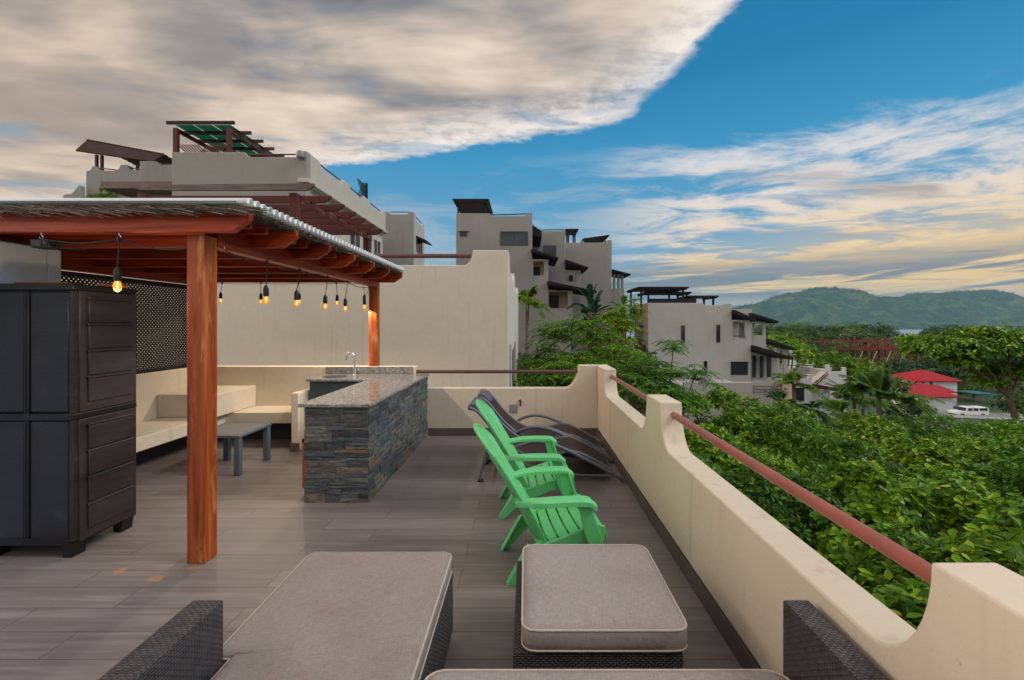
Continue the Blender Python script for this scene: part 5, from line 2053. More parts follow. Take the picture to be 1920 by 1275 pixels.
# ------------------------------------------------------------------ terraced houses stepping down on the right
def terrace_house(label, px0, px1, py_top, D, deep, rail=True, pil=((0, 0.14), (0.86, 1.0)), stair=None, mat=None):
    h = thing('townhouse', label, 'house', (PX((px0 + px1) / 2, D), D + deep / 2, -14.0), 'cream townhouses of the resort')
    a, b = PX(px0, D), PX(px1, D)
    zt = PZ(py_top, D)
    w = b - a
    poly = [(a, -14.0), (b, -14.0)]
    top = []
    cur = []
    for p0, p1 in pil:
        cur += [(a + w * p0, zt - 0.45), (a + w * p0 + 0.001, zt), (a + w * p1, zt), (a + w * p1 + 0.001, zt - 0.45)]
    cur = [(min(max(x, a), b), z) for x, z in cur]
    if cur[0][0] > a + 0.01:
        cur = [(a, zt - 0.45)] + cur
    if cur[-1][0] < b - 0.01:
        cur += [(b, zt - 0.45)]
    poly += list(reversed(cur))
    mb = MB()
    mb.prism(poly, 'xz', D, D + 0.3)
    mb.build('wall', mat or M['stucco_terrace'], h, bevel=0.015)
    mb = MB()
    mb.box(a + 0.001, b - 0.001, D + 0.301, D + deep, -14.0, zt - 0.9)
    mb.build('body', mat or M['stucco_terrace'], h)
    mb = MB()
    mb.box(a, a + 0.25, D + 0.302, D + deep, zt - 0.9, zt - 0.35)
    mb.box(a, b, D + deep - 0.25, D + deep - 0.001, zt - 0.899, zt - 0.2)
    mb.build('parapet', mat or M['stucco_terrace'], h)
    if rail:
        mb = MB()
        mb.tube([(a + w * pil[0][1], D + 0.15, zt - 0.12), (a + w * pil[-1][0], D + 0.15, zt - 0.12)], 0.04, 6)
        mb.tube([(a + 0.12, D + 0.4, zt - 0.12), (a + 0.12, D + deep, zt - 0.12)], 0.04, 6)
        mb.build('handrail', M['dark_red_wood_x'], h)
    return h, a, b, zt
h, a, b, zt = terrace_house('low white roof terrace stepping down beside the lower balcony, behind a young palm', 1479, 1523, 702, 44, 6)
window(h, 'x', a + 0.4, a + 1.5, zt - 2.6, zt - 1.3, 44, -1, 1)
h, a, b, zt = terrace_house('middle white terraced house with an outside stair and brown stair rails', 1462, 1556, 684, 54, 7, True, ((0.0, 0.05), (0.90, 1.0)))
window(h, 'x', a + 4.3, a + 5.4, zt - 2.4, zt - 1.2, 54, -1, 1)
h, a, b, zt = terrace_house('lowest white terraced house with a square garage opening at the right end', 1552, 1587, 689, 50, 6, True, ((0.0, 0.2), (0.8, 1.0)))
mb = MB()
mb.box(PX(1566, 50), PX(1581, 50), 49.96, 49.998, PZ(783, 50), PZ(760, 50))
mb.build('garage_opening', M['dark_door'], h)
st = MB()
for k in range(8):
    xx = PX(1548, 49) - k * 0.36
    st.box(xx - 0.36, xx, 48.4, 49.6, -14, PZ(698, 49) - k * 0.24)
st.build('stair', M['stucco_terrace'], h)
mb = MB()
mb.beam((PX(1552, 48.3), 48.3, PZ(697, 48.3)), (PX(1528, 48.3), 48.3, PZ(718, 48.3)), 0.06, 0.08)
mb.beam((PX(1552, 48.3), 48.3, PZ(702, 48.3)), (PX(1528, 48.3), 48.3, PZ(723, 48.3)), 0.06, 0.08)
mb.build('stair_rail', M['dark_red_wood_x'], h)
mb = MB()
mb.prism([(PX(1521, 46), PZ(719, 46)), (PX(1580, 46), PZ(730, 46)), (PX(1580, 46), PZ(735, 46)), (PX(1521, 46), PZ(726, 46))], 'xz', 45.0, 48.0)
mb.build('awning', M['brown_roof'], h)
mb = MB()
mb.box(PX(1546, 45.5), PX(1556, 45.5), 45.5, 45.9, -14, PZ(733, 45.5))
mb.build('column', M['stucco_terrace'], h)
h, a, b, zt = terrace_house('farthest white terraced house showing only a low roof edge with railings', 1478, 1516, 675, 66, 8, True, ((0.0, 0.08), (0.82, 1.0)))
h, a, b, zt = terrace_house('small pale house block beneath the far awning of the pale building', 1452, 1492, 655, 60, 7, False, ((0.7, 1.0), ))

# ------------------------------------------------------------------ red steel frame under construction
t = thing('steel_frame', 'long red steel frame of a building under construction among the trees', 'steel frame', (112, 158, -14))
DF = 150.0
xa, xb = PX(1512, DF), PX(1722, DF)
ncol = 17
rs_ = random.Random(4)
d = (xb - xa) / (ncol - 1)
for row, y in enumerate((DF, DF + 10)):
    for k in range(ncol):
        x = xa + d * k
        mb = MB()
        mb.box(x - 0.13, x + 0.13, y - 0.13, y + 0.13, -15.0, PZ(rs_.choice((634, 637, 640, 645)), DF))
        mb.build('column', M['red_steel'], t)
for z_ in (PZ(653, DF), PZ(655.5, DF), PZ(640.5, DF)):
    for y in (DF - 0.2, DF + 10):
        mb = MB()
        mb.box(xa - 1, xb + 1, y - 0.10, y + 0.10, z_ - 0.13, z_ + 0.13)
        mb.build('beam', M['red_steel'], t)
for k in range(ncol - 1):
    x = xa + d * k
    for y in (DF - 0.25, DF + 9.8):
        mb = MB()
        za_, zb_2 = PZ(654, DF), PZ(rs_.choice((632, 636, 640)), DF)
        if rs_.random() < 0.5:
            za_, zb_2 = zb_2, za_
        mb.beam((x, y, za_), (x + d * rs_.uniform(0.6, 1.1), y + rs_.uniform(-0.5, 2), zb_2), 0.10, 0.10)
        mb.build('brace', M['red_steel'], t)
for k in (7, 9, 11, 13):
    x = xa + d * k
    mb = MB()
    mb.beam((x, DF - 0.3, PZ(687, DF)), (x + d, DF - 0.3, PZ(658, DF)), 0.14, 0.14)
    mb.build('brace', M['stucco_pale'], t)
mb = MB()
mb.box(PX(1610, DF), PX(1705, DF), DF - 1, DF + 9, PZ(688, DF) - 0.4, PZ(686, DF))
mb.build('deck', M['grey_deck'], t)

# ------------------------------------------------------------------ red-roofed house
D_ = 90.0
t = thing('red_roof_house', 'white house with a bright red hipped roof and a lower red roofed wing', 'house', (80, 92, -15))
cx_, hw, zev = PX(1745, D_), 4.75, PZ(712, D_)
zap = PZ(695, D_)
mb = MB()
y0_, y1_ = D_ - 2.0, D_ + 6.0
mb.add([(cx_ - hw, y0_, zev), (cx_ + hw, y0_, zev), (cx_ + hw, y1_, zev), (cx_ - hw, y1_, zev), (cx_ - 0.4, D_ + 2, zap), (cx_ + 0.4, D_ + 2, zap),
        (cx_ - hw, y0_, zev - 0.18), (cx_ + hw, y0_, zev - 0.18), (cx_ + hw, y1_, zev - 0.18), (cx_ - hw, y1_, zev - 0.18)],
       [(0, 1, 5, 4), (1, 2, 5), (2, 3, 4, 5), (3, 0, 4), (0, 6, 7, 1), (1, 7, 8, 2), (2, 8, 9, 3), (3, 9, 6, 0), (6, 9, 8, 7)])
mb.build('roof', M['red_roof'], t)
mb = MB()
mb.box(cx_ - hw + 0.8, cx_ + hw - 0.6, y0_ + 0.8, y1_ - 0.8, -15.5, zev - 0.181)
mb.build('wall', M['white_wall'], t)
for a, b in ((1714, 1719), (1728, 1733), (1743, 1748)):
    window(t, 'x', PX(a, D_ - 1.2), PX(b, D_ - 1.2), zev - 0.95, zev - 0.28, y0_ + 0.8, -1, 0, fw=0.04)
mb = MB()
xw0, xw1 = PX(1676, 86), PX(1771, 86)
mb.prism([(87.4, PZ(719, 87)), (80.5, PZ(744, 80.5)), (80.5, PZ(746, 80.5)), (87.4, PZ(721, 87))], 'yz', xw0, xw1 - 2.4)
mb.prism([(87.4, PZ(722, 87)), (83.5, PZ(735, 83.5)), (83.5, PZ(737, 83.5)), (87.4, PZ(724, 87))], 'yz', xw1 - 2.399, xw1)
mb.build('wing_roof', M['red_roof'], t)
mb = MB()
mb.box(xw0 + 0.6, xw1 - 2.9, 81.2, 87.1, -15.5, PZ(742.5, 81.2))
mb.build('wing_wall', M['white_wall'], t)

t = thing('shade_canopy', 'turquoise shade canopy on thin posts beyond the parked jeep', 'canopy', (88, 88, -14.5))
mb = MB()
mb.prism([(PX(1826, 86), PZ(738, 86)), (PX(1862, 86), PZ(738, 86)), (PX(1897, 86), PZ(743, 86)), (PX(1850, 86), PZ(743.5, 86))], 'xz', 86, 90)
mb.build('cloth', M['teal_awning'], t)
for px_ in (1830, 1850, 1890):
    mb = MB()
    mb.box(PX(px_, 87), PX(px_, 87) + 0.12, 87, 87.12, -15, PZ(742, 87))
    mb.build('post', M['lounger_metal'], t)

# ------------------------------------------------------------------ parked jeep
Dj = 73.0
zg = PZ(781.5, Dj)
t = thing('parked_jeep', 'white off-road estate car parked on the road below, spare wheel at its rear', 'car', (PX(1815, Dj), Dj, zg))
X = lambda px: PX(px, Dj)
Z = lambda h: zg + h
ln0, ln1 = X(1785), X(1845)
L = ln1 - ln0
body = [(0.0, 0.42), (0.0, 0.92), (0.03, 0.98), (0.27, 1.08), (0.33, 1.62), (0.36, 1.68), (0.95, 1.68), (0.985, 1.60), (1.0, 1.0), (1.0, 0.42)]
mb = MB()
mb.prism([(ln0 + L * u, Z(v)) for u, v in body], 'xz', Dj - 0.85, Dj + 0.85)
mb.build('body', M['white_paint'], t, bevel=0.05)
for u0, u1 in ((0.345, 0.48), (0.51, 0.66), (0.70, 0.94)):
    mb = MB()
    mb.box(ln0 + L * u0, ln0 + L * u1, Dj - 0.862, Dj - 0.80, Z(1.13), Z(1.55))
    mb.build('window', M['glass_dark'], t)
mb = MB()
mb.prism([(ln0 + L * 0.262, Z(1.12)), (ln0 + L * 0.316, Z(1.60)), (ln0 + L * 0.306, Z(1.60)), (ln0 + L * 0.252, Z(1.12))], 'xz', Dj - 0.75, Dj + 0.75)
mb.build('windscreen', M['glass_dark'], t)
for u in (0.17, 0.80):
    for y in (Dj - 0.78, Dj + 0.62):
        mb = MB()
        mb.tube([(ln0 + L * u, y - 0.1, Z(0.36)), (ln0 + L * u, y + 0.1, Z(0.36))], 0.36, 18)
        w_ = mb.build('wheel', M['black_rubber'], t)
        mb = MB()
        mb.tube([(ln0 + L * u, y - 0.115, Z(0.36)), (ln0 + L * u, y - 0.05, Z(0.36))], 0.2, 14)
        mb.build('rim', M['lounger_metal'], w_)
mb = MB()
mb.tube([(ln1 + 0.02, Dj, Z(0.98)), (ln1 + 0.2, Dj, Z(0.98))], 0.36, 18)
mb.build('spare_wheel', M['black_rubber'], t)
mb = MB()
mb.box(ln0 - 0.12, ln0 - 0.005, Dj - 0.8, Dj + 0.8, Z(0.42), Z(0.6))
mb.build('bumper', M['black_metal'], t)
mb = MB()
mb.box(ln1 + 0.005, ln1 + 0.12, Dj - 0.8, Dj + 0.8, Z(0.42), Z(0.6))
mb.build('bumper', M['black_metal'], t)

# overhead lines
t = thing('power_line', 'thin overhead power lines sagging past the red-roofed house', 'power line', (75, 66, -4))
for k, (dz, dx) in enumerate(((0, 0), (0.9, 0.0), (1.5, 0.3))):
    mb = MB()
    mb.tube(catenary((PX(1560, 70), 70, PZ(676, 70) - dz * 0.3), (PX(1990, 60), 60, PZ(800, 60) + dz * 2.2 + dx), 1.0, 20), 0.022, 5)
    mb.build('wire', M['lounger_metal'], t)
# ------------------------------------------------------------------ plants
def unit(a):
    return a / np.maximum(np.linalg.norm(a, axis=-1, keepdims=True), 1e-9)


def leaf_object(name, P, D, N, L, W, mat, parent=None, fold=0.18, droop=0.14, broad=False):
    P, D, N = np.asarray(P, float), unit(np.asarray(D, float)), np.asarray(N, float)
    n = len(P)
    L = np.broadcast_to(np.asarray(L, float), (n,))[:, None]
    W = np.broadcast_to(np.asarray(W, float), (n,))[:, None]
    S_ = unit(np.cross(D, N))
    N = np.cross(S_, D)
    mid = P + D * L * 0.52 - N * W * fold
    lf = P + D * L * 0.45 + S_ * W * 0.5 + N * W * 0.08
    rt = P + D * L * 0.45 - S_ * W * 0.5 + N * W * 0.08
    tip = P + D * L - N * L * droop
    if broad:           # obovate leaf: narrow base, widest past the middle, short tip
        l1 = P + D * L * 0.36 + S_ * W * 0.34 + N * W * 0.05
        r1 = P + D * L * 0.36 - S_ * W * 0.34 + N * W * 0.05
        l2 = P + D * L * 0.72 + S_ * W * 0.5 - N * L * droop * 0.35
        r2 = P + D * L * 0.72 - S_ * W * 0.5 - N * L * droop * 0.35
        mid = P + D * L * 0.6 - N * (W * fold + L * droop * 0.2)
        V = np.stack([P, l1, r1, l2, r2, mid, tip], 1).reshape(-1, 3)
        nv_, T = 7, np.array([[0, 5, 1], [0, 2, 5], [1, 5, 3], [2, 4, 5], [3, 5, 6], [5, 4, 6]]).reshape(1, 18)
    else:
        V = np.stack([P, lf, rt, mid, tip], 1).reshape(-1, 3)
        nv_, T = 5, np.array([[0, 3, 1], [0, 2, 3], [1, 3, 4], [3, 2, 4]]).reshape(1, 12)
    if parent is not None:
        V = V - np.array(loc_of(parent))
    base = (np.arange(n) * nv_)[:, None]
    idx = (base + T).reshape(-1).astype(np.int32)
    me = bpy.data.meshes.new(name)
    me.vertices.add(len(V))
    me.vertices.foreach_set('co', V.astype(np.float32).ravel())
    nf = len(idx) // 3
    me.loops.add(nf * 3)
    me.loops.foreach_set('vertex_index', idx)
    me.polygons.add(nf)
    me.polygons.foreach_set('loop_start', np.arange(0, nf * 3, 3, dtype=np.int32))
    me.polygons.foreach_set('use_smooth', np.ones(nf, dtype=bool))
    me.update(calc_edges=True)
    me.materials.append(mat)
    o = bpy.data.objects.new(name, me)
    COL.objects.link(o)
    o.parent = parent
    return o


def rosettes(T, A, nl, L, rng, spread=(50, 100), wr=0.48):
    """nl leaves round each tip T with axis A"""
    m = len(T)
    A = unit(A)
    ref = np.where(np.abs(A[:, 2:3]) < 0.9, np.array([[0, 0, 1.0]]), np.array([[1.0, 0, 0]]))
    U = unit(np.cross(A, ref))
    Vv = np.cross(A, U)
    ph = rng.uniform(0, 2 * np.pi, (m, 1)) + np.arange(nl)[None] * 2.399
    th = np.radians(rng.uniform(spread[0], spread[1], (m, nl)))
    rad = U[:, None] * np.cos(ph)[..., None] + Vv[:, None] * np.sin(ph)[..., None]
    Dv = A[:, None] * np.cos(th)[..., None] + rad * np.sin(th)[..., None]
    Dv = Dv + np.array([0, 0, -0.12])
    P = T[:, None] + rad * 0.01 - A[:, None] * rng.uniform(0, 0.5, (m, nl, 1)) * L * 0.5
    Nn = A[:, None] + rng.normal(0, 0.25, (m, nl, 3)) + np.array([0, 0, 0.5])
    Ls = L * rng.uniform(0.6, 1.25, (m, nl))
    return P.reshape(-1, 3), Dv.reshape(-1, 3), Nn.reshape(-1, 3), Ls.ravel(), (Ls * wr * rng.uniform(0.8, 1.15, (m, nl))).ravel()


def crown_tips(lobes, n, rng, down=-0.35, shell=0.55):
    C = np.array([l[0] for l in lobes], float)
    Rr = np.array([l[1] for l in lobes], float)
    wgt = np.array([r[0] * r[1] + r[0] * r[2] for r in Rr])
    k = rng.choice(len(lobes), n, p=wgt / wgt.sum())
    d = unit(rng.normal(0, 1, (n, 3)))
    d[:, 2] = np.where(d[:, 2] < down, -d[:, 2] * 0.6, d[:, 2])
    d = unit(d)
    rr = 1 - shell * rng.random((n, 1)) ** 1.8
    # clumpy outline
    bumpy = 1 + 0.13 * np.sin(d[:, 0:1] * 5 + k[:, None] * 1.7) * np.sin(d[:, 1:2] * 6 + k[:, None]) + 0.08 * np.sin(d[:, 2:3] * 9 + d[:, 0:1] * 7)
    T = C[k] + d * Rr[k] * rr * bumpy
    # drop tips buried inside another lobe
    keep = np.ones(n, bool)
    for j in range(len(lobes)):
        q = np.linalg.norm((T - C[j]) / Rr[j], axis=1)
        keep &= ~((q < 0.5) & (k != j))
    A = unit(d / Rr[k] * Rr[k].mean() + np.array([0, 0, 0.55]) + rng.normal(0, 0.25, (n, 3)))
    return T[keep], A[keep], k[keep]


def tree(name, label, group, base, lobes, n, nl, L, mat, tr=0.14, rng=RNG, wr=0.48, limbs=10, spread=(50, 100), cat='tree', shell=0.55, broad=False):
    root = thing(name, label, cat, base, group)
    T, A, k = crown_tips(lobes, n, rng, shell=shell)
    C = np.array([l[0] for l in lobes], float)
    cen = C.mean(0)
    mb = MB()
    fork = Vector((base[0] * 0.5 + cen[0] * 0.5, base[1] * 0.5 + cen[1] * 0.5, base[2] + (min(c[2] for c in C) - base[2]) * 0.72))
    b = Vector(base)
    wob = Vector((rng.normal(0, 0.12), rng.normal(0, 0.12), 0))
    mb.tube([b - Vector((0, 0, 0.3)), b.lerp(fork, 0.33) + wob, b.lerp(fork, 0.66) - wob * 0.6, fork], tr, 9, [tr * 1.25, tr * 1.0, tr * 0.88, tr * 0.75])
    for c in C:
        c = Vector(c)
        m = fork.lerp(c, 0.5) + Vector((rng.normal(0, 0.15), rng.normal(0, 0.15), 0.15))
        mb.tube([fork, m, c], tr * 0.5, 7, [tr * 0.62, tr * 0.42, tr * 0.2])
    pick = rng.choice(len(T), min(limbs, len(T)), replace=False)
    for i in pick:
        c = Vector(C[k[i]])
        tpt = Vector(T[i])
        m = c.lerp(tpt, 0.5) + Vector((0, 0, -0.1))
        mb.tube([c, m, tpt], tr * 0.15, 5, [tr * 0.22, tr * 0.14, tr * 0.05])
    mb.build('trunk', M['bark'], root)
    P, Dv, Nn, Ls, Ws = rosettes(T, A, nl, L, rng, spread, wr)
    leaf_object('crown', P, Dv, Nn, Ls, Ws, M[mat], root, broad=broad)
    return root


def gz(x, y):
    return float(ground_z(np.array(x), np.array(y)))


# near broad-leaved trees filling the garden under the parapet
near = [
    # x, y, top z, radius, n, label
    (2.95, 3.3, -0.34, 1.45, 620, 'broad-leaved tree closest to the parapet, just below the nearest handrail'),
    (3.3, 6.4, -0.42, 1.75, 700, 'broad-leaved tree behind the middle pillar of the right parapet'),
    (5.9, 5.0, -0.30, 2.05, 800, 'glossy bright green tree crown at the right edge below the tall tree'),
    (6.0, 8.6, -0.40, 2.1, 720, 'broad-leaved tree in the middle of the garden canopy'),
    (3.9, 9.6, -0.55, 1.7, 560, 'broad-leaved tree rising just beyond the far end of the right handrail'),
    (9.3, 7.6, -0.6, 2.4, 720, 'broad-leaved tree at the right edge of the picture with shaded undersides'),
    (9.2, 11.6, -1.0, 2.4, 640, 'broad-leaved tree below the parked jeep'),
    (6.2, 12.4, -0.42, 2.0, 520, 'yellow-green tree in front of the young palm and white terraces'),
    (12.8, 10.6, -1.05, 2.4, 520, 'broad-leaved tree far right, partly hidden by the crown before it'),
    (12.9, 14.8, -1.6, 2.7, 560, 'broad-leaved tree in front of the large palm clump'),
    (9.0, 16.2, -1.85, 2.3, 460, 'yellow-green tree below the low front wall of the pale building'),
    (17.5, 15.2, -1.5, 2.9, 560, 'broad-leaved tree at the foot of the tall tree with bare trunk'),
]
for i, (x, y, zt_, r, n, lab) in enumerate(near):
    rng = np.random.default_rng(100 + i)
    lobes = []
    for k in range(12):
        a = k * 2.399 + i
        rr_k = r * (0.0 if k == 0 else (0.40 if k % 3 == 1 else rng.uniform(0.66, 0.86)))
        top = zt_ + (0.0 if k == 0 else rng.uniform(-1.15, 0.10))
        rad = r * rng.uniform(0.25, 0.41)
        lobes.append(((x + rr_k * math.cos(a), y + rr_k * math.sin(a), top - rad * 0.85), (rad, rad, rad * 0.85)))
    L = (0.108, 0.100, 0.118, 0.105, 0.12, 0.125, 0.115, 0.13, 0.125, 0.14, 0.13, 0.14)[i]
    tree('broadleaf_tree', lab, 'broad-leaved garden trees', (x, y, gz(x, y)), lobes, int(n * 4.2), 7, L, 'leaf_bright' if i in (2, 7, 10, 4) else 'leaf_broad', 0.11, rng, (0.52, 0.46, 0.58, 0.44)[i % 4], 60, (40, 92), 'tree', 0.42, True)

# undergrowth that closes the view between crowns
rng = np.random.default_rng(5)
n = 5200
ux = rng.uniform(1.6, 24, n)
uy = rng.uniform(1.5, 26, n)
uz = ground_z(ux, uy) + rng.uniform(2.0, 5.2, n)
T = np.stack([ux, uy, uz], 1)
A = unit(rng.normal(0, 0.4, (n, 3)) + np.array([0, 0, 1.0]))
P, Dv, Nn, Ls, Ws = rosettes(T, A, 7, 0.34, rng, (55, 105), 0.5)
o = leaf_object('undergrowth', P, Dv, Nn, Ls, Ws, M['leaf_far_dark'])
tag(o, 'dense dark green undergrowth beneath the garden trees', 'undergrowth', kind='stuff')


# feathery compound-leaved trees
def pinnate(T, A, rng, length=0.42, pairs=8, lf=0.085, per=6, sag=0.55):
    Ps, Ds, Ns, Ls = [], [], [], []
    for p, a in zip(T, A):
        az0 = rng.uniform(0, 6.28)
        for q in range(per):
            az = az0 + q * 6.28 / per + rng.normal(0, 0.3)
            d = unit(np.array([math.cos(az), math.sin(az), rng.uniform(-0.05, 0.5)]) + 0.25 * a)
            l = length * rng.uniform(0.7, 1.15)
            side = unit(np.cross(d, np.array([0, 0, 1.0])))
            for j in range(pairs):
                t = (j + 0.8) / pairs
                pos = p + d * l * t + np.array([0, 0, -sag * l * t * t])
                tang = unit(d + np.array([0, 0, -2 * sag * t]))
                for sg in (-1, 1):
                    Ps.append(pos)
                    Ds.append(tang * 0.55 + sg * side * 0.85 + np.array([0, 0, -0.18]))
                    Ns.append((0, 0, 1))
                    Ls.append(lf * (1 - 0.35 * abs(t - 0.5)))
    return np.array(Ps), np.array(Ds), np.array(Ns, float), np.array(Ls)


def feather_tree(label, base, lobes, n, seed, length=0.42, lf=0.085, tr=0.08, mat='leaf_feather', per=6):
    rng = np.random.default_rng(seed)
    root = thing('feathery_tree', label, 'tree', base, 'feathery trees beyond the back parapet')
    T, A, k = crown_tips(lobes, n, rng, shell=0.8)
    C = [Vector(l[0]) for l in lobes]
    cen = sum(C, Vector()) / len(C)
    fork = Vector((base[0], base[1], base[2])).lerp(cen, 0.62)
    mb = MB()
    mb.tube([Vector(base) - Vector((0, 0, 0.3)), Vector(base).lerp(fork, 0.5) + Vector((0.1, 0, 0)), fork], tr, 8, [tr * 1.2, tr, tr * 0.8])
    for c in C:
        mb.tube([fork, fork.lerp(c, 0.5) + Vector((0, 0, 0.2)), c], tr * 0.4, 6, [tr * 0.55, tr * 0.35, tr * 0.15])
    for i in range(len(T)):
        c = C[k[i]]
        mb.tube([c, c.lerp(Vector(T[i]), 0.6) + Vector((0, 0, 0.08)), Vector(T[i])], 0.01, 4, [0.014, 0.010, 0.005])
    mb.build('trunk', M['bark'], root)
    P, Dv, Nn, Ls = pinnate(T, A, rng, length, 8, lf, per)
    leaf_object('crown', P, Dv, Nn, Ls, Ls * 0.42, M[mat], root, 0.1, 0.1)
    return root


def lob(px, py, D, rx, rz, ry=None):
    return ((PX(px, D), D, PZ(py, D)), (rx, ry or rx, rz))


feather_tree('dense feathery shrub tree in front of the tall building, behind the corner pillar', (PX(1080, 15), 15, gz(1.6, 15)),
             [lob(1036, 632, 15, 0.62, 0.7), lob(1072, 612, 15, 0.42, 0.75), lob(1112, 640, 14.5, 0.62, 0.75), lob(1008, 672, 14.5, 0.5, 0.65), lob(1000, 705, 14.5, 0.7, 0.6), lob(1150, 690, 14, 1.2, 0.9), lob(1075, 705, 13.6, 1.2, 0.7), lob(1045, 735, 13.0, 1.1, 0.8)], 330, 21, 0.48, 0.10)
feather_tree('tall yellowish feathery tree between the tall building and the pale building', (PX(1160, 17), 17, gz(3.5, 17)),
             [lob(1160, 622, 17, 0.62, 1.0), lob(1188, 588, 17, 0.40, 0.8), lob(1140, 600, 17.2, 0.35, 0.6), lob(1150, 670, 16.5, 0.95, 0.8), lob(1110, 640, 17.5, 0.65, 0.6)], 170, 22, 0.36, 0.095, 0.06, 'leaf_bright')
feather_tree('dark feathery tree in front of the pale building, drooping over the parapet', (PX(1235, 12), 12, gz(3.6, 12)),
             [lob(1225, 712, 12, 1.0, 0.62), lob(1262, 660, 12, 0.34, 0.42), lob(1300, 712, 12, 0.42, 0.42), lob(1195, 745, 11.4, 0.9, 0.55), lob(1255, 755, 11.2, 0.75, 0.45), lob(1168, 715, 12.4, 0.7, 0.6)], 240, 23, 0.36, 0.085)


# palms
def frond(rng, p, az, elev, length, droop, nl, lf, up=0.0):
    d0 = np.array([math.cos(az) * math.cos(elev), math.sin(az) * math.cos(elev), math.sin(elev)])
    Ps, Ds, Ns, Ls, spine = [], [], [], [], []
    for j in range(nl + 1):
        t = j / nl
        pos = p + d0 * length * t + np.array([0, 0, -droop * length * t * t])
        spine.append(pos)
    side = unit(np.cross(d0, np.array([0, 0, 1.0])))
    for j in range(2, nl + 1):
        t = j / nl
        tang = unit(spine[j] - spine[j - 1])
        ll = lf * math.sin(min(1, t * 1.15 + 0.12) * math.pi) ** 0.6 if t < 0.86 else lf * 0.45
        for sg in (-1, 1):
            for q in (0, 0.5):
                Ps.append(spine[j] * (1 - q) + spine[j - 1] * q)
                Ds.append(tang * 0.75 + sg * side * 0.8 + np.array([0, 0, -0.22 + rng.normal(0, 0.08)]))
                Ns.append(np.array([0, 0, 1.0]) + sg * side * 0.3)
                Ls.append(max(ll, 0.05) * rng.uniform(0.85, 1.1))
    return Ps, Ds, Ns, Ls, spine


def palm(label, base, crown, nf, length, lf, seed, tr=0.11, droop=(0.35, 0.75), elev=(0.1, 1.2), mat='leaf_palm', nl=22):
    rng = np.random.default_rng(seed)
    root = thing('palm_tree', label, 'palm', base, 'palms between the houses')
    c = np.array(crown, float)
    mb = MB()
    b = Vector(base)
    cv = Vector(crown)
    mid = b.lerp(cv, 0.5) + Vector((rng.normal(0, 0.15), 0, 0))
    mb.tube([b - Vector((0, 0, 0.3)), mid, cv], tr, 9, [tr * 1.2, tr, tr * 0.8])
    mb.build('trunk', M['palm_trunk'], root)
    Ps, Ds, Ns, Ls = [], [], [], []
    mb = MB()
    for i in range(nf):
        az = i * 2.399 + rng.normal(0, 0.2)
        el = elev[0] + (elev[1] - elev[0]) * ((i * 0.618) % 1.0)
        a, b_, n_, l_, sp = frond(rng, c, az, el, length * rng.uniform(0.8, 1.1), rng.uniform(*droop), nl, lf)
        Ps += a
        Ds += b_
        Ns += n_
        Ls += l_
        mb.tube([Vector(s) for s in sp[::3]] + [Vector(sp[-1])], 0.012, 4, [0.022] * len(sp[::3]) + [0.004])
    cr = leaf_object('crown', Ps, Ds, Ns, Ls, np.array(Ls) * 0.11 + 0.008, M[mat], root, 0.1, 0.12)
    mb.build('midribs', M['leaf_palm'], cr, sharp=None)
    return root


palm('palm leaning against the tall central building, left of its balconies', (PX(990, 24), 24, gz(0, 24)), (PX(989, 24), 24, PZ(560, 24)), 34, 1.55, 0.5, 31, 0.12, (0.30, 0.75), (-0.15, 1.3), nl=30)
palm('young single palm in front of the white terraces', (PX(1490, 27), 27, gz(16, 27)), (PX(1488, 27), 27, PZ(722, 27)), 15, 1.9, 0.62, 32, 0.14, (0.3, 0.8), (0.2, 1.35))
palm('small fan of dark palm leaves left of the young palm', (PX(1462, 25), 25, gz(14, 25)), (PX(1462, 25), 25, PZ(752, 25)), 12, 1.0, 0.45, 33, 0.08, (0.1, 0.4), (0.2, 1.2), 'leaf_paddle')
palm('large arching palm clump left of the red-roofed house', (PX(1648, 36), 36, gz(28, 36)), (PX(1648, 36), 36, PZ(746, 36)), 46, 4.4, 1.05, 34, 0.2, (0.35, 0.8), (0.3, 1.4), nl=32)
palm('second arching palm below the red steel frame', (PX(1606, 40), 40, gz(29, 40)), (PX(1602, 40), 40, PZ(752, 40)), 34, 4.0, 0.95, 35, 0.18, (0.35, 0.85), (0.3, 1.4), nl=28)
palm('third arching palm tucked between the terraces and the palm clump', (PX(1572, 34), 34, gz(23, 34)), (PX(1572, 34), 34, PZ(775, 34)), 22, 2.4, 0.8, 38, 0.15, (0.4, 0.9), (0.2, 1.3), nl=24)
palm('low shaded palm at the foot of the lowest terraced house', (PX(1590, 30), 30, gz(21, 30)), (PX(1592, 30), 30, PZ(800, 30)), 18, 2.2, 0.7, 36, 0.14, (0.4, 0.9), (0.1, 1.2))
palm('dark palm below the young palm, against the grey wall', (PX(1525, 26), 26, gz(17, 26)), (PX(1522, 26), 26, PZ(768, 26)), 16, 1.6, 0.6, 37, 0.1, (0.5, 0.9), (0.0, 1.0), 'leaf_paddle')


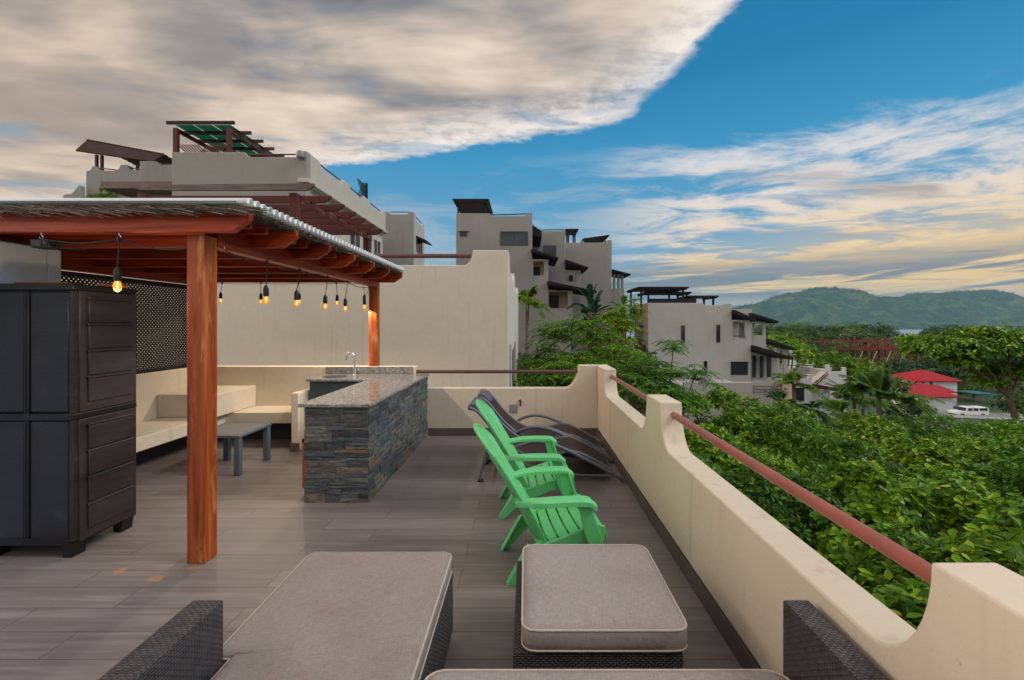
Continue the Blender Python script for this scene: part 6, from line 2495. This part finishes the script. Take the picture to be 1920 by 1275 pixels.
# paddle-leaved plants (traveller palm / banana)
def paddle_plant(label, base, crown, nf, length, seed, fan=0.5, mat='leaf_paddle'):
    rng = np.random.default_rng(seed)
    root = thing('banana_plant', label, 'banana plant', base, 'big paddle-leaved plants')
    c = Vector(crown)
    mb = MB()
    mb.tube([Vector(base) - Vector((0, 0, 0.2)), Vector(base).lerp(c, 0.5), c], 0.14, 8, [0.17, 0.14, 0.10])
    mb.build('stem', M['palm_trunk'], root)
    mb = MB()
    for i in range(nf):
        az = rng.uniform(0, 6.28)
        el = rng.uniform(0.25, 1.45)
        p0 = c + Vector((rng.normal(0, 0.12), rng.normal(0, 0.12), rng.uniform(-1.6, 0.3)))
        d = Vector((math.cos(az) * math.cos(el), math.sin(az) * math.cos(el), math.sin(el)))
        l = length * rng.uniform(0.7, 1.15)
        side = d.cross(Vector((0, 0, 1))).normalized()
        dr = rng.uniform(0.2, 0.6)
        n = 12
        vs = []
        for j in range(n + 1):
            t = j / n
            pos = p0 + d * l * t - Vector((0, 0, dr * l * t * t))
            w = 0.02 if t < 0.22 else 0.02 + 0.105 * length * math.sin((t - 0.22) / 0.78 * math.pi) ** 0.7
            ja = 1 - 0.35 * (j % 2) * (t > 0.3)
            vs += [pos + side * w * ja + Vector((0, 0, 0.25 * w)), pos, pos - side * w * ja + Vector((0, 0, 0.25 * w))]
        fs = []
        for j in range(n):
            for q in range(2):
                a = j * 3 + q
                fs.append((a, a + 1, a + 4, a + 3))
        mb.add(vs, fs)
    mb.build('leaves', M[mat], root, recalc=False, sharp=70)
    return root


paddle_plant('dark paddle-leaved plant in front of the central building balconies', (PX(1108, 20), 20, gz(3, 20)), (PX(1106, 20), 20, PZ(585, 20)), 60, 1.45, 41)
paddle_plant('brighter paddle-leaved plant with upright leaves beside the pale building', (PX(1170, 19), 19, gz(4.5, 19)), (PX(1170, 19), 19, PZ(585, 19)), 30, 1.35, 42, 0.5, 'leaf_feather')

# bush on the far left annex
root = thing('climbing_bush', 'light green bush growing on the stair tower annex at far left', 'bush', (PX(192, 21.3), 21.3, PZ(380, 21.3)))
rng = np.random.default_rng(51)
T, A, k = crown_tips([lob(190, 374, 21.3, 0.75, 0.28, 0.3), lob(194, 356, 21.3, 0.14, 0.38), lob(212, 362, 21.3, 0.22, 0.32)], 170, rng, shell=0.9)
P, Dv, Nn, Ls, Ws = rosettes(T, A, 6, 0.13, rng)
leaf_object('foliage', P, Dv, Nn, Ls, Ws, M['leaf_bright'], root)

# tall tree on the right with bare trunk and forked limbs
Dt = 21.0
tb = (PX(1898, Dt), Dt, gz(22.8, Dt))
root = thing('tall_tree', 'tall tree on the right edge with a bare forked trunk and an airy crown', 'tree', tb)
rng = np.random.default_rng(61)
lobes = [lob(1850, 655, Dt, 1.3, 0.85), lob(1790, 650, Dt, 1.1, 0.75), lob(1745, 655, Dt, 0.9, 0.5), lob(1905, 650, Dt, 1.3, 0.9), lob(1805, 680, Dt, 0.9, 0.5), lob(1965, 670, Dt, 1.5, 1.0), lob(1720, 655, Dt - 0.5, 0.7, 0.45), lob(1870, 695, Dt + 1, 1.3, 0.55), lob(1835, 622, Dt, 0.55, 0.28), lob(1930, 700, Dt + 0.6, 1.1, 0.6), lob(1850, 715, Dt + 0.5, 0.8, 0.3), lob(1700, 640, Dt + 0.5, 0.5, 0.35), lob(1880, 632, Dt, 0.8, 0.4)]
T, A, k = crown_tips(lobes, 2700, rng, shell=0.7)
mb = MB()
f1 = Vector((PX(1893, Dt), Dt, PZ(745, Dt)))
mb.tube([Vector(tb), Vector((PX(1908, Dt), Dt, PZ(800, Dt))), f1], 0.2, 9, [0.19, 0.14, 0.10])
for tx, ty in ((1790, 655), (1850, 655), (1905, 650), (1745, 655), (1965, 670), (1800, 690)):
    e = Vector((PX(tx, Dt), Dt + rng.normal(0, 0.3), PZ(ty, Dt)))
    mb.tube([f1, f1.lerp(e, 0.45) + Vector((0, 0, 0.3)), e], 0.06, 7, [0.075, 0.045, 0.02])
for i in rng.choice(len(T), 60, replace=False):
    c = Vector(lobes[k[i]][0])
    mb.tube([c, c.lerp(Vector(T[i]), 0.6), Vector(T[i])], 0.012, 4, [0.025, 0.016, 0.006])
mb.build('trunk', M['bark'], root)
P, Dv, Nn, Ls, Ws = rosettes(T, A, 7, 0.24, rng, (55, 110), 0.48)
leaf_object('crown', P, Dv, Nn, Ls, Ws, M['leaf_bright'], root)


# mid and far trees
def far_tree(label, group, px, py_top, D, r, h, n, seed, mat='leaf_far', L=None, name='leafy_tree'):
    rng = np.random.default_rng(seed)
    x, zt_ = PX(px, D), PZ(py_top, D)
    lobes = [((x, D, zt_ - h * 0.5), (r * 0.75, r * 0.75, h * 0.5))]
    for k in range(5):
        a = k * 1.257 + seed
        hh = h * rng.uniform(0.30, 0.42)
        lobes.append(((x + r * 0.55 * math.cos(a), D + r * 0.55 * math.sin(a), zt_ - h * rng.uniform(0.42, 0.70)), (r * rng.uniform(0.45, 0.6), r * 0.5, hh)))
    base = (x, D, gz(x, D))
    return tree(name, label, group, base, lobes, n, 6, L or r * 0.13, mat, 0.05 * r + 0.06, rng, 0.55, 6)


G1 = 'trees filling the valley'
mids = [
    (1578, 660, 62, 3.4, 4.5, 460, 'leaf_far', 'rounded tree between the white terraces and the red steel frame'),
    (1562, 655, 58, 3.2, 5, 420, 'leaf_bright', 'light green tree just left of the red steel frame'),
    (1618, 672, 56, 2.6, 3.5, 340, 'leaf_bright', 'yellow-green bush tree behind the lowest white terrace'),
    (1650, 700, 66, 4.0, 4, 460, 'leaf_far', 'tree below the middle of the red steel frame'),
    (1690, 672, 110, 6.5, 7, 420, 'leaf_far_dark', 'dark tree behind the roof of the red-roofed house'),
    (1760, 668, 112, 7.0, 8, 420, 'leaf_far_dark', 'dark tree right behind the red-roofed house apex'),
    (1820, 675, 105, 6.0, 8, 380, 'leaf_far_dark', 'dark tree under the left crown of the tall tree'),
    (1885, 665, 108, 7.0, 9, 380, 'leaf_far_dark', 'dark tree behind the trunk of the tall tree'),
    (1545, 778, 40, 1.8, 2.4, 300, 'leaf_far_dark', 'low dark shrub under the lowest white terrace'),
    (1700, 775, 50, 2.6, 2.6, 340, 'leaf_far', 'green shrub below the palm clump beside the road'),
    (1755, 772, 52, 2.0, 2.0, 260, 'leaf_bright', 'light green shrub in front of the parked jeep bonnet'),
    (1700, 745, 60, 3.0, 3.5, 380, 'leaf_far_dark', 'dark round shrub in front of the red-roofed wing'),
    (1825, 715, 96, 4.0, 4, 300, 'leaf_far', 'grey-green shrub beside the turquoise canopy'),
    (1475, 622, 55, 3.2, 5, 480, 'leaf_bright', 'light green tree directly behind the far awnings'),
    (1520, 640, 75, 4.5, 5, 420, 'leaf_far', 'tree beyond the farthest white terrace'),
    (1930, 735, 60, 4.0, 4, 320, 'leaf_far', 'shrub at the right picture edge by the road'),
    (1440, 640, 52, 2.6, 4, 300, 'leaf_far', 'tree half hidden behind the pale building balcony roofs'),
]
for i, (px, py, D, r, h, n, m, lab) in enumerate(mids):
    far_tree(lab, G1, px, py, D, r, h, n, 200 + i, m)
rng = np.random.default_rng(77)
G2 = 'distant trees along the bay'
k = 0
for D, y0_, amp, step, sz in ((240, 606, 9, 19, 9.0), (190, 618, 8, 24, 8.0), (165, 630, 8, 30, 7.5)):
    px = 1425
    while px < 2080:
        if not (1662 < px < 1732 or 1830 < px < 1880):
            mt = ('leaf_far', 'leaf_far_dark', 'leaf_far')[k % 3]
            far_tree('one of the distant bay-side trees in the wooded strip below the hills', G2, px + rng.uniform(-5, 5), y0_ + rng.uniform(-amp * 0.5, amp), D + rng.uniform(-12, 12), sz * rng.uniform(0.8, 1.2), sz * rng.uniform(0.9, 1.2), 190, 400 + k, mt, 1.15, 'distant_tree')
            k += 1
        px += step * rng.uniform(0.7, 1.2)
# left-hand valley trees seen only between the houses
far_tree('dark shrub between the central building and the pale building', G1, 1190, 640, 28, 1.6, 3, 260, 301, 'leaf_far_dark')
far_tree('dark shrub low in the gap beside the neighbour wall', G1, 992, 650, 19, 1.1, 2.4, 220, 302, 'leaf_far_dark')
far_tree('green shrub at the foot of the central building', G1, 1030, 640, 24, 1.9, 3.0, 300, 303, 'leaf_far')
far_tree('dark shrub under the big paddle-leaved plants', G1, 1120, 650, 23, 2.2, 3.4, 320, 304, 'leaf_far_dark')

# open wood on the slopes farther off, one mass
n = 2600
ux = rng.uniform(-60, 420, n)
uy = rng.uniform(95, 420, n)
ok = (uy > 100) & (ux < uy * 1.35) & ~((uy < 152) & (ux > 0.60 * uy) & (ux < 0.92 * uy))
ux, uy = ux[ok], uy[ok]
uz = ground_z(ux, uy)
T = np.repeat(np.stack([ux, uy, uz], 1), 14, 0)
T = T + rng.normal(0, 1, T.shape) * np.array([2.6, 2.6, 1.2]) + np.array([0, 0, 3.0])
A = unit(rng.normal(0, 0.5, T.shape) + np.array([0, 0, 1.0]))
P, Dv, Nn, Ls, Ws = rosettes(T, A, 4, 1.3, rng, (50, 100), 0.6)
o = leaf_object('far_woodland', P, Dv, Nn, Ls, Ws, M['leaf_far'])
tag(o, 'continuous far woodland covering the valley floor down to the bay', 'woodland', kind='stuff')

# trees breaking the skyline of the hills, one mass
rng = np.random.default_rng(88)
n = 1500
ux = rng.uniform(1200, 5200, n)
uy = rng.uniform(3380, 3720, n)
hill_o = bpy.data.objects['hills']
hv = np.array([v.co for v in hill_o.data.vertices])
ix = np.clip(np.round((ux + 6000) / 15000 * 619).astype(int), 0, 619)
iy = np.clip(np.round((uy - 2700) / 2000 * 79).astype(int), 0, 79)
uz = hv[iy * 620 + ix, 2]
T = np.repeat(np.stack([ux, uy, uz + 3], 1), 9, 0)
sc_ = np.repeat(rng.uniform(0.4, 1.5, n) ** 2, 9)[:, None]
T = T + rng.normal(0, 1, T.shape) * np.array([6, 6, 3.2]) * sc_ + np.array([0, 0, 2.5]) * sc_
A = unit(rng.normal(0, 0.5, T.shape) + np.array([0, 0, 1.0]))
P, Dv, Nn, Ls, Ws = rosettes(T, A, 4, 5.0, rng, (40, 110), 0.7)
o = leaf_object('hill_trees', P, Dv, Nn, Ls, Ws, M['leaf_far_dark'])
tag(o, 'scattered trees breaking the skyline along the ridge of the hills', 'trees', kind='stuff')
# ------------------------------------------------------------------ sky, light, air, camera
SUN_EL, SUN_AZ = 38.0, 62.0       # azimuth from +Y towards +X
world = bpy.data.worlds.new('World')
scene.world = world
world.use_nodes = True
wt = world.node_tree
for nd in list(wt.nodes):
    wt.nodes.remove(nd)
g = G(wt)
out = g.n('ShaderNodeOutputWorld')
bg = g.n('ShaderNodeBackground')
wt.links.new(bg.outputs[0], out.inputs[0])
sky = g.n('ShaderNodeTexSky', {'sky_type': 'NISHITA', 'sun_disc': False, 'sun_elevation': R(SUN_EL), 'sun_rotation': R(SUN_AZ), 'air_density': 1.2, 'dust_density': 0.6, 'ozone_density': 2.5})
dirv = g.n('ShaderNodeTexCoord').outputs['Generated']
sp = g.n('ShaderNodeSeparateXYZ', None, Vector=dirv)
dx, dy, dz = sp.outputs
dzc = g.m('MAXIMUM', dz, 0.03)
# cloud-deck coordinates: where the view ray meets a flat layer one unit overhead
px_ = g.m('DIVIDE', dx, dzc)
py_ = g.m('DIVIDE', dy, dzc)
P = g.n('ShaderNodeCombineXYZ', None, X=px_, Y=py_, Z=0.0).outputs[0]

# clear blue
skyc = g.mix(1.0, sky.outputs[0], SKY_TINT, 'MULTIPLY')
skyc = g.vm('SCALE', skyc)
skyc.node.inputs['Scale'].default_value = SKY_STR
grad = g.ramp(dz, [(0.0, S(160, 164, 172)), (0.09, S(138, 168, 188)), (0.18, S(104, 164, 202)), (0.34, S(54, 148, 196)), (0.47, S(18, 124, 176)), (0.75, S(8, 104, 160))])
blue = g.mix(0.93, skyc, grad)
warm_dir = g.rng(g.m('SUBTRACT', dx, g.m('MULTIPLY', dy, 0.30)), -0.10, 0.50)
blue = g.mix(g.m('MULTIPLY', g.m('MULTIPLY', g.rng(dz, 0.24, 0.05), warm_dir), 0.92), blue, S(252, 206, 136))
blue = g.mix(g.m('MULTIPLY', g.rng(dz, 0.085, 0.02), 0.6), blue, S(152, 148, 156))

# great cloud bank with a curved leading edge
n_edge = g.noise(P, 1.7, 5, 0.6)
n_edge2 = g.noise(P, 9.0, 6, 0.68)
a = g.m('SUBTRACT', py_, g.m('SUBTRACT', 2.42, g.m('MULTIPLY', px_, 0.36)))
b = g.m('SUBTRACT', px_, g.m('ADD', 0.62, g.m('MULTIPLY', g.m('SUBTRACT', 1.7, py_), 0.22)))
s = g.m('SMOOTH_MAX', a, g.m('MULTIPLY', b, 1.5), 0.5)
wob = g.m('ADD', g.m('MULTIPLY', g.m('SUBTRACT', n_edge, 0.5), 0.34), g.m('MULTIPLY', g.m('SUBTRACT', n_edge2, 0.5), 0.22))
sw = g.m('ADD', s, wob)
mask = g.rng(sw, 0.02, -0.10)
thick = g.rng(sw, 0.0, -0.62)
st1 = g.noise(g.mapping(P, (0.72, 1.05, 1), (0, 0, R(14)), (2, 3, 0)), 1.15, 4, 0.5, 0.5)
st2 = g.noise(g.mapping(P, (0.9, 1.5, 1), (0, 0, R(-24)), (4, 2, 0)), 1.5, 4, 0.52, 0.4)
st3 = g.noise(g.mapping(P, (1.6, 7.0, 1), (0, 0, R(-30)), (1, 5, 0)), 1.0, 5, 0.6, 0.3)
st = g.m('ADD', g.m('ADD', g.m('MULTIPLY', st1, 0.50), g.m('MULTIPLY', st2, 0.40)), g.m('MULTIPLY', st3, 0.10))
body = g.ramp(st, [(0.38, S(108, 112, 120)), (0.45, S(140, 138, 140)), (0.495, S(174, 165, 158)), (0.54, S(212, 194, 178)), (0.61, S(246, 228, 208))])
edgecol = g.ramp(g.m('ADD', g.m('MULTIPLY', n_edge2, 0.5), g.m('MULTIPLY', st3, 0.5)), [(0.36, S(158, 176, 196)), (0.44, S(222, 214, 210)), (0.52, S(252, 243, 234))])
bank = g.mix(thick, edgecol, body)
left = g.rng(px_, -0.3, -2.4)
bank = g.mix(g.m('MULTIPLY', left, 0.42), bank, S(226, 194, 164), 'MIX')
thin = g.rng(st2, 0.46, 0.36, 0, 0.4)
mask2 = g.m('MULTIPLY', mask, g.m('SUBTRACT', 1.0, g.m('MULTIPLY', thin, g.rng(py_, 1.2, 2.4))))
col = g.mix(mask2, blue, bank)

# wind-torn cirrus on the right, thicker and warmer towards the horizon
warp = g.vm('SUBTRACT', g.noise(P, 0.7, 3, 0.5, 0.0, '3D', True), (0.5, 0.5, 0.5))
Pw = g.vm('ADD', P, g.vm('MULTIPLY', warp, (1.0, 1.0, 0)))
c1 = g.noise(g.mapping(Pw, (0.72, 1.12, 1), (0, 0, R(-46))), 1.25, 10, 0.68, 0.25)
c2 = g.noise(g.mapping(P, (0.5, 0.42, 1), (0, 0, R(0)), CIR_OFF), 0.9, 3, 0.5, 0.3)
lowness = g.rng(dz, 0.43, 0.10)
gate = g.m('MULTIPLY', g.rng(g.m('SUBTRACT', py_, g.m('SUBTRACT', 2.25, g.m('MULTIPLY', px_, 0.28))), -0.30, 0.75), g.m('MULTIPLY', g.rng(s, 0.05, 0.55), g.rng(g.m('DIVIDE', dx, g.m('MAXIMUM', dy, 0.05)), 0.10, 0.40, 0.22, 1.0)))
dens = g.m('ADD', g.m('MULTIPLY', c1, 0.55), g.m('MULTIPLY', c2, 0.45))
thr = g.m('SUBTRACT', CIR_THR, g.m('MULTIPLY', lowness, CIR_LOW))
cm = g.m('MULTIPLY', g.rng(g.m('SUBTRACT', dens, thr), -0.03, 0.085), g.m('MULTIPLY', gate, g.rng(dz, 0.03, 0.075)))
ccol = g.mix(g.rng(dz, 0.36, 0.12), S(226, 224, 226), S(255, 230, 202))
ccol = g.mix(g.m('MULTIPLY', g.rng(dz, 0.26, 0.07), g.rng(px_, 0.8, 3.2)), ccol, S(255, 214, 138))
shade = g.noise(g.mapping(Pw, (0.30, 0.8, 1), (0, 0, R(-24)), (9, 1, 0)), 1.0, 5, 0.55, 0.4)
ccol = g.mix(g.m('MULTIPLY', g.rng(shade, 0.55, 0.66), g.rng(dz, 0.34, 0.22, 0, 0.8)), ccol, S(148, 142, 142))
col = g.mix(g.m('MULTIPLY', cm, 0.95), col, ccol)

# low grey stratus bars just over the hills
az = g.m('DIVIDE', dx, g.m('MAXIMUM', dy, 0.05))
bv = g.n('ShaderNodeCombineXYZ', None, X=g.m('MULTIPLY', az, 1.5), Y=g.m('MULTIPLY', g.m('SUBTRACT', dz, g.m('MULTIPLY', az, 0.035)), 30.0), Z=3.3).outputs[0]
bn = g.noise(bv, 1.0, 6, 0.6, 0.4)
band = g.m('MULTIPLY', g.rng(dz, 0.035, 0.06), g.rng(dz, 0.150, 0.085))
bm_ = g.m('MULTIPLY', g.m('MULTIPLY', g.rng(bn, 0.43, 0.51), band), g.rng(dy, 0.0, 0.3))
col = g.mix(g.m('MULTIPLY', bm_, 0.9), col, S(104, 120, 140))

# added gain: brightens the unseen sky overhead, behind and left to light the terrace
rear = g.m('ADD', g.m('ADD', g.rng(dy, 0.42, -0.5, 1.0, REAR_GAIN), g.m('MULTIPLY', g.rng(dz, 0.72, 0.98), TOP_GAIN)), g.m('MULTIPLY', g.rng(dx, -0.74, -0.96), LEFT_GAIN))
fin = g.vm('SCALE', g.mix(g.m('MAXIMUM', g.rng(dy, 0.42, -0.3), g.rng(dz, 0.68, 0.85)), col, REAR_TINT, 'MULTIPLY'))
g.set(fin.node.inputs['Scale'], rear)
g.set(bg.inputs['Color'], fin)
g.set(bg.inputs['Strength'], 1.0)
world.cycles.sampling_method = 'MANUAL'
world.cycles.sample_map_resolution = 1024

sl = bpy.data.lights.new('sun', 'SUN')
sl.energy = SUN_E
sl.angle = R(24)
sl.color = (1.0, 0.95, 0.89)
so = bpy.data.objects.new('sun', sl)
COL.objects.link(so)
LAMP_AZ, LAMP_EL = 98.0, 40.0
ld = Vector((math.sin(R(LAMP_AZ)) * math.cos(R(LAMP_EL)), math.cos(R(LAMP_AZ)) * math.cos(R(LAMP_EL)), math.sin(R(LAMP_EL))))
so.rotation_euler = ld.to_track_quat('Z', 'Y').to_euler()
sky.sun_elevation = R(LAMP_EL)
sky.sun_rotation = R(LAMP_AZ)
so.location = (20, 0, 30)

# air over the bay
mb = MB()
mb.box(-9400, 9400, -3300, 9400, -42, 420)
hz_ = bpy.data.materials.new('haze')
hz_.use_nodes = True
t_ = hz_.node_tree
for nd in list(t_.nodes):
    t_.nodes.remove(nd)
hg = G(t_)
ho = hg.n('ShaderNodeOutputMaterial')
pv = hg.n('ShaderNodeVolumePrincipled')
pv.inputs['Color'].default_value = (0.34, 0.66, 0.86, 1)
pv.inputs['Density'].default_value = HAZE
pv.inputs['Anisotropy'].default_value = 0.0
t_.links.new(pv.outputs[0], ho.inputs['Volume'])
if HAZE > 0:
    o = mb.build('haze', hz_, world=False, sharp=None)
    tag(o, 'pale blue evening air over the bay', 'haze', kind='stuff')

cam = bpy.data.cameras.new('camera')
cam.sensor_width = 36.0
cam.sensor_fit = 'HORIZONTAL'
cam.lens = F / 1920 * 36.0
cam.shift_x = -(CX - 960) / 1920
cam.shift_y = (CY - 637.5) / 1920
cam.clip_start = 0.05
cam.clip_end = 30000
co = bpy.data.objects.new('camera', cam)
COL.objects.link(co)
co.location = (0, 0, H)
co.rotation_euler = (R(90), 0, 0)
scene.camera = co

scene.render.engine = 'CYCLES'
scene.cycles.max_bounces = 6
scene.cycles.diffuse_bounces = 3
scene.cycles.glossy_bounces = 3
scene.cycles.transparent_max_bounces = 8
scene.cycles.volume_bounces = 0
scene.cycles.use_denoising = True
vs_ = scene.view_settings
vs_.view_transform = 'Standard'
vs_.look = 'None'
vs_.exposure = EXPO
vs_.gamma = 1.0
